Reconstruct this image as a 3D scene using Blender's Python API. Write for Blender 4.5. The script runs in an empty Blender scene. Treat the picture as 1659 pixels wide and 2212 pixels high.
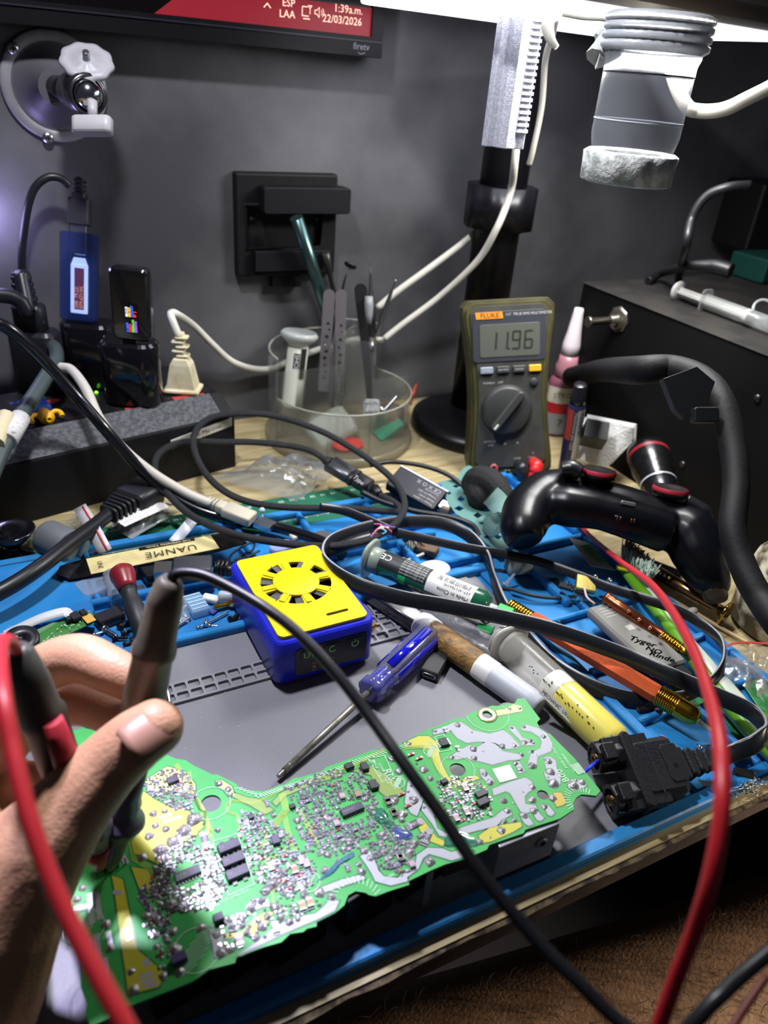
import bpy, math, random
from mathutils import Vector as V, Matrix as MX, noise
from mathutils.geometry import tessellate_polygon
random.seed(7)
sc = bpy.context.scene
COL = sc.collection
PI = math.pi
rad = math.radians

# ------------------------------------------------------------------ camera
FPX, PITCH, ROLL, YAW, CH = 1620.0, rad(30.5), rad(5.1), rad(29.0), 0.34
CF = V((math.sin(YAW)*math.cos(PITCH), math.cos(YAW)*math.cos(PITCH), -math.sin(PITCH)))
_r0 = V((math.cos(YAW), -math.sin(YAW), 0)); _u0 = _r0.cross(CF)
CR = _r0*math.cos(ROLL)+_u0*math.sin(ROLL)
CU = -_r0*math.sin(ROLL)+_u0*math.cos(ROLL)
CO = V((0, 0, CH))
cam_d = bpy.data.cameras.new('camera'); cam = bpy.data.objects.new('camera', cam_d); COL.objects.link(cam)
cm = MX.Identity(4)
for i in range(3):
    cm[i][0] = CR[i]; cm[i][1] = CU[i]; cm[i][2] = -CF[i]; cm[i][3] = CO[i]
cam.matrix_world = cm
cam_d.sensor_width = 36; cam_d.lens = FPX/2212*36; cam_d.clip_start = 0.01; cam_d.clip_end = 20
cam_d.dof.use_dof = True; cam_d.dof.focus_distance = 0.45; cam_d.dof.aperture_fstop = 8.5
sc.camera = cam

# ------------------------------------------------------------------ world, lights, exposure
w = bpy.data.worlds.new('world'); sc.world = w; w.use_nodes = True
w.node_tree.nodes['Background'].inputs[0].default_value = (0.024, 0.026, 0.033, 1)
w.node_tree.nodes['Background'].inputs[1].default_value = 1.0
sc.view_settings.view_transform = 'Standard'; sc.view_settings.look = 'None'
sc.view_settings.exposure = 0.0; sc.view_settings.gamma = 1.0

def aim(o, frm, to):
    o.location = frm
    o.rotation_euler = (V(to)-V(frm)).to_track_quat('-Z', 'Y').to_euler()
def light(name, kind, loc, to, energy, color, size=0.1, spot=None, blend=0.5):
    d = bpy.data.lights.new(name, kind); d.energy = energy; d.color = color
    if kind == 'AREA': d.shape = 'DISK'; d.size = size
    elif kind in ('POINT', 'SPOT'): d.shadow_soft_size = size
    if kind == 'SPOT': d.spot_size = spot; d.spot_blend = blend
    o = bpy.data.objects.new(name, d); COL.objects.link(o); aim(o, loc, to); return o
light('desk_lamp_light', 'AREA', (0.07, 0.445, 0.64), (0.11, 0.27, 0.0), 4.9, (0.93, 0.94, 1.0), 0.05)
light('work_spot_light', 'SPOT', (0.03, 0.48, 0.60), (-0.02, 0.165, 0.03), 32.0, (0.72, 0.67, 1.0), 0.02, rad(30), 1.0)
light('magnifier_lamp_light', 'AREA', (0.46, 0.47, 0.372), (0.40, 0.40, 0.0), 2.6, (1.0, 0.98, 0.95), 0.12)
light('violet_glow_light', 'POINT', (0.002, 0.722, 0.208), (0, 0, 0), 0.30, (0.52, 0.45, 1.0), 0.02)

light('leg_fill_spot', 'SPOT', (0.95, -0.40, 0.30), (0.50, 0.10, -0.22), 115.0, (1.0, 0.86, 0.70), 0.06, rad(46), 1.0)  # added fill spot, aimed below the desk to brighten the bare leg
# ------------------------------------------------------------------ picture rays -> places
def ray(px, py): return CF*FPX + CR*(px-829.5) - CU*(py-1106)
def P(px, py, z=0.003):
    d = ray(px, py); return CO + d*((z-CH)/d.z)
def D(px, py, dep): return CO + ray(px, py)*(dep/FPX)
def PY(px, py, y): 
    d = ray(px, py); return CO + d*(y/d.y)
def PX(px, py, x):
    d = ray(px, py); return CO + d*(x/d.x)

# ------------------------------------------------------------------ materials
def lin(c):
    if isinstance(c, str):
        c = c.lstrip('#'); c = [int(c[i:i+2], 16)/255 for i in (0, 2, 4)]
        return tuple((x/12.92 if x <= .04045 else ((x+.055)/1.055)**2.4) for x in c)+(1,)
    return tuple(c)+(1,)
_mc = {}
def mat(c, rough=.5, metal=0, trans=0, emit=0, c2=None, scale=40, bump=0, bscale=None, coat=0, ior=1.45, alpha=1, sss=0, lo=.4, hi=.6, stretch=None, thin=False, spec=None):
    key = (c, rough, metal, trans, emit, c2, scale, bump, bscale, coat, ior, alpha, sss, lo, hi, stretch, thin, spec)
    if key in _mc: return _mc[key]
    m = bpy.data.materials.new('mat_'+str(len(_mc))); m.use_nodes = True
    nt = m.node_tree; N = nt.nodes; L = nt.links; b = N['Principled BSDF']
    b.inputs['Base Color'].default_value = lin(c)
    b.inputs['Roughness'].default_value = rough; b.inputs['Metallic'].default_value = metal
    b.inputs['Transmission Weight'].default_value = trans; b.inputs['IOR'].default_value = ior
    b.inputs['Coat Weight'].default_value = coat; b.inputs['Alpha'].default_value = alpha
    if spec is not None: b.inputs['Specular IOR Level'].default_value = spec
    if sss:
        b.inputs['Subsurface Weight'].default_value = sss; b.inputs['Subsurface Radius'].default_value = (1, .35, .2); b.inputs['Subsurface Scale'].default_value = .006
    if emit:
        b.inputs['Emission Color'].default_value = lin(c); b.inputs['Emission Strength'].default_value = emit
    tc = None
    def coords():
        tc = N.new('ShaderNodeTexCoord'); mp = N.new('ShaderNodeMapping'); L.new(tc.outputs['Object'], mp.inputs[0])
        if stretch: mp.inputs['Scale'].default_value = stretch
        return mp
    if c2:
        mp = coords(); n = N.new('ShaderNodeTexNoise'); n.inputs['Scale'].default_value = scale; n.inputs['Detail'].default_value = 6
        L.new(mp.outputs[0], n.inputs['Vector']); r = N.new('ShaderNodeValToRGB')
        r.color_ramp.elements[0].position = lo; r.color_ramp.elements[1].position = hi
        r.color_ramp.elements[0].color = lin(c); r.color_ramp.elements[1].color = lin(c2)
        L.new(n.outputs['Fac'], r.inputs[0]); L.new(r.outputs[0], b.inputs['Base Color'])
        if emit: L.new(r.outputs[0], b.inputs['Emission Color'])
    if bump:
        mp = coords(); n = N.new('ShaderNodeTexNoise'); n.inputs['Scale'].default_value = bscale or scale*4; n.inputs['Detail'].default_value = 4
        L.new(mp.outputs[0], n.inputs['Vector']); bp = N.new('ShaderNodeBump'); bp.inputs['Strength'].default_value = bump; bp.inputs['Distance'].default_value = .001
        L.new(n.outputs['Fac'], bp.inputs['Height']); L.new(bp.outputs[0], b.inputs['Normal'])
    _mc[key] = m; return m

# ------------------------------------------------------------------ mesh builder
def FR(o, x=None, z=None, y=None):
    """frame at o: x axis (hint) and z axis"""
    o = V(o); z = V(z or (0, 0, 1)).normalized(); x = V(x or (1, 0, 0)); x = (x - z*x.dot(z))
    if x.length < 1e-6: x = V((0, 1, 0)).cross(z)
    x.normalize(); y = z.cross(x); m = MX.Identity(4)
    for i in range(3): m[i][0] = x[i]; m[i][1] = y[i]; m[i][2] = z[i]; m[i][3] = o[i]
    return m
def AX(a, b, up=(0, 0, 1)):
    """frame with its z axis running from a to b, x as near up as can be"""
    a = V(a); b = V(b); return FR(a, x=up, z=(b-a))
def spline(pts, sub=8, closed=False):
    pts = [V(p) for p in pts]; n = len(pts); out = []
    rng = n if closed else n-1
    for i in range(rng):
        p1 = pts[i]; p2 = pts[(i+1) % n]
        p0 = pts[i-1] if (i > 0 or closed) else p1*2-p2
        p3 = pts[(i+2) % n] if (i+2 < n or closed) else p2*2-p1
        for k in range(sub):
            t = k/sub
            out.append(.5*((2*p1)+(-p0+p2)*t+(2*p0-5*p1+4*p2-p3)*t*t+(-p0+3*p1-3*p2+p3)*t**3))
    if not closed: out.append(pts[-1])
    return out
def _interp(vals, n):
    if not isinstance(vals, (list, tuple)): return [vals]*n
    return [vals[min(int(i/(n-1)*(len(vals)-1)), len(vals)-2)]*(1-fr)+vals[min(int(i/(n-1)*(len(vals)-1)), len(vals)-2)+1]*fr
            for i in range(n) for fr in [i/(n-1)*(len(vals)-1)-min(int(i/(n-1)*(len(vals)-1)), len(vals)-2)]]
class M:
    def __init__(s, T=None): s.v = []; s.f = []; s.mi = []; s.sm = []; s.T = T or MX.Identity(4)
    def add(s, vs, fs, mi=0, smooth=False, T=None):
        T = s.T @ T if T is not None else s.T; b = len(s.v)
        s.v += [T @ V(v) for v in vs]
        for k, f in enumerate(fs):
            s.f.append([b+i for i in f]); s.mi.append(mi[k] if isinstance(mi, list) else mi); s.sm.append(smooth[k] if isinstance(smooth, list) else smooth)
        return s
    def box(s, c, sz, mi=0, T=None, top=None):
        x, y, z = c; a, b, h = [q/2 for q in sz]; t = top or (1, 1)
        vs = [(x+i*a*(t[0] if k > 0 else 1), y+j*b*(t[1] if k > 0 else 1), z+k*h) for k in (-1, 1) for i, j in ((-1, -1), (1, -1), (1, 1), (-1, 1))]
        return s.add(vs, [(3, 2, 1, 0), (4, 5, 6, 7), (0, 1, 5, 4), (1, 2, 6, 5), (2, 3, 7, 6), (3, 0, 4, 7)], mi, False, T)
    def rbox(s, c, sz, r=.002, mi=0, T=None, ch=.0006, n=5):
        """box with rounded vertical corners and chamfered rims"""
        x, y, z = c; a, b, h = [q/2 for q in sz]; r = min(r, a*.999, b*.999)
        pl = []
        for (cx, cy, a0) in ((a-r, b-r, 0), (-a+r, b-r, 90), (-a+r, -b+r, 180), (a-r, -b+r, 270)):
            for k in range(n+1):
                an = rad(a0+90*k/n); pl.append((cx, cy, math.cos(an), math.sin(an)))
        ch = min(ch, h*.9, r)
        rings = []
        for (zz, rr) in ((-h, r-ch), (-h+ch, r), (h-ch, r), (h, r-ch)):
            rings.append([(x+p[0]+p[2]*rr, y+p[1]+p[3]*rr, z+zz) for p in pl])
        m = len(pl); vs = sum(rings, []); fs = []
        for k in range(3):
            for i in range(m): fs.append((k*m+i, k*m+(i+1) % m, (k+1)*m+(i+1) % m, (k+1)*m+i))
        sm = [True]*len(fs)
        fs.append(tuple(range(m-1, -1, -1))); fs.append(tuple(3*m+i for i in range(m)))
        return s.add(vs, fs, mi, [False]*len(fs) if r < .0004 else sm[:0]+[k // m == 1 for k in range(3*m)]+[False, False], T)
    def prism(s, poly, z0, z1, mi=0, T=None, holes=(), side_mi=None, bottom=True):
        """poly: 2D points (or 3D, z dropped); extruded from z0 to z1"""
        loops = [[(p[0], p[1]) for p in poly]]+[[(p[0], p[1]) for p in h] for h in holes]
        ar = sum(a[0]*b[1]-b[0]*a[1] for a, b in zip(loops[0], loops[0][1:]+loops[0][:1]))
        if ar < 0: loops[0].reverse()
        flat = [p for l in loops for p in l]; n = len(flat)
        tris = tessellate_polygon([[V((p[0]*1000, p[1]*1000, 0)) for p in l] for l in loops])
        vs = [(p[0], p[1], z1) for p in flat]+[(p[0], p[1], z0) for p in flat]; fs = []; mis = []
        for t in tris:
            a, b, c = [flat[i] for i in t]
            if (b[0]-a[0])*(c[1]-a[1])-(b[1]-a[1])*(c[0]-a[0]) < 0: t = t[::-1]
            fs.append(tuple(t)); mis.append(mi)
            if bottom: fs.append(tuple(i+n for i in t[::-1])); mis.append(mi)
        o = 0
        for li, l in enumerate(loops):
            k = len(l)
            for i in range(k):
                a, b = o+i, o+(i+1) % k
                fs.append((a+n, b+n, b, a)); mis.append(mi if side_mi is None else side_mi)
            o += k
        return s.add(vs, fs, mis, False, T)
    def lathe(s, prof, n=24, mi=0, T=None, smooth=True, sx=1, sy=1, a0=0, a1=360, ripple=None, cap=True):
        """prof: (radius, z) pairs about z"""
        vs = []; fs = []; full = (a1-a0) >= 360; m = n if full else n+1
        for (r, z) in prof:
            for i in range(m):
                an = rad(a0+(a1-a0)*i/n); rr = r*(1+(ripple[0]*math.cos(ripple[1]*an) if ripple else 0))
                vs.append((rr*math.cos(an)*sx, rr*math.sin(an)*sy, z))
        mis = []
        for k in range(len(prof)-1):
            for i in range(n):
                j = (i+1) % m
                fs.append((k*m+i, k*m+j, (k+1)*m+j, (k+1)*m+i)); mis.append(mi[k] if isinstance(mi, list) else mi)
        sm = [smooth]*len(fs)
        if full and cap:
            if prof[0][0] > 1e-6: fs.append(tuple(range(m-1, -1, -1))); mis.append(mis[0]); sm.append(False)
            if prof[-1][0] > 1e-6: fs.append(tuple((len(prof)-1)*m+i for i in range(m))); mis.append(mis[-1] if not isinstance(mi, list) else mi[-1]); sm.append(False)
        return s.add(vs, fs, mis, sm, T)
    def cyl(s, a, b, r0, r1=None, n=16, mi=0):
        a = V(a); b = V(b); r1 = r0 if r1 is None else r1
        return s.lathe([(r0, 0), (r1, (b-a).length)], n, mi, AX(a, b))
    def sphere(s, c, r, mi=0, n=12, T=None, half=False, sc=(1, 1, 1)):
        pr = []; k = n//2
        for i in range(k+1):
            a = -PI/2+PI*i/k if not half else PI/2*i/k
            pr.append((max(r*math.cos(a), 0), r*math.sin(a)))
        t = MX.Translation(V(c)) @ MX.Diagonal((sc[0], sc[1], sc[2], 1))
        return s.lathe(pr, n, mi, (T @ t) if T is not None else t)
    def tube(s, pts, r, n=10, mi=0, sub=8, closed=False, up=None, sect=None, smooth=True, cap=True):
        """swept tube along a smoothed path; sect = custom cross-section [(a, b)] (a along 'up')"""
        pts = spline(pts, sub, closed) if sub > 1 else [V(p) for p in pts]
        k = len(pts); rr = _interp(r, k)
        tang = [((pts[(i+1) % k] if (closed or i < k-1) else pts[i])-(pts[i-1] if (closed or i > 0) else pts[i])).normalized() for i in range(k)]
        ref = V(up) if up is not None else (V((0, 0, 1)) if abs(tang[0].z) < .9 else V((1, 0, 0)))
        ref = (ref-tang[0]*ref.dot(tang[0])).normalized(); vs = []; fs = []
        for i in range(k):
            t = tang[i]
            if up is not None and not callable(up): a = V(up)-t*V(up).dot(t)
            else: a = ref-t*ref.dot(t)
            if a.length > 1e-5: ref = a.normalized()
            bb = t.cross(ref)
            if sect:
                for (p, q) in sect: vs.append(pts[i]+ref*p*rr[i]+bb*q*rr[i])
            else:
                for j in range(n):
                    an = 2*PI*j/n; vs.append(pts[i]+(ref*math.cos(an)+bb*math.sin(an))*rr[i])
        m = len(sect) if sect else n; mis = []
        for i in range(k if closed else k-1):
            i2 = (i+1) % k
            for j in range(m):
                fs.append((i*m+j, i*m+(j+1) % m, i2*m+(j+1) % m, i2*m+j)); mis.append(mi[j] if isinstance(mi, list) else mi)
        sm = [smooth]*len(fs)
        if not closed and cap:
            fs.append(tuple(range(m-1, -1, -1))); fs.append(tuple((k-1)*m+j for j in range(m))); sm += [False]*2; mis += [mis[0]]*2
        return s.add(vs, fs, mis, sm)
    def strip(s, pts, wd, z=0, mi=0, T=None, closed=False, h=None):
        """flat band of width wd along 2D points"""
        pts = [V((p[0], p[1])) for p in pts]; k = len(pts); L = []; R = []
        for i in range(k):
            a = pts[i-1] if (i > 0 or closed) else pts[i]; b = pts[(i+1) % k] if (i < k-1 or closed) else pts[i]
            d1 = (pts[i]-a); d2 = (b-pts[i])
            if d1.length < 1e-9: d1 = d2
            if d2.length < 1e-9: d2 = d1
            n1 = V((-d1.y, d1.x)).normalized(); n2 = V((-d2.y, d2.x)).normalized(); nn = n1+n2
            if nn.length < 1e-6: nn = n1
            nn.normalize(); q = wd/2/max(nn.dot(n1), .45)
            L.append(pts[i]+nn*q); R.append(pts[i]-nn*q)
        vs = [(p.x, p.y, z) for p in L]+[(p.x, p.y, z) for p in R]
        fs = [(i, i+k, (i+1) % k+k, (i+1) % k) for i in range(k if closed else k-1)]
        return s.add(vs, [f for f in fs], mi, False, T)
    def text(s, t, T, size, mi=0, align='LEFT', squash=1.0, spacing=1.0, shear=0.0):
        """lettering in the frame's xy plane"""
        c = bpy.data.curves.new('lettering', 'FONT'); c.body = t; c.size = size; c.align_x = align; c.align_y = 'CENTER'; c.resolution_u = 2
        c.space_character = spacing; c.shear = shear
        o = bpy.data.objects.new('lettering', c); me = bpy.data.meshes.new_from_object(o)
        s.add([(v.co.x*squash, v.co.y, v.co.z) for v in me.vertices], [tuple(p.vertices) for p in me.polygons], mi, False, T)
        bpy.data.objects.remove(o); bpy.data.curves.remove(c); bpy.data.meshes.remove(me); return s
WM = {}
def _tag(o, label, cat, group, kind):
    if label: o['label'] = label
    if cat: o['category'] = cat
    if group: o['group'] = group
    if kind: o['kind'] = kind
def thing(name, label, cat, T=None, group=None):
    o = bpy.data.objects.new(name, None); COL.objects.link(o); o.empty_display_size = .01
    T = T if T is not None else MX.Identity(4)
    if not isinstance(T, MX): T = MX.Translation(V(T))
    o.matrix_world = T; WM[o.name] = T.copy(); _tag(o, label, cat, group, None); return o
def build(m, name, mats, parent=None, label=None, cat=None, group=None, kind=None, bevel=0, sub=0, remesh=0, smooth_it=0, solid=0):
    me = bpy.data.meshes.new(name)
    if parent is not None: base = WM[parent.name]
    else:
        c = sum(m.v, V((0, 0, 0)))/max(len(m.v), 1); c.z = min(v.z for v in m.v); base = MX.Translation(c)
    inv = base.inverted()
    me.from_pydata([tuple(inv @ v) for v in m.v], [], m.f)
    for mt in (mats if isinstance(mats, (list, tuple)) else [mats]): me.materials.append(mt)
    me.polygons.foreach_set('material_index', m.mi); me.polygons.foreach_set('use_smooth', [bool(x) for x in m.sm]); me.update()
    o = bpy.data.objects.new(name, me); COL.objects.link(o)
    if parent is not None: o.parent = parent; WM[o.name] = base
    else: o.matrix_world = base; WM[o.name] = base
    _tag(o, label, cat, group, kind)
    if remesh:
        r = o.modifiers.new('r', 'REMESH'); r.mode = 'VOXEL'; r.voxel_size = remesh; r.use_smooth_shade = True
        if smooth_it: q = o.modifiers.new('s', 'SMOOTH'); q.iterations = smooth_it; q.factor = .6
    if solid: q = o.modifiers.new('w', 'SOLIDIFY'); q.thickness = solid; q.offset = 0
    if bevel:
        q = o.modifiers.new('b', 'BEVEL'); q.width = bevel; q.segments = 2; q.limit_method = 'ANGLE'; q.angle_limit = rad(40)
    if sub: q = o.modifiers.new('u', 'SUBSURF'); q.levels = sub; q.render_levels = sub
    return o
I4 = MX.Identity(4)
def arc(cx, cy, r, a0, a1, n=10, ry=None):
    ry = r if ry is None else ry
    return [(cx+r*math.cos(rad(a0+(a1-a0)*i/n)), cy+ry*math.sin(rad(a0+(a1-a0)*i/n))) for i in range(n+1)]

# common materials
BLACK = mat('#101114', .45); BLACKG = mat('#0b0c10', .18); RUB = mat('#15161a', .6); DARK = mat('#222327', .55)
STEEL = mat('#b9bcc2', .28, 1); CHROME = mat('#e4e6ea', .12, 1); GOLD = mat('#d8a83c', .22, 1); WHITE = mat('#e4e2dc', .5)
INK = mat('#141414', .6); PRW = mat('#cfd0cf', .6); CREAM = mat('#d9d3c2', .5)
# ------------------------------------------------------------------ the setting
WY = 0.738
m = M(); m.box((.55, WY+.02, .35), (2.6, .04, 2.2))
build(m, 'wall_back', mat('#363639', .6, c2='#666668', scale=6, lo=.40, hi=.72, bump=.25, bscale=25), kind='structure')
m = M(); m.box((.4, .2, -.76), (3, 3, .02)); build(m, 'floor', mat('#131318', .7), kind='structure')
# worktop with a ragged front edge
def wood_mat():
    m = bpy.data.materials.new('light_wood'); m.use_nodes = True; nt = m.node_tree; N = nt.nodes; L = nt.links; b = N['Principled BSDF']
    tc = N.new('ShaderNodeTexCoord'); mp = N.new('ShaderNodeMapping'); mp.inputs['Scale'].default_value = (6, 60, 20); L.new(tc.outputs['Object'], mp.inputs[0])
    n = N.new('ShaderNodeTexNoise'); n.inputs['Scale'].default_value = 2.2; n.inputs['Detail'].default_value = 8; n.inputs['Distortion'].default_value = 1.2; L.new(mp.outputs[0], n.inputs['Vector'])
    r = N.new('ShaderNodeValToRGB'); e = r.color_ramp.elements; e[0].position = .35; e[1].position = .62
    e[0].color = lin('#8c7c58'); e[1].color = lin('#ab9d76'); L.new(n.outputs['Fac'], r.inputs[0]); L.new(r.outputs[0], b.inputs['Base Color']); b.inputs['Roughness'].default_value = .45
    return m
wt = thing('worktop', 'light wood laminate desk top with a chipped brown front edge', 'worktop', (0.45, .42, 0))
m = M(); m.box((.55, .442, -.0015), (2.4, .586, .003)); build(m, 'laminate', wood_mat(), wt)
m = M(); m.box((.55, .445, -.0165), (2.4, .582, .027)); build(m, 'board_core', mat('#40312a', .8, c2='#2a201a', scale=30, bump=.8, bscale=120), wt)
m = M(); n = 260; vs = []; fs = []
for i in range(n):
    x = -.45+1.6*i/n; q = noise.noise(V((x*25, 0, 0)))*.002+noise.noise(V((x*110, 3, 0)))*.0018
    vs += [(x, .1535, -.0002), (x, .1465+q, -.0015+q*.3), (x, .1478+q*.5, -.0055-abs(q)), (x, .153, -.0075)]
for i in range(n-1):
    for k in range(3): a = i*4+k; fs.append((a, a+1, a+5, a+4))
m.add(vs, fs); build(m, 'torn_edging', mat('#5f5138', .8, c2='#221a14', scale=110, bump=1, bscale=300, lo=.42, hi=.58), wt, label='torn pale edge strip')

# ------------------------------------------------------------------ silicone repair mat
BLUE = mat('#1d6fae', .42, c2='#2a7cb8', scale=14, bump=.15, bscale=300, spec=.4); GREY = mat('#77777f', .5, c2='#6c6c74', scale=9, bump=.12, bscale=400)
X0, X1, Y0, Y1 = -.16, .425, .1545, .522; GX1 = .302; GY1 = .388
sm = thing('repair_mat', 'blue silicone repair mat with compartments and a grey working field', 'mat', (.1, .34, 0))
m = M(); m.box(((X0+X1)/2, (Y0+Y1)/2, .0011), (X1-X0, Y1-Y0, .0021)); build(m, 'base', BLUE, sm)
m = M(); m.prism([(X0+.01, .163), (GX1-.004, .163), (GX1, .168), (GX1, GY1), (X0+.01, GY1)], .0021, .0032); build(m, 'work_field', GREY, sm, label='grey work field')
m = M()
wl = .0095
def wall(x0, y0, x1, y1, h=wl): m.rbox(((x0+x1)/2, (y0+y1)/2, (h+.0015)/2), (x1-x0, y1-y0, h-.0015), .0015, ch=.001)
wall(X0, Y0, X1, .1625, .0075)                    # front lip
wall(X0, Y1-.006, X1, Y1)                         # rear lip
wall(X1-.006, Y0, X1, Y1); 
wall(GX1+.004, .1625, GX1+.011, GY1, .0062)       # beside the grey field
wall(X0, GY1, GX1+.011, GY1+.006)                 # screw tray front
wall(X0, .447, .30, .452)                         # screw tray back
wall(.355, .1625, .359, .33, .0075)
for y in (.215, .262, .315): wall(GX1+.011, y, X1-.006, y+.004, .0075)
wall(.262, GY1, .267, Y1); wall(.345, .33, .35, Y1)
for x in (.028, .145, .20): wall(x, .452, x+.004, Y1-.006)
wall(.267, .405, .345, .41); wall(.35, .40, X1, .404); wall(.35, .455, X1, .459); wall(.267, .465, .345, .469)
build(m, 'compartment_wall', BLUE, sm)
m = M()
m.prism([(-.12, .455), (-.12, .512), (.024, .512), (.026, .508), (.026, .436), (.022, .433), (-.004, .431), (-.008, .436), (-.026, .438), (-.03, .432), (-.12, .43)], .002, .0105)
build(m, 'raised_pad', BLUE, sm, bevel=.0015)
# pocket strips in the grey field (magnetic screw strip)
m = M()
def pockets(x0, x1, yb, rows, pw, ph, g, T=None):
    hs = []; nx = int((x1-x0-g)/(pw+g)); W = nx*(pw+g)+g; H = rows*(ph+g)+g
    for i in range(nx):
        for j in range(rows):
            cx = x0+g+i*(pw+g)+pw/2; cy = yb+g+j*(ph+g)+ph/2; r = .001; pl = []
            for (sx, sy, a0) in ((1, 1, 0), (-1, 1, 90), (-1, -1, 180), (1, -1, 270)):
                for k in range(3): an = rad(a0+45*k); pl.append((cx+sx*(pw/2-r)+r*math.cos(an), cy+sy*(ph/2-r)+r*math.sin(an)))
            hs.append(pl)
    m.prism([(x0, yb), (x0+W, yb), (x0+W, yb+H), (x0, yb+H)], .0032, .0052, holes=hs, T=T)
pockets(-.06, .118, .3375, 2, .0068, .0062, .0016)
pockets(.186, .232, .343, 3, .0072, .0066, .0018); pockets(.205, .262, .366, 2, .0062, .006, .0016)
build(m, 'pocket_strip', mat('#7a7a80', .5, bump=.2, bscale=300), sm, label='grey strip of small square pockets')


# green cutting mat with ruler marks beneath and behind
m = M(); m.box((.07, .53, .0012), (.44, .05, .0022)); 
cu = thing('cutting_mat', 'dark green cutting mat with white ruler numbers behind the blue mat', 'mat', (.1, .53, 0))
build(m, 'sheet', mat('#155c42', .6), cu)
m = M()
for i in range(45):
    x = -.14+i*.01; L = .012 if i % 1 == 0 else .006; m.strip([(x, .508+.006), (x, .508+.006+L)], .0004, .00238)
    if i % 1 == 0 and .522: m.text(str(320-10*(i-10)) if i < 14 else str(max(310-10*(i-8), 10)), FR((x+.001, .5475, .00238), x=(-1, 0, 0)), .0052)
m.strip([(-.14, .516), (.285, .516)], .0005, .00239)
build(m, 'ruler_marks', mat('#c9d6cc', .6), cu)
# ------------------------------------------------------------------ power supply board, solder side up
ZB = 0.0315
def pb(x, y): q = P(x, y, ZB); return (q.x, q.y)
def k4(*pts): return [pb(780+.3255*a, 1480+.3255*b) for a, b in pts]     # measured on enlarged crops of the photograph
def k3(*pts): return [pb(380+.3014*a, 1600+.3014*b) for a, b in pts]
def k2(*pts): return [pb(.3014*a, 1650+.3014*b) for a, b in pts]
def k5(*pts): return [pb(500+.3617*a, 1800+.3617*b) for a, b in pts]
board = thing('circuit_board', 'large green power supply circuit board lying solder side up on the grey mat', 'circuit board', (.11, .2, 0))
outline = [pb(*p) for p in [(135,1584),(181,1572),(250,1590),(300,1606),(355,1628),(380,1639),(401,1642),(419,1654),(461,1674),(467,1672),(498,1687),(510,1693),(513,1699),(535,1707),(567,1710),(580,1707),(603,1696),(615,1695),(636,1680),(651,1679),(696,1665),(705,1657),(757,1639),(805,1620),(817,1621),(844,1613),(880,1603),(904,1584),(988,1550),(1005,1553),(1008,1543),(1063,1524),(1073,1525),(1112,1519),(1118,1509),(1133,1508),(1167,1553),(1160,1560),(1168,1577),(1175,1586),(1187,1584),(1213,1610),(1239,1636),(1297,1708),(1288,1719),(1268,1717),(1256,1716),(1246,1722),(1238,1735),(1240,1748),(1210,1768),(1135,1792),(1131,1800),(1100,1810),(1057,1825),(1052,1835),(1008,1854),(962,1867),(933,1879),(883,1903),(884,1911),(840,1925),(811,1936),(797,1933),(789,1928),(768,1925),(752,1934),(744,1955),(724,1972),(684,1992),(684,2001),(663,2006),(655,2013),(627,2017),(608,2035),(569,2046),(511,2068),(507,2080),(452,2094),(416,2120),(289,2170),(262,2176),(235,2200),(196,2216),(184,2192),(188,2168),(175,2132),(169,2012),(154,1951),(146,1873),(163,1846),(120,1700)]]
def circ(p, r, n=20, ry=None): return [(p[0]+r*math.cos(2*PI*i/n), p[1]+(ry or r)*math.sin(2*PI*i/n)) for i in range(n)]
h1 = k4((640, 560))[0]; h2 = k4((838, 198))[0]; h3 = k4((1205, 728))[0]; h4 = k2((1512, 283))[0]
GRN = mat('#2f9c46', .5, c2='#37a84e', scale=30); 
m = M(); m.prism(outline, ZB-.0013, ZB, holes=[circ(h1, .0042), circ(h2, .0026), circ(h3, .0029), circ(h4, .0048)])
build(m, 'substrate', GRN, board)
DG = mat('#14713a', .4); TIN = mat('#a9abb5', .55, .05); YG = mat('#a6ab32', .42); OL = mat('#7f9a45', .42); YL = mat('#cfc02c', .4)
z1, z2 = ZB+.00006, ZB+.00014
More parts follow.
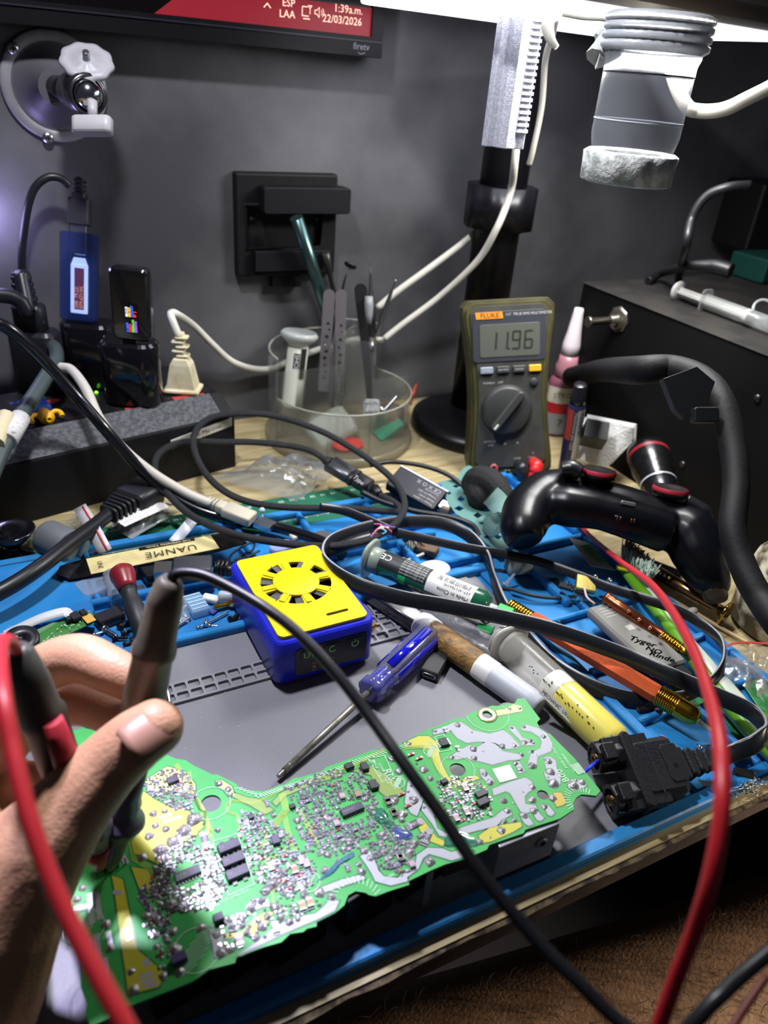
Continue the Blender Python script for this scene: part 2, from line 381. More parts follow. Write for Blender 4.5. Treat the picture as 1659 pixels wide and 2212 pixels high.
pours = [
 (0, k4((610,250),(660,245),(700,270),(740,300),(850,325),(940,300),(985,330),(1050,400),(1030,420),(960,425),(890,385),(780,375),(700,385),(640,355),(610,320),(600,300),(480,330),(475,300),(560,275))),
 (0, k4((600,470),(640,440),(720,400),(770,415),(830,375),(890,390),(940,440),(1040,460),(1070,480),(1050,495),(980,500),(870,530),(780,505),(740,505),(700,480),(640,495),(590,490))),
 (0, k4((1060,275),(1100,265),(1180,290),(1230,320),(1270,390),(1260,440),(1170,475),(1160,550),(1115,550),(1110,510),(1130,450),(1190,420),(1200,380),(1190,350),(1130,310),(1070,300))),
 (0, k4((985,275),(1015,275),(1070,350),(1140,370),(1150,400),(1070,400),(1060,370),(990,300))),
 (0, k4((1215,480),(1250,475),(1290,500),(1300,560),(1325,600),(1320,660),(1290,685),(1250,670),(1230,620),(1215,590),(1230,560),(1220,520))),
 (0, k4((1370,650),(1400,625),(1480,630),(1495,665),(1480,680),(1400,700),(1375,680))),
 (0, k4((870,690),(1000,640),(1090,615),(1130,640),(1155,690),(1110,710),(1085,740),(1090,790),(1160,800),(1170,830),(1090,850),(1060,840),(990,720),(960,705),(880,735))),
 (0, k4((470,830),(505,950),(560,985),(700,935),(780,910),(880,880),(915,850),(940,830),(990,830),(1000,860),(930,900),(900,935),(720,980),(600,1015),(520,1000),(470,920),(400,830),(410,780))),
 (0, k4((310,640),(350,600),(390,640),(415,740),(400,800),(370,870),(330,850),(290,780),(300,700))),
 (0, k4((370,1130),(440,1080),(540,1085),(600,1110),(690,1085),(740,1100),(700,1135),(600,1165),(450,1120),(410,1150),(380,1220),(300,1280),(200,1310),(110,1300),(60,1210),(90,1200),(150,1270),(240,1280),(330,1240),(360,1190))),
 (0, k4((1050,860),(1085,850),(1130,900),(1145,925),(1110,935),(1085,920))), (0, k4((1130,835),(1160,825),(1215,885),(1190,905),(1165,895))), (0, k4((1210,800),(1240,795),(1285,850),(1265,870),(1240,865))),
 (0, k4((1020,510),(1045,505),(1085,570),(1050,590))), (0, k4((785,560),(810,555),(885,640),(850,665),(800,610))),
 (1, k4((780,1000),(850,950),(930,930),(1000,920),(1060,910),(1065,940),(1010,975),(860,1040),(800,1050))),
 (3, k4((1280,715),(1330,715),(1360,775),(1345,795),(1300,810),(1270,750))),
 (1, k4((280,385),(380,340),(450,340),(500,380),(530,510),(580,610),(640,640),(760,600),(790,620),(650,665),(570,640),(500,560),(450,420),(300,410))),
 (2, k4((895,170),(960,160),(1010,130),(1060,140),(1070,175),(1010,185),(905,205))),
 (1, k4((360,900),(400,880),(440,930),(500,1010),(560,1040),(540,1070),(440,1030),(400,980))),
 (0, k3((1320,830),(1390,790),(1440,900),(1470,980),(1560,1000),(1659,940),(1659,1010),(1540,1040),(1430,1010),(1400,950),(1370,900))),
 (0, k3((1020,1060),(1180,1000),(1330,960),(1360,990),(1240,1030),(1060,1090))),
 (0, k3((440,1540),(600,1430),(700,1340),(800,1290),(900,1260),(1000,1240),(1060,1190),(1100,1140),(1170,1150),(1140,1220),(1000,1290),(900,1330),(760,1390),(640,1450),(470,1530))),
 (0, k3((500,1190),(560,1130),(640,1140),(660,1180),(560,1220),(510,1220))), (0, k3((370,1330),(420,1270),(490,1250),(510,1290),(430,1360),(390,1370))), (0, k3((250,1380),(310,1370),(350,1540),(290,1550))),
 (1, k3((540,1300),(620,1240),(700,1230),(640,1330),(560,1380),(360,1420),(350,1390),(480,1370))),
 (4, k3((400,370),(520,410),(600,420),(700,500),(640,530),(540,470),(400,400))), (4, k3((690,440),(760,370),(1010,280),(1150,240),(1180,260),(1020,300),(780,400),(720,470))),
 (4, k3((1270,220),(1370,170),(1560,280),(1640,380),(1500,400),(1440,350),(1400,250))),
 (2, k3((285,290),(330,285),(400,330),(420,390),(380,400),(340,350),(290,325))),
 (1, k3((0,450),(60,490),(170,560),(200,620),(120,680),(0,760))),
 (0, k3((120,520),(160,525),(185,590),(150,615),(100,590),(60,540))),
 (1, k2((1030,200),(1110,260),(1250,330),(1460,420),(1400,520),(1240,600),(1130,720),(1050,680),(960,640),(940,560),(1010,480),(1000,300))),
 (2, k2((1040,120),(1200,20),(1330,60),(1400,150),(1400,220),(1250,200),(1060,200))),
 (1, k2((800,800),(880,830),(980,1330),(1180,1500),(1140,1600),(920,1660),(900,1500),(870,1300),(820,900))),
 (1, k2((940,740),(1060,760),(1110,900),(1000,900))),
 (0, k2((1500,1190),(1590,1200),(1610,1360),(1540,1390))),
]
m = M()
for kind, pl in pours: m.strip(pl, .0014, z1, 0, closed=True)
build(m, 'mask_channel_line', DG, board, label='dark green channels round the copper areas')  # the board's own dark green outline round each copper pour
PMAT = [TIN, mat('#b9b52e', .42), mat('#c3cf7c', .45), mat('#b59b1a', .4), OL]
for pi_, (kind, pl) in enumerate(pours):
    m = M(); m.prism(pl, z1, z2+pi_*.000003, 0, bottom=False); build(m, 'copper_pour', PMAT[kind], board)
# long thick bars of tinned copper at the left end
m = M()
for a, b, wd in (((640,930),(660,1150),26),((690,920),(720,1120),26),((640,1250),(660,1480),30),((690,1220),(720,1520),30),((750,1390),(770,1560),30),((775,1200),(790,1300),26),((1000,940),(1170,1160),34),((810,920),(870,930),26),((530,1040),(620,1020),26),((1000,1530),(1100,1500),20),((1010,1570),(1110,1540),20),((1030,1600),(1130,1580),20),((1140,390),(1230,360),20),((1170,420),(1300,380),20),((900,1180),(930,1260),30),((870,650),(910,720),30),((1040,1400),(1060,1450),30)):
    p, q = k2(a, b); m.strip([p, q], wd*.3014*.00026, ZB+.00025)
bars = build(m, 'tinned_bar', mat('#b4b4c0', .3, .3), board, kind='stuff', label='bright tinned copper bars')
def inpoly(p, pl):
    c = False; n = len(pl)
    for i in range(n):
        a, b = pl[i], pl[(i+1) % n]
        if (a[1] > p[1]) != (b[1] > p[1]) and p[0] < (b[0]-a[0])*(p[1]-a[1])/(b[1]-a[1])+a[0]: c = not c
    return c
# screen printing, traces and hatching
SILK = mat('#bfe0c4', .6); TR = mat('#a5c04a', .45); zs = ZB+.00034
m = M()
def traces(path, n, gap, wd=.0003, mi=0):
    p = [V(q) for q in path]
    for j in range(n):
        out = []
        for i in range(len(p)):
            a = p[max(i-1, 0)]; b = p[min(i+1, len(p)-1)]; d = (b-a).normalized(); out.append(p[i]+V((-d.y, d.x))*gap*(j-(n-1)/2))
        m.strip(out, wd, ZB+.00030, mi)
traces(k4((290,415),(410,410),(450,440),(540,600),(560,640),(640,690)), 4, .0007)
traces(k3((250,700),(200,520),(130,400),(100,300),(20,200),(0,170)), 4, .0006)
traces(k3((780,340),(640,420),(550,450),(400,430),(360,470),(370,510),(440,540),(480,690)), 2, .0008)
traces(k3((760,380),(790,500),(700,620)), 5, .0007); traces(k3((780,540),(800,640),(860,800)), 3, .0008)
traces(k3((890,500),(1010,740)), 4, .0006); traces(k3((640,620),(650,720),(600,780)), 4, .0006)
traces(k3((800,760),(760,820),(650,850),(620,930)), 2, .0007); traces(k3((700,1180),(690,1090),(760,1010)), 2, .0008)
traces(k2((1350,60),(1370,200),(1450,330),(1510,500)), 4, .0007); traces(k2((940,560),(960,680),(1060,740),(1100,860),(1070,930)), 4, .0007)
traces(k2((1280,620),(1200,700),(1180,800)), 3, .0007); traces(k3((950,300),(1100,240),(1300,170),(1500,60)), 3, .0006)
traces(k3((0,700),(120,690),(180,640)), 4, .0007); traces(k4((650,700),(760,650),(830,680)), 3, .0006)
build(m, 'trace', TR, board, kind='stuff', label='fine pale green copper traces')
m = M()
def hatch(p0, p1, n, dx, dy, wd=.0004):
    p0 = V(p0); p1 = V(p1)
    for i in range(n):
        q = p0.lerp(p1, i/(n-1)); e_ = q+V((dx, -dy))
        if inpoly(q, outline) and inpoly(e_, outline): m.strip([q, e_], wd, zs)
a, b = k3((560,395), (900,285)); hatch(a, b, 18, .002, .0024)
a, b = k3((900,285), (1240,160)); hatch(a, b, 18, .002, .0024)
a, b = k3((1240,150), (1640,25)); hatch(a, b, 20, .002, .0024)
a, b = k3((430,345), (560,395)); hatch(a, b, 6, .003, .001)
for (cx, cy), r in ((k3((150,1500))[0], .0092), (k3((1590,300))[0], .0035), (k3((950,1010))[0], .005), (k2((600,1180))[0], .008), (k4((465,440))[0], .004)):
    for i in range(9):
        t = -1+2*(i+.5)/9; q = r*math.sqrt(1-t*t); m.strip([(cx-q*.8+t*r*.55, cy+t*r*.8-q*.3), (cx+q*.8+t*r*.55, cy+t*r*.8+q*.3)], .0003, zs)
    m.strip(circ((cx, cy), r), .0003, zs, closed=True)
for c_, r in ((h1, .0088), (h4, .0092), (h2, .012)):
    cp = circ(c_, r, 40)
    for k in range(40):
        if inpoly(cp[k], outline) and inpoly(cp[(k+1) % 40], outline): m.strip([cp[k], cp[(k+1) % 40]], .00025, zs)
for i in range(16):                                                      # ruled arcs round the two edge notches
    for c_, r0, r1, a0, a1 in ((k4((1470,775))[0], .0062, .0096, 70, 250), (k3((1290,1165))[0], .009, .0125, 15, 175)):
        for a_q in (rad(360*i/16), rad(360*(i+.5)/16)):
            u0_, u1_ = (c_[0]+r0*math.cos(a_q), c_[1]+r0*math.sin(a_q)), (c_[0]+r1*math.cos(a_q+.1), c_[1]+r1*math.sin(a_q+.1))
            if inpoly(u0_, outline) and inpoly(u1_, outline): m.strip([u0_, u1_], .0003, zs)
def box2(pts): m.strip(pts, .0003, zs, closed=True)
box2(k4((45,490),(155,468),(215,600),(140,645))); box2(k3((265,725),(440,668),(562,1030),(378,1112))); box2(k4((490,345),(550,330),(600,430),(520,445))); box2(k4((1390,535),(1440,520),(1485,580),(1440,595)))
for i in range(6): a, b = k4((1395+8*i,530-i*1),(1440+8*i,590-i)); m.strip([a, b], .0004, zs)
bx = (V(pb(1288,1719))-V(pb(1133,1508))).normalized(); bd = V((bx.x, bx.y, 0))      # direction of the right-hand board edge
tx = V(pb(1120,1515))-V(pb(620,1710)); txd = V((tx.x, tx.y, 0)).normalized()
def btxt(s_, p, size, d=None): m.text(s_, FR((p[0], p[1], zs), x=d if d is not None else -bd), size, spacing=1.05)
btxt('B00', pb(1225,1690), .0052); btxt('PWB t=1.2mm', pb(1224,1660), .0024); btxt('2940200802', pb(1242,1668), .0024)
btxt('COMPATIBLE', k4((120,520))[0], .0022, bd); btxt('94V-0  LTD', k4((80,500))[0], .0022, bd); btxt('UL', k4((60,480))[0], .004, bd)
btxt('RU', k4((165,560))[0], .0055, bd); btxt('IC1', k4((470,395))[0], .0018); btxt('IC31', k3((275,705))[0], .002, -txd)
for s_, q in (('ICS3 ICS2',(520,1070)),('IC51 IC52',(440,1105)),('RD31',(310,1170)),('RD32',(270,1185)),('ZD2',(700,760)),('R63',(960,300)),('IC11',(1190,500)),('R85 R83',(1560,960)),('C71',(870,1150)),('R74',(1210,880)),('L91',(760,1110)),('D12',(480,560)),('R12',(920,480)),('C51',(1290,770)),('R21',(700,930)),('R58',(1060,590)),('R62',(1380,650)),('C13',(980,1140))):
    btxt(s_, k3(q)[0], .0017, -txd)
build(m, 'screen_print', SILK, board, kind='stuff', label='pale screen printed marks and lettering')
m = M(); m.prism(k4((870,560),(985,530),(1035,620),(920,650)), ZB, zs); build(m, 'blank_label', mat('#dcdcda', .6), board, label='small square white label')

# solder joints: irregular shiny domes
SOLD = mat('#c9c7c7', .3, .7, c2='#98949a', scale=500, bump=.5, bscale=1400); 
def dome(m, p, r, h=.7):
    n = 9; pr = []
    ph = random.random()*6; k = random.choice((3, 4, 5))
    vs = []; fs = []
    for i, (rr, zz) in enumerate(((1.15, 0), (1, .25), (.72, .6), (.35, .9), (0.12, 1.15))):
        for j in range(n):
            a = 2*PI*j/n; q = r*rr*(1+.14*math.sin(k*a+ph)+.07*random.random()); vs.append((p[0]+q*math.cos(a), p[1]+q*math.sin(a), ZB+r*h*zz))
    for i in range(4):
        for j in range(n): fs.append((i*n+j, i*n+(j+1) % n, (i+1)*n+(j+1) % n, (i+1)*n+j))
    fs.append(tuple(4*n+j for j in range(n))); m.add(vs, fs, 0, True)
J4 = [(490,305,15),(640,265,22),(810,440,8),(735,315,7),(745,425,24),(750,485,22),(602,478,18),(937,405,22),(1015,402,18),(1062,462,18),(1085,380,20),(1122,370,18),(1140,385,12),(1000,285,12),(1080,278,15),(1210,342,18),(1130,440,18),(1160,465,8),(1138,535,26),(1240,505,26),(1255,575,30),(1240,612,10),(1275,650,34),(1410,665,34),(1465,645,24),(1425,632,12),(1025,520,18),(1055,558,20),(820,590,20),(855,645,22),(785,660,18),(1135,675,22),(1135,760,26),(1270,750,26),(1075,712,8),(945,765,24),(970,835,22),(1010,785,8),(1080,865,24),(1145,835,24),(1215,805,22),(950,905,18),(1015,895,18),(930,965,26),(855,1012,10),(790,1040,20),(840,200,0),(985,160,14),(1050,155,14),(315,390,20),(205,485,28),(255,570,28),(415,560,28),(460,620,20),(350,765,30),(220,765,30),(275,855,30),(310,708,12),(270,895,20),(455,1170,30),(660,1100,16),(355,1050,26),(320,1110,28),(270,1265,9),(60,1150,20),(150,1110,20),(20,1100,24),(235,1085,18),(290,1045,18),(360,660,24),(130,1045,18),(20,760,18),(40,745,18)]
J3 = [(310,310,26),(375,350,26),(390,385,22),(700,535,20),(600,530,22),(760,680,24),(870,570,26),(885,625,22),(1010,505,22),(1060,495,22),(1020,560,22),(1075,545,22),(1240,720,26),(1200,780,24),(1090,815,26),(1355,790,26),(1070,930,28),(1395,845,20),(1310,885,20),(1330,940,28),(1500,800,22),(1480,670,22),(755,950,28),(695,1030,36),(640,1080,30),(820,1035,26),(770,1090,22),(920,1105,26),(1030,1090,32),(1115,1120,28),(560,1150,18),(620,1150,26),(540,1205,26),(710,1195,30),(405,1330,24),(470,1280,28),(610,1335,26),(655,1265,24),(750,1265,24),(815,1300,26),(575,1410,24),(510,1380,22),(450,1440,24),(390,1500,22),(290,1390,26),(325,1520,32),(185,1340,26),(360,1280,22),(845,1225,22),(1160,860,18),(300,640,20)]
J2 = [(1390,400,50),(1320,480,45),(1240,560,42),(1150,620,42),(1020,670,30),(1100,360,26),(1180,340,22),(1270,310,24),(1190,470,26),(1070,520,30),(1115,445,24),(570,745,22),(760,1150,26),(790,1320,24),(1230,1000,26),(1050,1090,24),(1130,1110,22),(1240,1200,24),(960,1620,28),(1170,1520,24),(1290,1490,26),(940,1490,22),(590,890,22),(555,970,22),(1250,1330,34),(600,1300,20),(1120,1230,20)]
allj = []
for L, fn in ((J4, k4), (J3, k3), (J2, k2)):
    for (a, b, r) in L:
        if r: allj.append((fn((a, b))[0], max(r*.000078, .0006) if fn is k4 else r*.000068))
allj.sort(key=lambda q: -q[1])
for i, (p, r) in enumerate(allj[:100]):
    m = M(); dome(m, p, r); build(m, 'solder_joint', SOLD, board)
rest = allj[100:]
# populated areas: little resistors, capacitors and joints
ics = []
def chip(p, L, W, H, mats_, nleg, d=txd, top='', name='integrated_circuit', lg=.0011):
    T = FR((p[0], p[1], ZB), x=d); ics.append((p, max(L, W)*.55))
    m = M(T); m.box((0, 0, H/2+.0003), (L, W, H), top=(.96, .94)); o = build(m, name, mats_, board, bevel=.0001)
    if nleg:
        m = M(T)
        for i in range(nleg):
            x = (i-(nleg-1)/2)*L*.92/nleg
            for sgn in (-1, 1): m.box((x, sgn*(W/2+lg/2), .0004), (L*.38/nleg, lg, .0006)); m.box((x, sgn*(W/2+.0001), .0008), (L*.34/nleg, .0003, .001))
        build(m, 'pin_row', CHROME, o, label='short shiny pins')
    if top:
        m = M(T); m.text(top, FR((-L*.42, 0, H+.00045)), W*.45, 0); build(m, 'marking', mat('#8f8ba0', .6), o)
CHIP = mat('#3b3748', .5, c2='#454055', scale=300)
chip(k3((1262,505))[0], .0118, .0042, .0018, CHIP, 8, top='DL0165'); chip(k2((1345,800))[0], .0112, .0044, .0018, CHIP, 7, top='AZ45'); chip(k4((548,388))[0], .0052, .0048, .0016, mat('#26262c', .5), 4, d=bd)
for q in ((382,772), (412,868), (442,962)): chip(k3(q)[0], .0102, .0047, .0024, CHIP, 2, top='51', name='optocoupler', lg=.002)
chip(k2((1240,125))[0], .0056, .004, .0016, CHIP, 4); chip(k3((1415,330))[0], .0052, .0042, .0022, mat('#33323a', .5), 1, d=bd, name='diode'); chip(k3((1350,200))[0], .0048, .0036, .0022, mat('#2b2a32', .5), 1, d=bd, name='diode'); chip(k3((1240,195))[0], .0046, .0034, .002, mat('#2b2a32', .5), 1, name='diode')
chip(k3((715,722))[0], .0046, .0036, .0018, mat('#4b4760', .5), 1, d=bd, name='transistor'); chip(k3((540,555))[0], .0028, .002, .0012, CHIP, 2, name='transistor'); chip(k3((835,480))[0], .003, .002, .0012, mat('#222228', .5), 2, name='transistor')
chip(k4((795,735))[0], .0064, .0036, .0024, mat('#3a3a40', .45), 1, name='diode'); chip(k4((805,790))[0], .0064, .0036, .0024, mat('#3a3a40', .45), 1, name='diode'); chip(k4((550,650))[0], .0034, .0026, .0018, mat('#2b2a32', .5), 1, name='transistor')
chip(k3((305,1290))[0], .0042, .0034, .003, mat('#3f3b58', .5), 0, name='transistor'); chip(k2((1285,1410))[0], .006, .0036, .0026, mat('#4a4370', .5), 0, name='transistor')
def smd(m, p, d, L, W, H, body, end):
    T = FR((p[0], p[1], ZB), x=d); m.box((0, 0, H/2), (L*.56, W, H), body, T)
    for s_ in (-1, 1):
        m.box((s_*L*.37, 0, H*.5), (L*.2, W*1.03, H*1.03), end, T); m.box((s_*L*.56, 0, H*.22), (L*.24, W*1.05, H*.45), end, T, top=(.5, .9))
RB = mat('#3d3a48', .4); RE = mat('#a8a6b0', .25, .9); MK = mat('#d5d2e0', .6)
def bigres(p, d, L, W, t):
    m = M(); smd(m, p, d, L, W, .0007, 0, 1); T = FR((p[0], p[1], ZB+.00075), x=d); m.text(t, T, W*.62, 2, align='CENTER'); build(m, 'chip_resistor', [RB, RE, MK], board, label='chip resistor marked '+t if t != 'IOI' else None)
bigres(k4((355,925))[0], txd, .0074, .0036, 'R012'); bigres(k4((435,1010))[0], -bd*.5-txd if False else (txd*-1+bd*.9), .0078, .0038, 'R012'); bigres(k2((1468,545))[0], bd, .0068, .0034, 'IOI')
ics += [(k4((355,925))[0], .004), (k4((435,1010))[0], .004), (k2((1468,545))[0], .004)]
SPOT3 = [(655,455),(940,355),(990,335),(895,375),(1120,250),(1322,245),(900,455),(940,437),(990,430),(1030,410),(1120,445),(1160,430),(1245,305),(1165,325),(685,605),(1405,595),(1285,640),(1325,612),(1345,685),(1092,722),(1050,740),(1130,690),(1165,690),(1055,640),(905,680),(945,770),(1230,915),(1530,900),(1575,890),(550,840),(600,975),(240,825),(205,830),(1110,620),(1220,640)]
resl = [(k3(q)[0], .0034, .0019) for q in SPOT3]+[(k4(q)[0], .0034, .002) for q in ((615,800),(590,855),(675,800),(640,890),(735,680),(620,735),(580,720),(795,845),(15,1000),(70,925),(225,1200),(190,1200),(400,1000),(560,300),(645,425))]
caps = [(k3(q)[0], c_) for q, c_ in (((680,915),0),((850,935),1),((935,890),0),((905,1195),1),((960,1170),1),((715,1350),0),((455,1440),0),((1520,445),1),((1562,520),1),((1600,840),0),((1190,405),0),((1300,390),1),((900,870),2),((1150,600),0))]+[(k4(q)[0], c_) for q, c_ in (((690,690),0),((700,850),0),((265,1150),0),((335,1195),0),((175,775),1),((215,855),1),((630,890),0))]
taken = [(p, r) for p, r in ics]
for p, L, W in resl:
    m = M(); smd(m, p, bd if random.random() < .75 else txd, L, W, .0008, 0, 1); m.box((0, 0, .00083), (L*.3, W*.55, .00008), 2, FR((p[0], p[1], ZB), x=bd)); build(m, 'chip_resistor', [mat('#45414f', .4), RE, mat('#aaa6b8', .6)], board); taken.append((p, .0016))
for p, c_ in caps:
    m = M(); smd(m, p, bd, .0042, .0026, .0017, 0, 1); build(m, 'chip_capacitor', [[mat('#b99aa6', .4), mat('#b5785a', .4), mat('#a9a596', .4)][c_], RE], board); taken.append((p, .002))
areas = [(k3((780,340),(1130,200),(1380,270),(1440,430),(1400,700),(1300,760),(1000,860),(880,560)), 230), (k3((460,500),(640,560),(760,620),(900,780),(1010,900),(960,1040),(700,1000),(560,960),(440,720)), 190),
         (k3((0,640),(200,700),(280,780),(380,1040),(200,1210),(0,1220)), 170), (k2((1030,130),(1200,30),(1330,60),(1400,200),(1380,330),(1250,330),(1060,210)), 130), (k2((1130,640),(1350,560),(1540,640),(1620,900),(1500,1050),(1230,1060),(1080,900)), 190),
         (k4((500,640),(720,600),(860,720),(860,860),(640,920),(560,900)), 90), (k4((40,820),(200,900),(330,1000),(360,1100),(330,1230),(150,1260),(60,1100),(0,1000)), 100), (k3((1000,560),(1300,620),(1370,700),(1060,820)), 60),
         (k3((340,1240),(900,1050),(1060,1180),(700,1380),(440,1500),(300,1500)), 70), (k2((1000,850),(1220,1000),(1280,1450),(1150,1500),(1050,1200)), 50), (k3((640,880),(1000,860),(980,1040),(820,1120),(560,1000)), 50), (k4((370,440),(430,640),(520,860),(480,900),(300,760)), 14)]
dots = M(); parts_ = M(); red = M()
for pl, cnt in areas:
    xs = [q[0] for q in pl]; ys = [q[1] for q in pl]; k = 0; tries = 0
    while k < cnt and tries < cnt*30:
        tries += 1; p = (random.uniform(min(xs), max(xs)), random.uniform(min(ys), max(ys)))
        if not inpoly(p, pl) or any((p[0]-q[0])**2+(p[1]-q[1])**2 < (r+.0006)**2 for q, r in taken): continue
        k += 1; u = random.random(); d = bd if random.random() < .6 else txd; taken.append((p, .0007))
        if u < .5: dome(dots, p, random.uniform(.00045, .00095), 1.0)
        elif u < .9: smd(parts_, p, d, random.uniform(.0018, .0027), random.uniform(.001, .0014), .0006, random.choice((0, 0, 1, 2)), 3)
        elif u < .93: smd(red, p, txd, .0026, .0008, .0006, 0, 1)
        else: dome(dots, p, random.uniform(.0009, .0013), .8)
for p, r in rest: dome(dots, p, r)
build(dots, 'small_solder_joint', SOLD, board, kind='stuff', label='crowded little solder joints')
build(parts_, 'tiny_chip_component', [mat('#4e4a60', .4), mat('#a99aae', .4), mat('#37333f', .4), RE], board, kind='stuff', label='crowded tiny chip components')
build(red, 'glass_diode', [mat('#a8242c', .3), RE], board, kind='stuff', label='tiny red glass diodes')
for q in ((330,465),(385,490),(265,730),(310,805)):
    p = k4(q)[0]; m = M(); smd(m, p, txd, .0036, .0011, .001, 0, 1); build(m, 'red_diode', [mat('#b0262c', .3), RE], board)
# pin hole ring at the far corner
m = M(); m.lathe([(.0028, 0), (.0058, 0), (.0056, .0004), (.0034, .0005), (.0028, .0002)], 20, 0, MX.Translation((h2[0], h2[1], ZB+.0001)), ripple=(.05, 11), cap=False); build(m, 'eyelet_ring', mat('#d8d6a8', .3, .6), board)
# smeared green varnish
GV = mat('#14604a', .1, c2='#1f7a5c', scale=500, coat=1, bump=1, bscale=900); BV = mat('#3c6f8e', .12, coat=1, bump=.6, bscale=900, alpha=.75)
def smear(pl, h, mt, name):
    pts = spline([V((p[0], p[1], 0)) for p in pl], 4, True); c = sum(pts, V())/len(pts); vs = [(p.x, p.y, ZB+.0003) for p in pts]+[(p.x*.5+c.x*.5, p.y*.5+c.y*.5, ZB+h) for p in pts]+[(c.x, c.y, ZB+h*1.1)]; n = len(pts)
    m = M(); m.add(vs, [(i, (i+1) % n, n+(i+1) % n, n+i) for i in range(n)]+[(n+i, n+(i+1) % n, 2*n) for i in range(n)], 0, True); build(m, name, mt, board)
smear(k4((90,840),(130,815),(175,850),(190,900),(230,930),(200,960),(140,930),(85,890)), .0016, GV, 'green_varnish_blob')
smear(k4((200,950),(260,950),(330,980),(340,1010),(270,1040),(220,1020)), .0012, mat('#3a4f8e', .15, coat=1, bump=1, bscale=900), 'blue_varnish_blob')
smear(k4((560,1010),(640,970),(720,1000),(780,1040),(760,1070),(640,1070),(560,1070)), .0006, GV, 'green_varnish_blob')
smear(k3((1010,1010),(1070,950),(1150,870),(1260,800),(1280,830),(1200,870),(1130,950),(1040,1000)), .0008, BV, 'blue_varnish_blob')
# what hangs beneath the board
HS = mat('#a4a6ae', .4, .25, bump=.1); DK = mat('#17171d', .6)
def wbox(pa, pb_, z0, z1_, thick, mt, name, label=None, bev=.0005):
    a = V((*pa, 0)); b = V((*pb_, 0)); d = (b-a); T = FR((a+b)/2+V((0, 0, 0)), x=d); m = M(T); m.box((0, thick/2, (z0+z1_)/2), (d.length, thick, z1_-z0)); return build(m, name, mt, board, label=label, bevel=bev), T
e0 = P(1062, 1905, .0036); e1 = P(1188, 1852, .0036)
hs, T = wbox((e0.x, e0.y), (e1.x, e1.y), .0034, ZB-.0014, .016, HS, 'heat_sink', 'bare aluminium heat sink plate')
m = M(T); m.lathe([(.0032, 0), (.003, .0012), (.0015, .0016)], 16, 0, FR((.008, 0, .0215), z=(0, -1, 0))); m.box((.008, -.0018, .0215), (.003, .0004, .0006), 1); m.box((.008, -.0018, .0215), (.0006, .0004, .003), 1); build(m, 'screw', [STEEL, INK], hs)
for a, b, z0, th, mt, nm in ((880, 1912, .012, .03, DK, 'transformer'), (760, 1965, .0045, .028, mat('#1c1a20', .5), 'capacitor_block'), (600, 2040, .006, .03, DK, 'coil_block'), (460, 2095, .006, .03, DK, 'connector_block'), (330, 2150, .0036, .03, DK, 'coil_block')):
    q = P(a, b, ZB); wbox((q.x, q.y+.004), (q.x+.026, q.y+.0085), z0, ZB-.0014, th, mt, nm)
q = P(968, 1868, ZB); q0 = P(1045, 1840, ZB); wbox((q.x, q.y+.002), (q0.x, q0.y+.002), .019, ZB-.0014, .012, mat('#4b4038', .6), 'terminal_strip')
q = P(935, 1885, ZB); m = M(); m.box((q.x, q.y+.002, .0145), (.0035, .001, .032)); build(m, 'metal_tab', HS, board)
for a, b in ((1100, 1530), (240, 1640), (500, 1760)):
    q = P(a, b, ZB); m = M(); m.lathe([(.006, .0033), (.0063, .004), (.0063, ZB-.002), (.006, ZB-.0014)], 20, 0, MX.Translation((q.x, q.y, 0))); build(m, 'capacitor', mat('#22242c', .4), board)
# probed pin cluster at the left end
m = M(); q = P(238, 1868, ZB); T = FR((q.x, q.y, ZB), x=txd)
m.box((0, 0, .002), (.007, .004, .004), 0); 
for x in (-.006, -.003, 0, .003, .006): m.cyl(T.inverted() @ (T @ V((x, -.0028, 0))), (x, -.0022, .0045), .0004, .0003, 6, 1)
m.T = T; m.v = [T @ v for v in m.v]; build(m, 'pin_header', [BLACK, RE], board)
# ------------------------------------------------------------------ objects lying on the mat
ZM = .0033
# UV curing lamp with fan
uv = thing('curing_lamp', 'small blue and yellow battery UV curing lamp with fan grille on top', 'lamp', (.149, .372, ZM))
BL = mat('#1b22b4', .35, c2='#2029c6', scale=60, bump=.1); YE = mat('#e2cf08', .4, c2='#d6c20a', scale=40, bump=.1)
T = FR((.1490, .3745, ZM), x=(1, .012, 0)); UW, UD, UH = .067, .094, .036
m = M(T); m.rbox((0, 0, UH/2+.0015), (UW, UD, UH-.003), .006, ch=.0012)
for i in (-1, 1):
    for j in (-1, 1): m.box((i*.024, j*.038, .0012), (.012, .01, .0024))
build(m, 'body', BL, uv)
m = M(T); hs_ = []
R1, R0 = .0235, .0145
for k in range(8):
    a0 = 45*k+11; a1 = 45*k+34+3
    hs_.append(arc(0, .006, R1, a0, a1, 6)+arc(0, .006, R0, a1-2, a0+2, 5))
W2, D2 = UW/2-.0035, UD/2-.0035
pl = []
for (sx, sy, a0) in ((1, 1, 0), (-1, 1, 90), (-1, -1, 180), (1, -1, 270)):
    for k in range(5): an = rad(a0+22.5*k); pl.append((sx*(W2-.004)+.004*math.cos(an), sy*(D2-.004)+.004*math.sin(an)))
slot = arc(.006, -.0335, .0012, 90, 270, 4)+[( .006+.013, -.0347)]+arc(.019, -.0335, .0012, -90, 90, 4)[1:]
m.prism(pl, UH+.0002, UH+.0022, holes=hs_+[slot]); build(m, 'grille_plate', YE, uv, label='yellow top plate with spoked fan opening', bevel=.0003)
m = M(T); m.lathe([(.0155, UH+.0022), (.0155, UH+.003), (.0148, UH+.0033), (0, UH+.0033)], 40, 0, MX.Translation((0, .006, 0)))
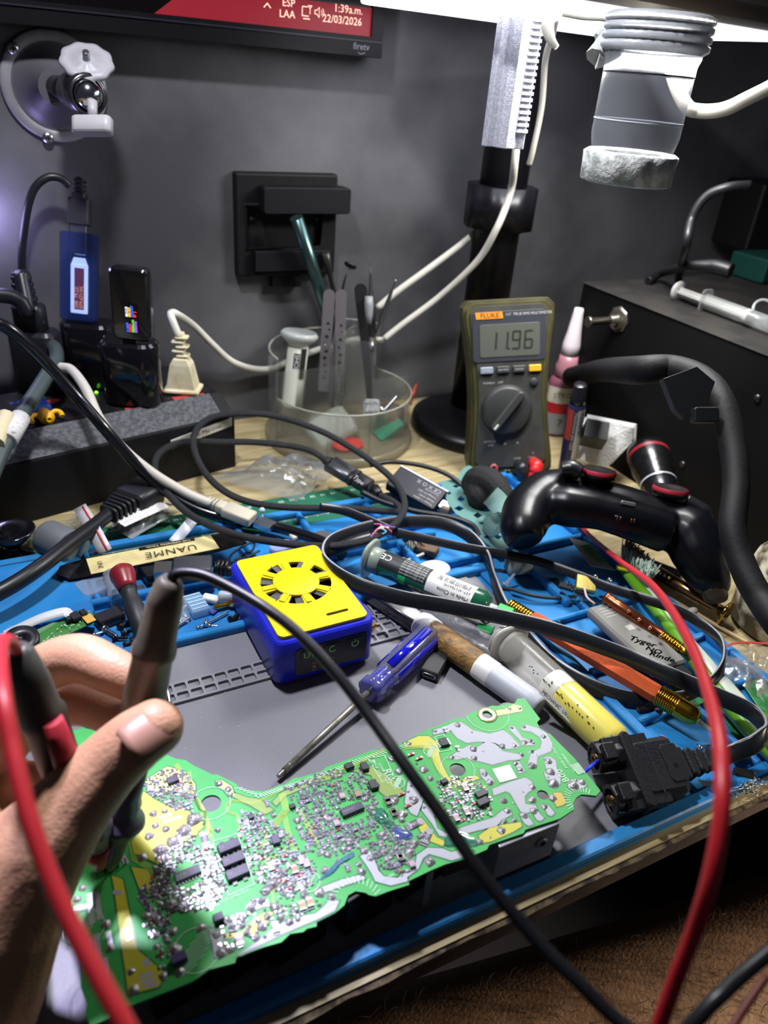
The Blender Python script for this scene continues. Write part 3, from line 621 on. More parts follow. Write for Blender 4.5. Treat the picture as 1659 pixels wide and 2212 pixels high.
for k in range(8):
    an = rad(45*k+0.5); m.strip([(R0*math.cos(an), .006+R0*math.sin(an)), (R1*math.cos(an), .006+R1*math.sin(an))], .0042, UH+.0029)
build(m, 'grille_hub', YE, uv)
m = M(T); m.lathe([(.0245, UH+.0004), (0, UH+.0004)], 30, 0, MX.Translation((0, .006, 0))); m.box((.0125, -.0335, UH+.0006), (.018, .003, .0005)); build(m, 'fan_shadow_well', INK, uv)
m = M(T)
for k in range(7):
    an = rad(51.4*k); m.box((0, 0, 0), (.013, .010, .0004), 0, MX.Translation((.0175*math.cos(an), .006+.0175*math.sin(an), UH+.001)) @ MX.Rotation(an, 4, 'Z') @ MX.Rotation(.25, 4, 'X'))
build(m, 'fan_blade', mat('#55565a', .6, bump=.6, bscale=2000), uv, kind='stuff')
F = FR(T @ V((0, -UD/2-.0003, UH*.46+.0015)), x=T.to_3x3() @ V((1, 0, 0)), z=T.to_3x3() @ V((0, -1, 0)))
m = M(F); m.rbox((.0035, 0, 0), (.049, .0215, .0008), .003, ch=.0003); pan = build(m, 'control_panel', mat('#1d1f24', .3), uv)
for x in (-.012, .0035, .019): m = M(F); m.rbox((x, .0045, .0006), (.0115, .009, .0006), .0022, ch=.0003); build(m, 'button', mat('#24262b', .28), pan)
m = M(F); m.text('UV', FR((-.012, .0045, .00095)), .0062, align='CENTER')
m.strip([(.019+p[0], .0042+p[1]) for p in arc(0, 0, .0023, 130, 410, 14)], .0006, .00095); m.strip([(.019, .0048), (.019, .0075)], .0006, .00096)
m.strip([(.0035+p[0], .0045+p[1]) for p in arc(0, 0, .0022, 60, 330, 12)], .0006, .00095)
build(m, 'button_symbol', mat('#6fae5c', .5, emit=.15), pan)
m = M(F)
for i, t in enumerate(('25%', '50%', '75%')): x = -.0085+.0062*i; m.text(t, FR((x, -.0035, .0005)), .0019, align='CENTER'); m.box((x, -.0062, .0005), (.0014, .0014, .0003)); m.text('60 80', FR((x, -.0092, .0005)), .0012, align='CENTER')
build(m, 'panel_print', mat('#b9a9a6', .5), pan)
m = M(F)
for i in range(3): x = -.0085+.0062*i; m.strip([(x-.0015, -.0077), (x+.0015, -.0077), (x+.0015, -.0047), (x-.0015, -.0047)], .0002, .00052, closed=True)
build(m, 'indicator_outline', mat('#b7423c', .5), pan)

# torx screwdriver with a clear blue handle
sd = thing('screwdriver', 'blue clear handled torx screwdriver lying diagonally beside the UV lamp', 'screwdriver', P(800, 1490))
a = P(600, 1678, ZM+.0035); b = P(800, 1492, ZM+.011); c = P(925, 1373, ZM+.0125)
d = (c-b).normalized()
m = M(); m.cyl(a+(b-a)*.06, b+d*.01, .0019, .0021, 14); m.lathe([(.0011, 0), (.0013, .001), (.0013, .006), (.0019, .0095)], 12, 0, AX(a, b), ripple=(.12, 6)); build(m, 'shaft', mat('#a39e94', .38, .55, c2='#7c766c', scale=200), sd)
T = AX(b-d*.002, c); Lh = (c-b).length+.004
CLR = mat('#dfe2ff', .08, trans=.9, ior=1.45); CLB = mat('#1a1fd0', .12, trans=.35, coat=1)
m = M(T); pr = [(.0072, 0), (.0086, .002), (.0086, .006), (.0068, .008), (.0072, .0095), (.0068, .011), (.0072, .0125), (.0068, .014), (.0074, .0155), (.0068, .017), (.0082, .021), (.0086, Lh*.6), (.0088, Lh-.004), (.0078, Lh)]
m.lathe(pr, 36, 0, ripple=(.07, 9)); build(m, 'handle', CLR, sd, label='fluted clear plastic handle')
m = M(T)
for k in range(5):
    an = rad(72*k+8); w_ = rad(19)
    vs = []; 
    for z in (.0205, Lh-.0045):
        for t in (-1, -.33, .33, 1): vs.append((.0089*math.cos(an+w_*t), .0089*math.sin(an+w_*t), z))
    m.add(vs, [(0, 1, 5, 4), (1, 2, 6, 5), (2, 3, 7, 6)], 0, True)
m.lathe([(.0066, .001), (.0064, .019)], 20, 0, smooth=True)
build(m, 'blue_stripe', CLB, sd, solid=.0005, label='solid blue inlay stripes')

# black USB-C adapter
q = P(945, 1440, ZM); ad = thing('usb_adapter', 'small black USB-C adapter plug on the grey mat beside the screwdriver handle', 'adapter', q)
e = P(925, 1470, ZM); f = P(958, 1412, ZM); T = FR((e+f)/2, x=(f-e))
m = M(T); m.rbox((0, 0, .0042), ((f-e).length, .0125, .0075), .001, ch=.0008); build(m, 'shell', mat('#1a1b1e', .35, bump=.3, bscale=3000), ad)
m = M(FR((e+f)/2 - T.to_3x3() @ V(((f-e).length/2, 0, 0)) + V((0, 0, .0042)), x=T.to_3x3() @ V((0, 1, 0)), z=T.to_3x3() @ V((-1, 0, 0))))
m.rbox((0, 0, .0001), (.0092, .0032, .0006), .0015, 0, ch=.0001); m.rbox((0, 0, .0003), (.0083, .0024, .0006), .0012, 1, ch=.0001); build(m, 'socket', [CHROME, INK], ad)

# marker pen with brown worn wrap
mk = thing('marker_pen', 'grey capped marker pen with a worn brown peeling sleeve', 'marker', P(1050, 1430))
pts = [P(905, 1345, ZM+.0105), P(935, 1365, ZM+.0105), P(1050, 1448, ZM+.0095), P(1165, 1530, ZM+.0085)]
T = AX(pts[0], pts[3]); L_ = (pts[3]-pts[0]).length; l1 = (pts[2]-pts[0]).length
m = M(T); m.lathe([(.0062, 0), (.0085, .001), (.0088, .010), (.0085, .012)], 24); build(m, 'end_plug', mat('#c9c9cc', .4), mk)
m = M(T); m.lathe([(.0078, .009), (.0085, .0105), (.0088, .02), (.0086, l1*.98), (.0084, l1)], 24); build(m, 'worn_sleeve', mat('#97713a', .5, c2='#6a5230', scale=120, bump=1, bscale=500), mk, label='brown crinkled worn sleeve')
m = M(T); m.lathe([(.0087, l1*.9), (.0088, l1*.92), (.0088, l1+.006), (.0086, l1+.0065)], 24, ripple=(.01, 7)); build(m, 'torn_label', mat('#ecebe8', .6), mk)
m = M(T); m.lathe([(.0084, l1), (.0087, l1+.005), (.0086, L_-.009), (.0074, L_-.002), (.0062, L_), (0, L_+.0004)], 28); build(m, 'cap', mat('#b4b8c2', .38, bump=.15, bscale=2000), mk)
m = M(FR(pts[2]*.9+pts[0]*.1+V((-.006, -.0055, -.001)), x=(pts[3]-pts[0]), z=(-.45, -.75, .5))); m.text('S.A., Mex. C.V.', I4, .003); build(m, 'lettering', INK, mk)

# yellow flux syringe
sy = thing('syringe', 'large clear syringe half full of yellow liquid beside the marker pen', 'syringe', P(1200, 1490))
a = P(1098, 1388, ZM+.0125); b = P(1340, 1618, ZM+.0125); T = AX(a, b); L_ = (b-a).length; R_ = .0118
PLA = mat('#dfddd0', .25, trans=.3, ior=1.3, alpha=.24, coat=.5); 
m = M(T); m.lathe([(R_, 0), (R_, .003), (R_*.98, L_-.006), (R_*.9, L_-.003), (R_*.55, L_), (.0028, L_+.0008), (.0025, L_+.008)], 30); build(m, 'barrel', PLA, sy)
m = M(T); m.rbox((0, 0, .001), (.030, .031, .0028), .009, ch=.0008); m.rbox((0, 0, -.004), (.024, .026, .003), .010, ch=.0008); m.lathe([(.0085, -.006), (.011, -.004), (.0115, .006)], 24); build(m, 'flange', mat('#d5d4cd', .32, trans=.3, alpha=.85), sy)
m = M(T); m.lathe([(R_*.9, L_*.42), (R_*.93, L_*.44), (R_*.93, L_*.52), (R_*.88, L_*.54)], 24); build(m, 'piston', mat('#dcdcd2', .4), sy)
m = M(T); m.lathe([(R_*.94, L_*.54), (R_*.95, L_*.56), (R_*.945, L_-.007), (R_*.8, L_-.003), (.004, L_-.0012), (0, L_-.001)], 26); build(m, 'yellow_liquid', mat('#e6d60a', .3, c2='#e8da1c', scale=30, coat=.5), sy)
m = M(T); m.lathe([(.0045, L_), (.0052, L_+.001), (.0048, L_+.011), (.004, L_+.012)], 16, ripple=(.06, 6)); build(m, 'nozzle_cap', mat('#d8dad2', .25, trans=.5, alpha=.8), sy)
m = M(FR(a.lerp(b, .62)+V((-.0075, -.0085, .0025)), x=(b-a), z=(-.5, -.6, .62))); m.box((0.008, -.003, 0), (.062, .0045, .0002), 0); m.text('MECHANIC  UV559 SOLDER FLUX', FR((-.022, -.003, .0002)), .0028, 1); build(m, 'label_strip', [mat('#d5d4cb', .5), INK], sy)
m = M()
for i in range(38):
    t = random.uniform(.3, 1); an = random.choice((random.gauss(1.2, .12), random.gauss(-1.9, .4) if t > .9 else 1.25)); m.box((0, 0, 0), (.0008, .0008, .0002), 0, T @ MX.Rotation(an-1.2-.75, 4, 'Z') @ MX.Translation((0, R_*1.005, L_*t)) @ MX.Rotation(PI/2, 4, 'X'))
build(m, 'dirt_speck', mat('#3a3524', .8), sy, kind='stuff')

# orange craft knife
kn = thing('craft_knife', 'orange six sided craft knife with knurled brass ends and thin blade', 'knife', P(1300, 1440))
a = P(1100, 1308, .0165); b = P(1500, 1548, .0165)
L_ = (b-a).length; T = AX(a, b); tpos = lambda x: (P(x, 1308+(x-1100)*.6, .0165)-a).length
l0 = tpos(1148); l1 = tpos(1422); l2 = tpos(1462)
m = M(T); m.lathe([(.0056, l0), (.0062, l0+.002), (.0062, l1-.002), (.0056, l1)], 6, 0, MX.Rotation(rad(10), 4, 'Z'), smooth=False); build(m, 'grip', mat('#cf5a28', .38, .35, bump=.5, bscale=3000), kn, label='orange hexagonal metal grip')
BR = mat('#c79a34', .22, 1); BRK = mat('#c79a34', .25, 1, bump=1, bscale=1500)
m = M(T)
def knurl(z0, z1, r, n=26, rows=9):
    for i in range(rows):
        z = z0+(z1-z0)*i/rows; m.lathe([(r*.93, z), (r*1.02, z+(z1-z0)/rows*.5), (r*.93, z+(z1-z0)/rows)], n, 0, MX.Rotation(i*.12, 4, 'Z'), ripple=(.05, n/2))
knurl(0, l0, .0052); build(m, 'tail_collar', BR, kn)
m = M(T); knurl(l1, l2, .0068); m.lathe([(.0068, l2), (.0066, l2+.001), (.0066, L_-.003), (.0058, L_), (.0034, L_+.003)], 24); build(m, 'chuck', BR, kn)
m = M(); q = P(1490, 1545, .0165); t = P(1562, 1590, .008); u = (t-q); s_ = V((-u.y, u.x, 0)).normalized()
vs = [q+s_*.0028, q-s_*.002, q.lerp(t, .35)-s_*.0038, q.lerp(t, .7)-s_*.003, t, q.lerp(t, .6)+s_*.0002, q.lerp(t, .3)+s_*.0022]
n = len(vs); m.add([v+V((0, 0, .0002)) for v in vs]+[v-V((0, 0, .0002)) for v in vs], [tuple(range(n)), tuple(range(2*n-1, n-1, -1))]+[(i, (i+1) % n, (i+1) % n+n, i+n) for i in range(n)]); build(m, 'blade', mat('#c6d3dc', .15, .9), kn)

# green flux tube with printed label
fx = thing('flux_syringe', 'dark green flux syringe with black and white printed label', 'syringe', P(930, 1260))
a = P(797, 1205, .022); b = P(1058, 1312, .020); T = AX(a, b); L_ = (b-a).length; R_ = .0098
m = M(T); m.lathe([(R_, .002), (R_, L_-.006), (R_*.7, L_-.001), (.003, L_)], 30); build(m, 'barrel', mat('#1d5b42', .22, trans=.15, coat=.6), fx)
m = M(T); m.rbox((0, 0, .0012), (.030, .026, .0030), .010, ch=.0009); m.lathe([(.0095, 0), (R_*1.03, .002), (R_*1.03, .012)], 26); build(m, 'flange', mat('#b9c6b4', .3, trans=.4, alpha=.85), fx)
def wrap(m, T, R, z0, z1, a0, a1, mi): m.lathe([(R, z0), (R, z1)], 16, mi, T, a0=a0, a1=a1)
up = T.inverted().to_3x3() @ V((-.35, -.75, .8)); A0 = math.degrees(math.atan2(up.y, up.x))
m = M(); wrap(m, T, R_*1.012, .012, .052, A0-75, A0+28, 0); wrap(m, T, R_*1.014, .052, L_-.012, A0-75, A0+50, 1); wrap(m, T, R_*1.02, .030, .036, A0+29, A0+70, 2); build(m, 'label', [mat('#1c211f', .5), mat('#e3e3df', .5), mat('#27b765', .3)], fx, label='black and white wrap-round label')
def onT(T, R, z, ang, rd=1):           # small tangent frames on a cylinder: text reading along -z
    an = rad(ang); n_ = T.to_3x3() @ V((math.cos(an), math.sin(an), 0)); return FR(T @ V((R*math.cos(an), R*math.sin(an), z)), x=T.to_3x3() @ V((0, 0, rd)), z=n_)
m = M()
m.text('CE', onT(T, R_*1.04, .021, A0-22, -1), .0075)
for i, z in enumerate((0,)):
    for k in range(7): m.text('flux for BGA and solder work', onT(T, R_*1.03, .050, A0+18-13*k, -1), .0021, squash=.8)
m.text('ROHS', onT(T, R_*1.03, .036, A0-68, -1), .004)
build(m, 'white_print', PRW, fx)
m = M(); m.text('Made in China', onT(T, R_*1.035, L_-.014, A0+20, -1), .0042); m.text('6971402784390', onT(T, R_*1.035, L_-.014, A0-8, -1), .0032)
for i in range(34):
    if random.random() < .85: z = L_-.016-i*.00075; m.add([onT(T, R_*1.035, z, A0-18-k*9) @ V((0, 0, 0)) for k in range(4)]+[onT(T, R_*1.035, z+random.choice((.0003, .0005)), A0-18-k*9) @ V((0, 0, 0)) for k in range(4)], [(k, k+1, k+5, k+4) for k in range(3)])
build(m, 'black_print', INK, fx)
m = M(T); m.lathe([(.0034, L_-.001), (.0032, L_+.006)], 16, 1); m.box((0, 0, L_+.011), (.0085, .0085, .011), 0); build(m, 'green_cap', [mat('#1fae4c', .3, trans=.2), mat('#cfe0d6', .2, trans=.5)], fx, bevel=.0006)

# grey battery pack with handwriting
bt = thing('battery_pack', 'flat grey battery pack with black handwriting beside the orange knife', 'battery', P(1380, 1390))
c4_ = [P(1258, 1303, .022), P(1345, 1302, .022), P(1487, 1428, .022), P(1415, 1447, .022)]
cen = sum(c4_, V())/4; ex = (c4_[3]-c4_[0]+c4_[2]-c4_[1]).normalized(); T = FR(cen, x=ex); LX = ((c4_[3]-c4_[0]).length+(c4_[2]-c4_[1]).length)/2
LYv = abs((T.inverted() @ c4_[1]-T.inverted() @ c4_[0]).y+(T.inverted() @ c4_[2]-T.inverted() @ c4_[3]).y)/2
m = M(T); m.rbox((0, 0, -.004), (LX, LYv, .0085), .003, ch=.0016); build(m, 'cell', mat('#74746e', .5, bump=.1), bt)
m = M(T)
s0 = .5 if (T.to_3x3() @ V((0, 1, 0))).x > 0 else -.5
for i, (t, sz, x, y) in enumerate((('Tyger', .0075, .13, .1), ('NO', .0065, .27, .06), ('Rinde.', .007, .38, .02))): [m.text(t, FR((LX*x+dx, -LYv*y+dy, .0004), x=(.75, .65, 0)), sz, 0, align='CENTER', shear=.3) for dx in (0, .0003) for dy in (0, .0003)]
build(m, 'handwriting', INK, bt)
m = M(T); 
for i in range(4): m.strip([(-LX*.42+i*.003, -LYv*.3), (-LX*.42+i*.003, LYv*.25)], .0006, .0003)
m.box((-LX*.08, 0, .0002), (.005, .006, .0002)); build(m, 'faded_print', mat('#aaa9a2', .5), bt)
m = M(T); m.box((LX/2+.004, 0, -.004), (.012, LYv*.7, .004)); build(m, 'terminal_board', BLACK, bt, bevel=.0005)

# IEC twin plug with flat cord (the plug; the cord is further down)
pg = thing('power_plug', 'black moulded figure-eight power plug on a flat black cord', 'plug', P(1420, 1660))
a = P(1290, 1685, .018); b = P(1560, 1640, .018); T = FR(a, x=(b-a), z=(-.1, -.35, 1)); Lp = (b-a).length
PB = mat('#17181c', .42, bump=.25, bscale=1200)
m = M(T); m.rbox((Lp*.44, 0, 0), (Lp*.34, .032, .0165), .004, ch=.003); m.rbox((Lp*.26, 0, 0), (.006, .042, .020), .003, ch=.001); m.box((Lp*.33, 0, .0), (.016, .038, .014)); build(m, 'housing', PB, pg, bevel=.0008)
m = M(T)
for k in range(5): x = Lp*(.64+.072*k); w_ = .018-.0022*k; m.rbox((x, 0, 0), (Lp*.055, w_, .0125-.001*k), .003, ch=.001)
m.rbox((Lp*.8, 0, 0), (Lp*.42, .0105, .0075), .003, ch=.001); build(m, 'strain_relief', PB, pg)
for s_ in (-1, 1):
    m = M(T); Tc = MX.Translation((Lp*.25, s_*.0115, 0)) @ MX.Rotation(-PI/2, 4, 'Y')
    m.lathe([(.0086, 0), (.0086, .016), (.0082, .017), (.0062, .017), (.006, .006), (0, .006)], 8, 0, Tc, smooth=False)
    m.box((Lp*.12, s_*.0165, 0), (.012, .007, .008)); m.box((Lp*.17, s_*.017, .004), (.012, .006, .006)); m.box((Lp*.1, s_*.011, .009), (.007, .009, .006)); m.box((Lp*.1, s_*.011, -.008), (.008, .009, .005)); build(m, 'socket_barrel', PB, pg, bevel=.0006)
    m = M(T); m.lathe([(.0028, .004), (.0028, .0175), (.002, .0175), (.002, .009), (0, .009)], 10, 0, Tc); m.sphere((Lp*.25-.016, s_*.0115+.001, .001), .0017, 0, 8); build(m, 'contact', mat('#b08a5a', .25, 1), pg)
m = M(T); m.rbox((Lp*.545, 0, .0085), (.010, .021, .0012), .002, ch=.0004); build(m, 'date_pad', PB, pg)
m = M(T); m.lathe([(.0013, .0092), (0, .0092)], 12, 0, MX.Translation((Lp*.545, -.002, 0))); build(m, 'pin_hole', INK, pg)
m = M(T)
for i, t in enumerate(('VDE  UL', '(JET)', 'NEMA', 'AP')): m.text(t, FR((Lp*(.36+.04*i), .012-.001*i, .0085), x=(0, -1, 0)), .0042)
m.text('10A 250V', FR((Lp*.33, .016, .0105), x=(0, -1, 0)), .003); m.strip([(Lp*.39, -.015), (Lp*.39, .015)], .0007, .0084); build(m, 'moulded_lettering', mat('#2a2b31', .35), pg)
m = M(); m.cyl(P(1255, 1674, .0255), T @ V((Lp*.1, .0115, 0)), .0011, n=8); build(m, 'blue_wire', mat('#1b35c8', .4), pg)

# flat cord, black with a white edge line
def roundrect(w, h, n=3):
    pts = []
    for (cx, a0) in ((w/2-h/2, -90), (-(w/2-h/2), 90)):
        for k in range(n*2+1): an = rad(a0+180*k/(n*2)); pts.append((cx+h/2*math.cos(an), h/2*math.sin(an)))
    return pts
SEC = [(.00475*a, .0015*b) for a, b in ((-1,-.5),(-.85,-1),(.85,-1),(1,-.5),(1,.5),(.85,1),(-.85,1),(-1,.5))]
def flat(name, label, path, up, mt, white=True, w=1.05, cat='cable', wm=None):
    t_ = thing(name, label, cat, V(path[len(path)//2]))
    m = M(); m.tube(path, w, up=up, sect=SEC, sub=10); build(m, 'sheath', mt, t_)
    if white:
        m = M(); m.tube(path, w, up=up, sect=[(.0044, -.0009), (.00486, -.0007), (.00486, .0007), (.0044, .0009)], sub=10); build(m, 'white_line', wm or mat('#9b9da3', .5), t_, label='pale line along the cord edge')
    return t_
FB = mat('#1c1e23', .3, bump=.1)
path = [P(1545, 1643, .018), P(1590, 1624, .021), P(1630, 1606, .027), P(1652, 1578, .031), P(1625, 1540, .032), P(1560, 1508, .032), P(1450, 1460, .032), P(1340, 1412, .030), P(1200, 1362, .033), P(1080, 1332, .034), P(960, 1308, .036), P(860, 1290, .040), P(770, 1262, .042), P(718, 1232, .041), P(697, 1203, .036), P(712, 1172, .030), P(760, 1150, .026), P(820, 1134, .024), P(890, 1126, .024), P(960, 1132, .023), P(1015, 1160, .020), P(1052, 1205, .017), P(1068, 1255, .015), P(1090, 1310, .0085), P(1135, 1370, .0075), P(1190, 1430, .0072), P(1270, 1480, .0072), P(1350, 1508, .0072), P(1420, 1512, .0075)]
flat('flat_power_cord', 'flat black power cord with white edge line looping over the whole mat', path, (.2, .5, .85), FB)
path = [P(1432, 1512, .008), P(1490, 1500, .017), P(1540, 1470, .022), P(1563, 1430, .027), P(1555, 1385, .028), P(1510, 1345, .028), P(1450, 1313, .030), P(1380, 1290, .028), P(1310, 1268, .024), P(1240, 1240, .021), P(1160, 1212, .020), P(1080, 1196, .020), P(1000, 1182, .022), P(900, 1160, .024), P(850, 1148, .026), P(790, 1122, .027), P(740, 1103, .027), P(690, 1095, .027)]
flat('flat_power_cord', 'second run of flat black cord curving round the battery pack and under the game controller', path, (.2, .5, .85), FB, w=.75)
# ------------------------------------------------------------------ things on the wall
# monitor
tv = thing('monitor', 'black monitor with a dark red taskbar along the screen bottom', 'monitor', (.15, .715, .36))
YS = .715
def w2(px, py, y=YS): q = PY(px, py, y); return (q.x, q.z)
bl = w2(-30, 40); br = w2(820, 131); zt = .62
T = FR((0, 0, 0), x=(1, 0, 0), z=(0, -1, 0))           # local xy = world x, z ; z toward viewer
def wallT(y): return MX.Translation((0, y, 0)) @ MX(((1, 0, 0, 0), (0, 0, -1, 0), (0, 1, 0, 0), (0, 0, 0, 1)))
x1 = br[0]; zb = (bl[1]+br[1])/2; zs_ = w2(560, 55)[1]; sx1 = w2(800, 75)[0]
m = M(wallT(YS))
m.prism([(-.35, zb), (x1, zb), (x1, zt), (-.35, zt)], -.016, .004, holes=[[(-.33, zs_), (sx1, zs_), (sx1, zt-.01), (-.33, zt-.01)]]); build(m, 'bezel', mat('#08080b', .4, spec=.3), tv, bevel=.001)
m = M(wallT(YS)); m.box(((x1-.35)/2, zb+.012, .0045), (x1+.35, .0012, .0012)); build(m, 'bezel_seam', mat('#23232c', .3), tv)
m = M(wallT(YS)); m.prism([(-.33, zs_), (sx1, zs_), (sx1, zt-.01), (-.33, zt-.01)], -.004, .0012); scr = build(m, 'screen', mat('#0a0708', .2), tv)
m = M(wallT(YS)); tx0 = w2(330, 0)[0]; tz1 = zs_+.0215; m.prism([(tx0, zs_+.0003), (sx1-.0005, zs_+.0003), (sx1-.0005, tz1), (tx0+.03, tz1)], .0012, .0014); build(m, 'taskbar', mat('#7a1420', .4, emit=.5), scr, label='glowing dark red taskbar')
m = M(wallT(YS+0))
def wt_(s_, px, py, size, al='CENTER'): q = w2(px, py); m.text(s_, MX.Translation((q[0], q[1], .0017)), size, 0, align=al)
wt_('ESP', 622, 7, .0078); wt_('LAA', 619, 31, .0078); wt_('1:39a.m.', 782, 25, .0082, 'RIGHT'); wt_('22/03/2026', 780, 49, .0082, 'RIGHT')
q = w2(576, 12); m.strip([(q[0]-.003, q[1]-.0015), (q[0], q[1]+.0015), (q[0]+.003, q[1]-.0015)], .0008, .0017)
q = w2(661, 24); m.strip([(q[0]-.004, q[1]+.003), (q[0]-.004, q[1]-.0035), (q[0]+.002, q[1]-.0035)], .0007, .0017); m.strip([(q[0]-.004, q[1]+.003), (q[0]+.001, q[1]+.003)], .0007, .0017); m.strip([(q[0]-.003, q[1]-.0055), (q[0]+.003, q[1]-.0055)], .0008, .0017); m.strip([(q[0]+.003, q[1]-.002), (q[0]+.003, q[1]+.002), (q[0]+.0045, q[1]+.004), (q[0]+.0015, q[1]+.004), (q[0]+.003, q[1]+.002)], .0006, .0017)
q = w2(688, 27); m.strip([(q[0]-.004, q[1]-.0013), (q[0]-.004, q[1]+.0013), (q[0]-.0023, q[1]+.0013), (q[0], q[1]+.0035), (q[0], q[1]-.0035), (q[0]-.0023, q[1]-.0013)], .0006, .0017, closed=True)
for r in (.0025, .0042): m.strip([(q[0]+r*math.cos(rad(t)), q[1]+r*math.sin(rad(t))) for t in range(-45, 50, 15)], .0005, .0017)
build(m, 'screen_text', mat('#f4c9b0', .5, emit=.9), scr)
m = M(wallT(YS)); q = w2(776, 101); m.text('firetv', MX.Translation((q[0], q[1], .0045)), .0075, 0, align='CENTER'); m.strip([(q[0]-.003, q[1]-.0045), (q[0], q[1]-.0055), (q[0]+.004, q[1]-.0042)], .0005, .0045); build(m, 'badge', mat('#7d7d86', .5), tv)

# ball-head wall mount
q = PY(118, 188, WY); bm_ = thing('wall_mount', 'round metal wall mount with chrome ball joint and white thumbwheel', 'wall mount', q)
R_ = abs(w2(232, 190, WY)[0]-w2(2, 180, WY)[0])/2
T = FR(q, x=(1, 0, 0), z=(0, -1, 0)); BM = mat('#8f8e92', .45, .3, c2='#7f7e82', scale=30)
m = M(T); m.lathe([(R_, 0), (R_, .0025), (R_*.97, .0035), (R_*.80, .0035), (R_*.78, .0025), (R_*.74, .0045), (R_*.3, .009), (.013, .0095)], 48, [0, 0, 0, 1, 1, 1, 1]); build(m, 'base_plate', [BM, mat('#5c5b61', .45, .3)], bm_)
for px_, py_ in ((27, 104), (103, 297)):
    s_ = PY(px_, py_, WY); m = M(FR(s_, z=(0, -1, 0))); m.lathe([(.0045, .0035), (.004, .0048), (.0015, .0052), (0, .0052)], 14); m.box((0, 0, .0053), (.005, .0009, .0004), 1); m.box((0, 0, .0053), (.0009, .005, .0004), 1); build(m, 'screw', [STEEL, INK], bm_)
hp = D(192, 205, (PY(140, 190, WY)-CO).dot(CF)-.052)
m = M(); m.cyl(q+V((0, 0, 0)), q.lerp(hp, .55), .0095, .0085, 20); build(m, 'stem', mat('#1b1a1f', .3, .5), bm_)
T2 = AX(q, hp); dd = (hp-q).length
m = M(T2); m.lathe([(.009, dd*.5), (.0135, dd*.58), (.0145, dd*.8), (.0145, dd-.002), (.0132, dd), (.0118, dd), (.0118, dd-.006), (0, dd-.01)], 28); build(m, 'socket', mat('#6c6b70', .25, .95), bm_)
m = M(); m.sphere(hp-(hp-q).normalized()*.002, .0108, 0, 20); build(m, 'ball', CHROME, bm_)
wd = D(188, 138, (hp-CO).dot(CF)+.004); upv = (wd-hp).normalized(); T3 = FR(wd, x=CR, z=-(wd-CO).normalized()*.60+V((0, 0, .80))) @ MX.Scale(.82, 4)
m = M(); m.cyl(hp, wd, .004, .003, 10, 0); build(m, 'neck', STEEL, bm_)
m = M(T3); m.lathe([(.008, -.004), (.021, -.002), (.0235, .001), (.0225, .004), (.018, .0048), (.013, .0038), (.0125, .0046), (.0085, .004), (.008, .005), (.0042, .0046)], 60, 0, ripple=(.035, 9)); build(m, 'thumbwheel', mat('#96949a', .45), bm_, label='scalloped white thumbwheel')
m = M(T3)
for k in range(5): m.lathe([(.0026, .003+k*.0019), (.0032, .0039+k*.0019), (.0026, .0048+k*.0019)], 12)
build(m, 'threaded_stud', STEEL, bm_)
kn_ = D(200, 272, (hp-CO).dot(CF)-.004); m = M(FR(kn_, x=CR, z=CU)); m.rbox((0, 0, 0), (.029, .011, .012), .004, ch=.001); m.lathe([(.0035, .006), (.0035, .018)], 12, 0); build(m, 'clamp_knob', mat('#9c9a9e', .45), bm_, label='white clamp knob')

# black box bracket on the wall
bk = thing('wall_bracket', 'black box-shaped bracket screwed to the wall beside the tool organiser', 'bracket', PY(600, 480, WY))
a = w2(500, 368, WY); b = w2(712, 585, WY); m = M(wallT(WY)); T = MX.Rotation(rad(-1.2), 4, 'Z')
cx, cz = (a[0]+b[0])/2, (a[1]+b[1])/2; W_, H_ = b[0]-a[0], a[1]-b[1]
m.prism([(cx-W_/2, cz-H_/2), (cx+W_/2, cz-H_/2), (cx+W_/2, cz+H_/2), (cx-W_/2, cz+H_/2)], 0, .012, holes=[[(cx-W_*.40, cz-H_*.22), (cx+W_*.36, cz-H_*.22), (cx+W_*.36, cz+H_*.2), (cx-W_*.40, cz+H_*.2)]])
m.box((cx, cz, .002), (W_*.9, H_*.6, .004)); build(m, 'housing', mat('#050507', .6, spec=.3), bk, bevel=.002)
m = M(wallT(WY)); m.rbox((cx+W_*.14, cz+H_*.27, .020), (W_*.86, H_*.25, .018), .003); m.box((cx+W_*.0, cz-H_*.33, .016), (W_*.7, H_*.2, .010)); m.box((cx, cz-H_*.56, .006), (W_*.3, H_*.14, .010)); build(m, 'clamp_bar', mat('#08080b', .55, spec=.3), bk, bevel=.001)
for s_ in (-1, 1): m = M(wallT(WY)); m.lathe([(.0035, .004), (.003, .006), (0, .0062)], 12, 0, MX.Translation((cx+s_*W_*.33, cz+H_*.06, 0))); build(m, 'screw', mat('#3a3836', .4, .8), bk)

# ------------------------------------------------------------------ lamp stand behind the meter
PL = thing('lamp_stand', 'tall black post on a heavy round base behind the multimeter', 'stand', (.468, .662, 0))
px0 = V((.468, .662, 0)); 
POST = mat('#0b0b0f', .4, spec=.3); m = M(MX.Translation(px0)); m.lathe([(.0235, .012), (.0235, .80)], 28); build(m, 'post', POST, PL)
m = M(MX.Translation(px0+V((-.005, -.025, 0)))); m.lathe([(.074, 0), (.076, .004), (.074, .013), (.066, .0165), (.03, .019), (.0, .019)], 48); build(m, 'base', mat('#0b0b0e', .35, spec=.3), PL)
def atpost(py):                           # height on the post seen at this picture row
    lo, hi = 0, 1.2
    for _ in range(40):
        z = (lo+hi)/2; v = V((px0.x, px0.y, z))-CO; y = 1106-FPX*v.dot(CU)/v.dot(CF)
        if y > py: lo = z
        else: hi = z
    return lo
zc0, zc1 = atpost(490), atpost(400)
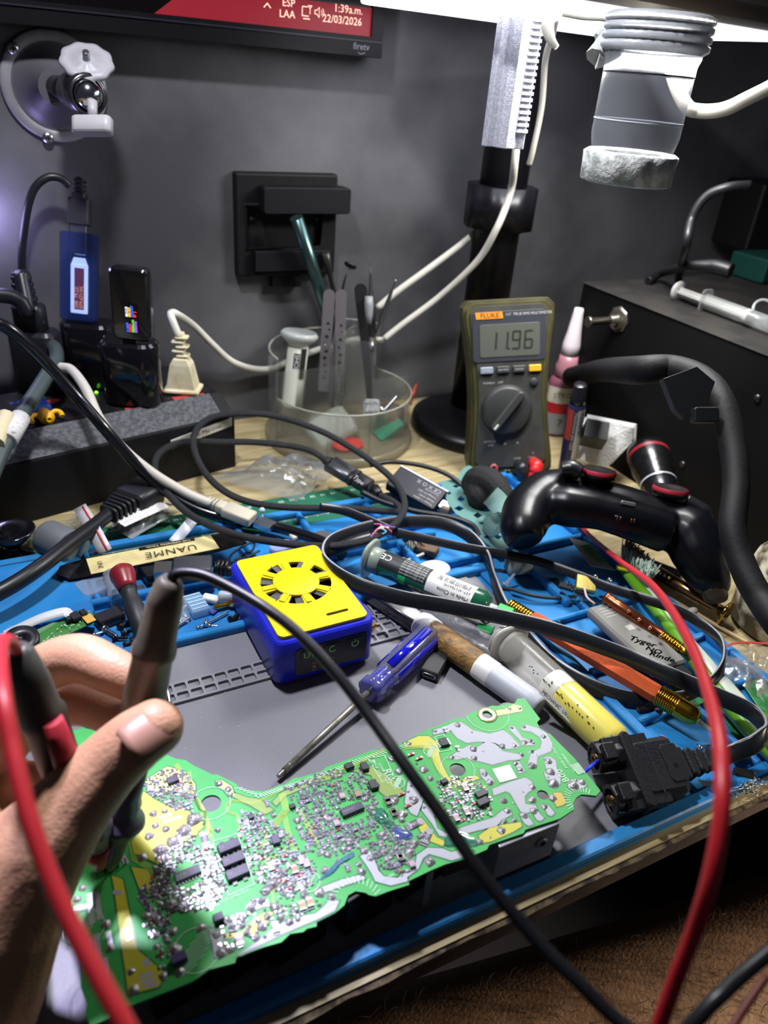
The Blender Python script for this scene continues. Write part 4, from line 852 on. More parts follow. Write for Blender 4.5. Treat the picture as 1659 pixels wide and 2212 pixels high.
m = M(MX.Translation(px0)); m.lathe([(.0255, zc0), (.034, zc0), (.034, zc1), (.0255, zc1)], 40, 0, ripple=(.04, 8)); build(m, 'clamp_ring', mat('#0b0b0f', .35, spec=.35), PL)
CORD = mat('#b3b0a6', .5)
m = M(); m.tube([PY(830, 732, .69), PY(870, 700, .685), PY(950, 640, .67), PY(1030, 565, .64), PY(1072, 495, .62), PY(1095, 440, .618), PY(1106, 400, .615), PY(1112, 350, .60), PY(1122, 250, .60), PY(1135, 120, .60), PY(1150, 0, .60), PY(1155, -60, .60)], .0034, 8)
build(m, 'white_power_cord', CORD, None, 'pale lamp cord clipped to the black post, nearer the multimeter', 'cable')
m = M(); m.tube([PY(815, 665, .70), PY(860, 628, .695), PY(940, 570, .685), PY(1018, 510, .675), PY(1040, 480, .680), PY(1060, 420, .682)], .0036, 8)
build(m, 'white_power_cord', CORD, None, 'pale cord running up to the back of the post clamp ring', 'cable')
m = M(); m.tube([PY(1143, 355, .60), PY(1152, 320, .595), PY(1170, 230, .59), PY(1178, 130, .58), PY(1192, 80, .57), PY(1202, 40, .56)], .0026, 8); build(m, 'thin_cord', mat('#8f8c84', .5), None, 'thin grey cord hanging behind the silver lamp bracket', 'cable')

# silver toothed bracket and lamp head
DPB = .56
lb = thing('lamp_bracket', 'silver toothed aluminium arm hanging down from the bright lamp head', 'bracket', D(1100, 200, DPB))
a = D(1085, 318, DPB); b = a+V((0, 0, .378-a.z)); T = FR(a, x=-CF, z=(b-a)); Lb = (b-a).length; AL = mat('#d2d3dc', .38, .6, c2='#b9bac4', scale=500, bump=.4, bscale=1500)
sec = [(-.004, -.0145), (.003, -.016), (.007, -.0125), (.005, -.0075), (.010, -.0045), (.013, .001), (.010, .0065), (.006, .0085), (.006, .0150), (-.004, .0150)]
# section: x toward viewer, y sideways
yax = T.to_3x3() @ V((0, 1, 0)); sg = 1 if yax.dot(CR) > 0 else -1
m = M(T); m.prism([(p, q*sg) for p, q in sec], 0, Lb); build(m, 'extrusion', AL, lb, bevel=.0006)
m = M(T)
for k in range(30):
    z = Lb*.15+k*.0040
    if z < Lb: m.box((.0068, .0118*sg, z), (.0035, .0085, .0022), top=(.6, 1))
build(m, 'tooth_rack', AL, lb, label='row of teeth along the arm')
ZL = .3835
p1 = P(1110, -2, ZL); p2 = P(1690, 90, ZL); dl = (p2-p1).normalized(); nl = V((-dl.y, dl.x, 0));  nl = nl if nl.dot(CF) > 0 else -nl
lh = thing('desk_lamp', 'flat dark lamp head with a glaring white light strip overhead', 'lamp', (p1+p2)/2)
T = FR(p1-nl*.012, x=dl); LW = (p2-p1).length; sgn = 1 if (T.to_3x3() @ V((0, 1, 0))).dot(nl) > 0 else -1
m = M(T); m.rbox((LW/2, sgn*.10, .0125), (LW+.02, .22, .018), .02, ch=.004); build(m, 'housing', mat('#3b3530', .5), lh)
m = M(T); m.rbox((LW/2, sgn*.10, .0015), (LW+.01, .212, .003), .018, ch=.001); build(m, 'light_panel', mat('#f2f3ff', .4, emit=5), lh, label='glaring white diffuser')
# magnifier tube
DT = .47
tb = thing('magnifier_tube', 'clear hanging inspection tube with knurled rings under the lamp head', 'magnifier', D(1385, 240, DT))
a = D(1349, 395, DT); b = a+V((0, 0, .379-a.z)); T = FR(a); L_ = (b-a).length; R_ = .0262
GL = mat('#c9ced6', .22, trans=.75, ior=1.05, bump=.15, bscale=60, alpha=.55); TRN = mat('#e4e6e2', .4, trans=.1, bump=.8, bscale=500, c2='#a3a8a4', scale=120)
m = M(T); m.lathe([(R_*.93, .018), (R_, L_*.30), (R_, L_*.34), (R_, L_*.72), (R_*1.05, L_*.76), (R_*1.06, L_*.9)], 44, 0, cap=False); build(m, 'clear_wall', GL, tb)
m = M(T); m.lathe([(R_*1.0, 0), (R_*1.06, .001), (R_*1.08, .012), (R_*1.10, .0165), (R_*1.0, .018), (R_*.9, .0165), (R_*.88, .001)], 72, 0, ripple=(.018, 12), cap=False); build(m, 'knurled_cap', TRN, tb, label='frosted knurled lower ring')
m = M(T)
for z in (L_*.78, L_*.83, L_*.88, L_*.93): m.lathe([(R_*1.04, z), (R_*1.16, z+.002), (R_*1.16, z+.0045), (R_*1.04, z+.006)], 72, 0, ripple=(.012, 36), cap=False)
build(m, 'threaded_collar', mat('#9fa3a8', .35, trans=.2, bump=.3), tb)
m = M(T); m.lathe([(R_*1.012, L_*.385), (R_*1.012, L_*.392)], 44, 0, cap=False); build(m, 'bright_line', mat('#dfe2ea', .3), tb)
m = M(T); m.lathe([(R_*1.01, L_*.655), (R_*1.01, L_*.665)], 44, 0, cap=False); build(m, 'dark_line', mat('#2a2c30', .3), tb)
m = M(); m.tube([D(1345, 60, DT-.02), D(1315, 80, DT-.022), D(1300, 105, DT-.022), D(1290, 125, DT-.022)], [.006, .005, .006, .0075], 8); m.tube([D(1290, 125, DT-.022), D(1310, 125, DT-.022), D(1335, 108, DT-.02)], [.006, .004, .005], 8); m.tube([D(1290, 82, DT-.02), D(1302, 75, DT-.02), D(1330, 90, DT-.02)], .003, 6); build(m, 'locking_lever', mat('#aeb0ac', .4), tb, label='dirty white locking lever')
m = M(); m.tube([D(1192, 30, .5), D(1183, 55, .5), D(1190, 85, .5), D(1203, 103, .5)], [.004, .0045, .003, .0018], 8); build(m, 'glue_drip', mat('#b9b7a8', .4, trans=.2), None, 'pale hanging wire end dripping from the lamp head edge', 'wire')
m = M(); m.tube([D(1215, 30, .5), D(1260, 38, .5), D(1310, 42, .5), D(1340, 60, .49)], .0016, 6); build(m, 'loose_wire', mat('#8b8a80', .4), None, 'thin loose wire running under the lamp head edge', 'wire')
m = M(); m.tube([D(1445, 40, .53), D(1450, 150, .53), D(1480, 225, .52), D(1510, 240, .52), D(1560, 237, .51), D(1610, 215, .50), D(1700, 165, .49), D(1820, 60, .48)], .0046, 10); build(m, 'lamp_power_cable', mat('#b5b0a2', .5), None, 'thick off-white cord curving out behind the clear hanging tube', 'cable')

# ------------------------------------------------------------------ black cabinet at the right
XC = .548
cb = thing('equipment_cabinet', 'large black metal equipment cabinet standing along the right side', 'cabinet', (.65, .45, 0))
m = M(); m.box((XC+.14, .608-.19, .0825), (.28, .38, .165)); build(m, 'case', mat('#040405', .65, spec=.2), cb, bevel=.001)
m = M(); m.box((XC+.141, .608-.19, .1656), (.284, .384, .0014)); build(m, 'lid', mat('#2a2825', .7, c2='#1f1d1c', scale=30, spec=.3), cb, bevel=.0005, label='dusty grey brown lid')
q = PX(1337, 690, XC); 
m = M(FR(q, z=(-1, 0, 0), x=(0, 1, 0))); m.lathe([(.0125, 0), (.0125, .0015), (.008, .003), (.004, .003), (.004, .012)], 24, 0, ripple=(.05, 8)); m.lathe([(.0035, .010), (.0036, .036), (.0052, .037), (.005, .040)], 10, 0, MX.Rotation(rad(0), 4, 'Y')); build(m, 'key_in_lock', mat('#8b867a', .3, .9), cb, label='dull metal lock rose with a pin')
for px_, py_ in ((1475, 1003), (1637, 860)):
    s_ = PX(px_, py_, XC); m = M(FR(s_, z=(-1, 0, 0))); m.lathe([(.0035, 0), (.003, .0015), (0, .002)], 12); build(m, 'screw', mat('#4b4a48', .35, .9), cb)
zt_ = .1663
def C(px, py, z=zt_): return P(px, py, z)
gy = thing('plunger_syringe', 'empty clear syringe with white plunger lying on the black cabinet', 'syringe', C(1550, 660))
a = C(1465, 628, zt_+.009); b = C(1700, 715, zt_+.009); T = AX(a, b); L_ = (b-a).length; PW = mat('#c3c3be', .4, trans=.2)
m = M(T); m.lathe([(.0095, 0), (.0095, .002), (.004, .0025)], 20); m.box((0, 0, L_*.35), (.0022, .008, L_*.66)); m.box((0, 0, L_*.35), (.008, .0022, L_*.66)); m.lathe([(.0065, L_*.66), (.0065, L_*.7)], 18); build(m, 'plunger', PW, gy)
m = M(T); m.lathe([(.0068, L_*.28), (.0068, L_)], 24); m.rbox((0, 0, L_*.28), (.022, .014, .002), .004); build(m, 'barrel', mat('#ccd0cf', .15, trans=.7, alpha=.55), gy)
m = M(FR(C(1648, 668, zt_+.012), z=(-.5, -.6, .5))); m.tube([(.0085*math.cos(t*.7), .0085*math.sin(t*.7), 0) for t in range(9)], .0015, 6, closed=True); build(m, 'clear_ring', mat('#c0c6c6', .15, trans=.6), None, 'small clear plastic ring on the cabinet beside the empty syringe', 'ring')
m = M(); q = C(1560, 590); m.box((q.x+.075, q.y-.03, zt_+.014), (.15, .05, .026)); build(m, 'green_box', mat('#06342d', .6, spec=.3), None, 'dark green box on the cabinet behind the empty syringe', 'box', bevel=.002)
m = M(); q = C(1580, 560); m.box((q.x+.085, q.y+.02, zt_+.05), (.15, .06, .08)); build(m, 'black_adapter', mat('#08080a', .5), None, 'tall black adapter block standing behind the green box', 'adapter', bevel=.004)
m = M(); m.tube([C(1465, 605), D(1480, 540, .68), D(1495, 470, .67), D(1525, 425, .66), D(1570, 405, .65), D(1620, 400, .65)], .0042, 8); build(m, 'black_cable', BLACK, None, 'black cable arching up from the cabinet to the adapter block', 'cable')
m = M(); m.tube([C(1400, 607, zt_+.004), C(1430, 590, zt_+.01), D(1480, 577, .72), D(1540, 575, .70), D(1580, 585, .69)], [.004, .004, .005, .007, .007], 8); build(m, 'black_cable', BLACK, None, 'black cable with thick end going into the green box', 'cable')
# thick hose
m = M(); m.tube([PX(1235, 815, .535), PX(1300, 800, .515), D(1370, 800, .56), D(1450, 797, .54), D(1520, 822, .52), D(1560, 875, .50), D(1582, 960, .485), D(1590, 1050, .47), D(1583, 1140, .455), D(1600, 1210, .445), D(1640, 1290, .43), D(1720, 1390, .41), P(1860, 1500, .009)], [.011, .011, .0105, .010, .0095, .009, .0085, .0082, .0082, .008, .008, .008, .008], 14)
build(m, 'thick_hose', mat('#0b0b0d', .65, c2='#111113', scale=80, bump=.2, spec=.25), None, 'thick black rubber hose arching down in front of the cabinet', 'hose')
m = M(); q = D(1500, 860, .49); m.T = FR(q, x=CR, z=-CF); m.prism([(-.022, .012), (0, .020), (.012, .010), (.006, -.006), (-.008, -.014), (-.014, -.008)], -.004, .004); m.rbox((.004, -.012, .006), (.016, .010, .008), .002); build(m, 'cord_clip', mat('#1a1b1d', .4), None, 'black folded velcro tie strapped round the thick hose', 'tie', bevel=.001)

# ------------------------------------------------------------------ power strip unit (UPS) at the left with what is plugged in
pa = P(-19.6 if False else 20, 1140, 0); pb2 = P(510, 1008, 0); ux = (pb2-pa).normalized(); 
U0 = pb2-ux*.40; UT = FR(U0, x=ux); ULn = .40; UDp = .115
ups = thing('voltage_regulator', 'black box-shaped voltage regulator with outlets against the wall at left', 'power unit', U0)
UB = mat('#0e0e12', .55, bump=.1, spec=.35); UG = mat('#55575a', .5, c2='#3a3c3f', scale=300, bump=.3, bscale=900, spec=.3)
prof = [(0, 0), (UDp, 0), (UDp, .066), (.030, .066), (.026, .068), (.001, .054), (0, .053)]   # (depth, height)
m = M(UT); vs = [(x, p[0], p[1]) for x in (0, ULn) for p in prof]; n = len(prof)
m.add(vs, [tuple(range(n-1, -1, -1)), tuple(range(n, 2*n))]+[(i, (i+1) % n, n+(i+1) % n, n+i) for i in range(n)], [0]*2+[0]*n); build(m, 'case', UB, ups, bevel=.0012)
m = M(UT); m.add([(x, y, z) for x in (.02, ULn-.012) for (y, z) in ((.0012, .0548), (.025, .0682), (.025, .0688), (.0004, .0548))], [(0, 1, 5, 4), (1, 2, 6, 5), (2, 3, 7, 6), (3, 0, 4, 7), (0, 3, 2, 1), (4, 5, 6, 7)]); build(m, 'sloping_rim', UG, ups, label='rough grey sloping front rim')
m = M(UT); m.box((ULn/2, .072, .0662), (ULn-.01, .08, .0012)); build(m, 'outlet_panel', mat('#141317', .4, c2='#2c2624', scale=60, lo=.55, hi=.7), ups)
ZU = .067
def U(px, py, z=ZU): return P(px, py, z)
m = M()
for a, b, w_ in (((272, 886), (342, 874), .008), ((374, 862), (442, 853), .008), ((98, 872), (128, 862), .008)):
    p, q = U(*a), U(*b); m.strip([(p.x, p.y), (q.x, q.y)], w_, ZU+.0002)
build(m, 'red_outlet_label', mat('#b03a3a', .6, c2='#8a2c2c', scale=200), ups, label='red outlet labels')
m = M(); q = U(208, 848); m.sphere((q.x, q.y, ZU), .0016, 0, 8); build(m, 'indicator_light', mat('#7cff20', .4, emit=3), ups, label='green indicator light')
p = PX(0, 0, 1) if False else None
fT = FR(pb2-ux*.0935+V((0, 0, .0475)), x=ux, z=UT.to_3x3() @ V((0, -1, 0)))
m = M(fT); m.prism([(.029, -.0125), (.090, -.0035), (.090, .0045), (.029, -.004)], 0, .0006); lb_ = build(m, 'paper_label', mat('#c9c5b8', .6), ups)
m = M(fT); m.text('JemcoTech Mic-cnet', FR((.033, -.0075, .0008), x=(1, .145, 0)), .0056); build(m, 'lettering', mat('#55534c', .6), lb_)
m = M(fT); 
for x in (.055,): m.lathe([(.0015, 0), (.001, .001), (0, .001)], 8, 0, MX.Translation((x, -.035, 0)))
build(m, 'rivet', BLACKG, ups)
m = M(); q = U(20, 873); m.text('KCJ-LUI', FR(V((q.x, q.y, ZU+.0002)), x=ux), .009); build(m, 'blue_print', mat('#27499a', .5), ups)

# two round-cornered chargers and USB testers
def charger(px, py, w_, h, label, mv=0):
    q = U(px, py); q = q+(q-V((0, 0, q.z)))*(mv/q.y) if mv else q; t_ = thing('wall_charger', label, 'charger', q); T = FR(q, x=CR)
    m = M(T); m.rbox((0, w_*.30, h/2), (w_, w_*.62, h), w_*.28, ch=.0025, n=6); build(m, 'body', mat('#0c0c10', .16, coat=.4), t_); return q, T
def dep(v): return (v-CO).dot(CF)
q1, T1 = charger(282, 882, .049, .057, 'glossy black charger in the front outlet, carrying the black USB tester')
q2, T2_ = charger(192, 815, .049, .060, 'glossy black charger behind, carrying the translucent blue USB tester', -.034)
ut = thing('usb_tester', 'black USB power tester with small colourful screen standing on the front charger', 'tester', q1+V((0, 0, .057)))
a = T1 @ V((.000, .010, .0585)); T = FR(a, x=CR, z=(0.0, 0, 1)); hU = .060; wU = .0315
m = M(T); m.rbox((0, .006, 0), (.012, .005, .006), .0005, 0); build(m, 'usb_plug', STEEL, ut)
Tf = FR(a+CR*.006+V((0, 0, .001)), x=CR, z=-V((CF.x, CF.y, 0)).normalized()) @ MX.Rotation(rad(-6), 4, 'Z')     # upright face frame: y up, z to viewer
m = M(Tf); m.rbox((0, hU/2, 0), (wU, hU, .013), .005, ch=.0018, n=6); build(m, 'shell', mat('#0f0f13', .2, coat=.5), ut)
m = M(Tf); m.rbox((.001, hU*.33, .0066), (.0115, .026, .0004), .0006); scr2 = build(m, 'display', mat('#08080a', .2), ut)
cols = [('#3a6cff', '0.146W', -.0035, 0), ('#ff3838', '0.001A', -.0012, 0), ('#58e02a', '00000mAh', .0012, 0), ('#b04cff', '00000Wh', .0035, 0), ('#f4f4f4', '00:12:33', -.0035, 1), ('#ffc21e', '000.024', -.0012, 1), ('#2f6bff', '5164.0CF', .0010, 1), ('#ff3838', '97  2', .0034, 1)]
for c_, t, x, k in cols:
    m = M(Tf); m.text(t, FR((.001+x, hU*.33-.012+k*.0128, .0070), x=(0, 1, 0)), .0031, squash=.78); build(m, 'digits', mat(c_, .5, emit=2.2), scr2)
bt_ = thing('usb_tester', 'translucent blue USB tester with a glowing amber display on the rear charger', 'tester', q2+V((0, 0, .060)))
a = T2_ @ V((-.006, .010, .061)); e = D(172, 502, dep(a)-.02); ax = (e-a).normalized(); Tb = FR(a, x=CR, y=None, z=-V((CF.x, CF.y, -.05)).normalized())
Tb = MX.Identity(4); zz = (-CF+ax*CF.dot(ax)).normalized(); Tb = FR(a, x=ax.cross(zz), z=zz); hB = (e-a).length; wB = .030
m = M(Tb); m.rbox((0, hB/2, 0), (wB, hB, .0125), .003, ch=.001); build(m, 'clear_shell', mat('#243a78', .12, trans=.4, ior=1.1, alpha=.55), bt_, label='translucent blue shell')
m = M(Tb); m.rbox((0, hB*.40, 0), (.021, hB*.72, .0016), .001, 0); m.rbox((0, hB*.86, 0), (.013, .016, .006), .0005, 1); m.box((-.0075, hB*.5, .001), (.0025, hB*.5, .0012), 1); build(m, 'inner_board', [mat('#23304a', .4), STEEL], bt_)
m = M(Tb); m.rbox((.001, hB*.37, .0022), (.0145, hB*.56, .0028), .001); m.prism([(-.0055, hB*.65), (.0075, hB*.65), (.0055, hB*.72), (-.0035, hB*.72)], .001, .0035); dsp = build(m, 'backlight_frame', mat('#b9cbff', .4, emit=1.6), bt_, label='glowing pale blue frame')
m = M(Tb); m.rbox((.0015, hB*.37, .0038), (.0085, hB*.47, .0008), .0004); build(m, 'display', mat('#7a3a34', .4, emit=.5), bt_)
m = M(Tb); m.text('508  79.22:', FR((-.0005, hB*.15, .0044), x=(0, 1, 0)), .0048, squash=.85); m.text('079.6711N_', FR((.0038, hB*.15, .0044), x=(0, 1, 0)), .0048, squash=.85); build(m, 'digits', mat('#ffb27a', .5, emit=1.0), bt_)
# usb cable plugged in the top of the blue tester
uc = thing('usb_cable', 'thin black USB cable plugged into the top of the blue tester', 'cable', e)
m = M(FR(e, x=Tb.to_3x3() @ V((1, 0, 0)), z=zz)); m.rbox((0, .002, 0), (.013, .008, .005), .0005, 1); m.rbox((0, .0165, 0), (.0175, .022, .010), .002, 0, ch=.001); m.rbox((0, .029, 0), (.011, .006, .009), .002, 0, ch=.001)
for k in range(3): m.rbox((0, .034+k*.0035, 0), (.0088, .0022, .0075), .002, 0)
m.rbox((0, .037, 0), (.006, .014, .006), .002, 0); build(m, 'plug', [DARK, STEEL], uc)
ye = e.y; m = M(); m.tube([PY(150, 402, ye), PY(132, 386, ye), PY(105, 383, ye), PY(78, 402, ye), PY(62, 440, ye), PY(52, 500, ye+.002), PY(47, 560, ye+.004), PY(50, 620, ye+.006), PY(58, 665, ye+.006), PY(75, 720, ye+.004), PY(95, 790, ye)], .0032, 8); build(m, 'wire', mat('#17181d', .4), uc)
# white twin-blade plug
wp = thing('power_plug', 'white mains plug pushed into the rightmost outlet of the black unit', 'plug', U(395, 852))
q = U(393, 850); T = FR(q+V((0, 0, .001)), x=CR, z=(.0, .0, 1)); PWm = mat('#d6cfb2', .45, c2='#c0b48a', scale=60)
m = M(T); m.add([(sx*a_, .006+sy*b_, z) for (a_, b_, z) in ((.0165, .012, 0), (.0165, .012, .003), (.0135, .010, .004), (.0095, .008, .026), (.0062, .0065, .032)) for sx, sy in ((-1, -1), (1, -1), (1, 1), (-1, 1))], [(k*4+i, k*4+(i+1) % 4, k*4+4+(i+1) % 4, k*4+4+i) for k in range(4) for i in range(4)]+[(3, 2, 1, 0), (16, 17, 18, 19)]); build(m, 'body', PWm, wp, bevel=.0012)
m = M(T)
for k in range(5): m.rbox((.0018*(-1)**k, .006, .034+.0042*k), (.0115, .0105, .0022), .002)
m.rbox((0, .006, .043), (.0075, .0085, .024), .002); build(m, 'strain_relief', PWm, wp)
dq = dep(T @ V((0, .006, .05))); m = M(); m.tube([T @ V((0, .006, .050)), D(384, 720, dq-.004), D(372, 690, dq-.008), D(370, 676, dq-.005), D(385, 680, dq), PY(420, 705, .70), PY(460, 745, .71), PY(500, 780, .72), PY(545, 796, .728), PY(585, 797, .730), PY(615, 785, .731), PY(660, 765, .731), PY(760, 735, .731), PY(826, 735, .70)], .0034, 8); build(m, 'wire', mat('#d2cfc2', .45), wp)
# black plug at far left
bp2 = thing('power_plug', 'large black mains plug with ribbed strain relief at the far left', 'plug', U(75, 815))
q = U(78, 830); q = q*(.690/q.y); q.z = ZU; T = FR(q, x=CR); m = M(T); m.rbox((0, .012, .028), (.040, .026, .056), .008, ch=.003); m.rbox((-.001, .012, .066), (.026, .018, .024), .006, ch=.002); build(m, 'body', mat('#16171c', .4), bp2)
m = M(T)
for k in range(4): m.rbox((-.003, .012, .082+k*.006), (.019-.001*k, .017-.001*k, .004), .006)
m.rbox((-.003, .012, .09), (.014, .013, .03), .005); build(m, 'strain_relief', mat('#1b1c21', .4), bp2)
tp = T @ V((-.003, .012, .104)); dt = dep(tp); m = M(); m.tube([tp, D(60, 672, dt), D(45, 652, dt-.005), D(20, 640, dt-.01), D(-30, 636, dt-.02)], .0062, 10); build(m, 'wire', mat('#15161b', .35), bp2)
# blue and yellow plastic fastener
by = thing('plastic_piece', 'small blue and yellow plastic clip lying on the black power unit', 'toy piece', U(95, 905))
q = U(100, 915); T = FR(q+V((0, .004, .0055)), x=(.25, -.95, 0)); m = M(T); m.lathe([(.0058, -.004), (.0060, .006), (.0050, .008), (.0026, .008), (.0026, .010), (.0014, .010), (.0014, .006), (0, .006)], 20, 0, MX.Rotation(PI/2, 4, 'Y')); build(m, 'yellow_nozzle', mat('#e0a80a', .4), by)
m = M(T)
for s_ in (-1, 1): m.tube([(.0, s_*.005, .001), (.0, s_*.009, .002), (.002, s_*.012, .001), (.006, s_*.012, -.001)], .0022, 6)
build(m, 'yellow_arm', mat('#e0a80a', .4), by)
m = M(T); m.rbox((-.012, 0, .001), (.018, .017, .0125), .004, ch=.002); m.rbox((-.010, -.010, -.001), (.010, .010, .007), .002); build(m, 'blue_body', mat('#16429e', .4), by)
# slanting grey tube with white sleeve
gt = thing('soldering_cable', 'thick grey-green cable with white paper sleeve slanting over the power unit', 'cable', U(60, 900))
gp = [D(-60, 1130, .50), D(0, 980, .535), D(38, 910, .56), D(80, 845, .59), D(108, 800, .615), D(122, 775, .63), D(118, 752, .645), D(100, 745, .66)]
m = M(); m.tube(gp, .0060, 12); build(m, 'sheath', mat('#3c4746', .5), gt)
m = M(); m.tube([D(14, 953, .5425), D(44, 903, .565)], .0074, 16, sub=2); build(m, 'paper_sleeve', mat('#c8c6c4', .6, c2='#8f8c86', scale=400, lo=.62, hi=.66), gt, label='white paper sleeve')
m = M(); m.tube([D(-10, 960, .53), D(2, 925, .545), D(14, 898, .555)], .0062, 10); build(m, 'cream_tube', mat('#cbbf9c', .5), None, 'cream coloured tube end at the far left edge', 'tube')
# ------------------------------------------------------------------ multimeter
mm = thing('multimeter', 'olive and grey digital multimeter reading 11.96 leaning upright by the lamp post', 'multimeter', P(1095, 1025, 0))
q = P(1100, 1035, .0)+V((0, 0, .004)); 
fx_ = V((CF.x, CF.y, 0)).normalized(); mup = (V((0, 0, 1))*math.cos(rad(14))+fx_*math.sin(rad(14)))
mx = (CR-mup*CR.dot(mup)); mx = (mx.normalized()+V((0, 0, 0))); mz = mx.cross(mup)
F = MX.Identity(4)
mx = (mx*math.cos(rad(8))+mup*math.sin(rad(8))).normalized(); mup = mz.cross(mx)
for i in range(3): F[i][0] = mx[i]; F[i][1] = mup[i]; F[i][2] = mz[i]; F[i][3] = q[i]
OLV = mat('#3f3c1c', .5, c2='#333118', scale=40, bump=.2); MG = mat('#383834', .5, c2='#30302d', scale=60, bump=.1)
def prof_w(t): return .0425-.0052*math.sin(PI*min(max((t-.1)/.8, 0), 1))-.002*(1-t) if t < 2 else 0
def outl(ins, H0, H1, n=26):
    pts = []
    for i in range(n+1): t = i/n; pts.append((prof_w(t)-ins, H0+(H1-H0)*t))
    pts[0] = (pts[0][0]-.006, H0); pts.insert(1, (prof_w(0)-ins, H0+.006)); pts[-1] = (pts[-1][0]-.006, H1); pts.insert(-1, (prof_w(1)-ins, H1-.006))
    pts = sorted(pts, key=lambda p: (p[1], -p[0] if p[1] > H0+.1 else p[0]))
    return pts+[(-x, y) for x, y in pts[::-1]]
m = M(F); m.prism(outl(0, .0, .168), -.042, 0); m.prism(outl(.0025, .002, .166), 0, .0025); build(m, 'holster', OLV, mm, label='worn olive rubber holster', bevel=.002)
m = M(F); m.prism(outl(.0065, .010, .163), -.001, .0042); face = build(m, 'face', MG, mm, bevel=.0012)
m = M(F); m.rbox((-.0005, .135, .0044), (.068, .046, .0012), .004, 0, ch=.0004); m.rbox((0, .1315, .0052), (.056, .030, .0006), .002, 1, ch=.0002); dsp = build(m, 'display', [mat('#33353b', .3), mat('#4c4f48', .3)], mm)
m = M(F)
def seg(x, y, digit, s_=.0078):
    on = {'1': 'bc', '9': 'abcdfg', '6': 'acdefg'}[digit]; h = s_; w_ = s_*.85
    P_ = dict(a=((0, 2*h), (w_, 2*h)), b=((w_, 2*h), (w_, h)), c=((w_, h), (w_, 0)), d=((0, 0), (w_, 0)), e=((0, 0), (0, h)), f=((0, h), (0, 2*h)), g=((0, h), (w_, h)))
    for k in on: (ax_, ay), (bx_, by) = P_[k]; m.strip([(x+ax_+ay*.08, y+ay), (x+bx_+by*.08, y+by)], .0019, .00565)
for i, d_ in enumerate('1196'): seg(-.021+i*.0115+(0 if i else .001), .1235, d_)
m.box((.0115-.0125, .1238, .00565), (.0016, .0016, .0001)); build(m, 'digits', mat('#23251f', .5), dsp)
m = M(F); m.prism([(-.031, .1515), (-.006, .1515), (-.007, .1575), (-.032, .1575)], .0042, .0056); build(m, 'orange_badge', mat('#c97c1e', .5), mm)
m = M(F); m.text('FLUKE', FR((-.0185, .1545, .0058)), .0062, 1, align='CENTER'); m.text('117  TRUE RMS MULTIMETER', FR((-.004, .1547, .0052)), .0034, 0); 
for t, x, y in (('HOLD', -.022, .1045), ('MIN MAX', -.0065, .1045), ('RANGE', .0085, .1045)): m.text(t, FR((x, y, .0072)), .0024, 0, align='CENTER')
for t, x, y, s_ in (('VoltAlert', -.020, .0925, .003), ('OFF', -.009, .0925, .003), ('AUTO-V', -.020, .036, .003), ('LoZ', -.019, .0325, .003), ('A', -.005, .033, .0035), ('A', .007, .0335, .0035), ('COM', .0065, .018, .003), ('V', .022, .0225, .003), ('10 A', -.0035, .0065, .003), ('FUSED', -.0035, .003, .003), ('CAT III', .02, .0185, .0022)): m.text(t, FR((x, y, .0045)), s_, 0, align='CENTER')
build(m, 'lettering', [mat('#a9a9a4', .6), mat('#43230c', .5)], mm)
for x, c_ in ((-.022, '#7b8190'), (-.0065, '#303235'), (.0085, '#303235'), (.0235, '#d89a1a')):
    m = M(F); m.rbox((x, .1045, .0052), (.0122 if c_ != '#d89a1a' else .0115, .0062, .0034), .001, ch=.0006); build(m, 'button', mat(c_, .5), mm, label='yellow button' if c_ == '#d89a1a' else None)
m = M(F); m.lathe([(.0038, .004), (.0038, .006), (.003, .0066), (0, .0066)], 20, 0, MX.Translation((.0225, .0915, 0))); build(m, 'backlight_button', mat('#2d2f31', .5), mm)
DT_ = MX.Translation((-.0035, .066, 0)); m = M(F); m.lathe([(.0245, .004), (.0242, .0055), (.0215, .0095), (.0205, .0100), (0, .0100)], 48, 0, DT_); dial = build(m, 'dial', mat('#2b2c2b', .5), mm)
m = M(F @ DT_ @ MX.Rotation(rad(-40), 4, 'Z')); m.rbox((0, 0, .0125), (.0075, .045, .007), .0035, ch=.001); build(m, 'dial_grip', mat('#343533', .45), dial, bevel=.0004)
m = M(F @ DT_ @ MX.Rotation(rad(-40), 4, 'Z')); m.box((0, -.018, .0162), (.002, .006, .0003)); build(m, 'pointer', mat('#c8c8c2', .5), dial)
m = M(F); T_ = MX.Translation((-.0165, .0095, 0)); m.lathe([(.0052, .0043), (.0052, .0055), (.0035, .0058)], 22, 1, T_); m.lathe([(.0042, .0057), (.0042, .006), (.0016, .006), (.0016, .005), (0, .005)], 20, 0, T_); build(m, 'input_socket', [mat('#b04a54', .4), INK], mm)
def banana(x, y, col, dirv, label):
    t_ = thing('test_lead_plug', label, 'plug', F @ V((x, y, .004))); a = F @ V((x, y, .003)); b = F @ V((x, y, .019)); c_ = b+(F.to_3x3() @ V(dirv)).normalized()*.030
    m = M(); m.tube([a, b, b.lerp(c_, .2)], [.0058, .0062, .0062], 14, sub=3); m.sphere(b, .0068, 0, 14); build(m, 'elbow', mat(col, .4), t_); m = M(); m.tube([b, b.lerp(c_, .5), c_], [.0062, .0056, .0042], 14, sub=4); build(m, 'grip', mat(col, .4), t_); return c_
bc_ = banana(.0085, .011, '#17181b', (.15, -1, .05), 'black right-angle test lead plug in the multimeter')
rc_ = banana(.0225, .0125, '#b81f24', (-.35, -1, .3), 'red right-angle test lead plug in the multimeter')

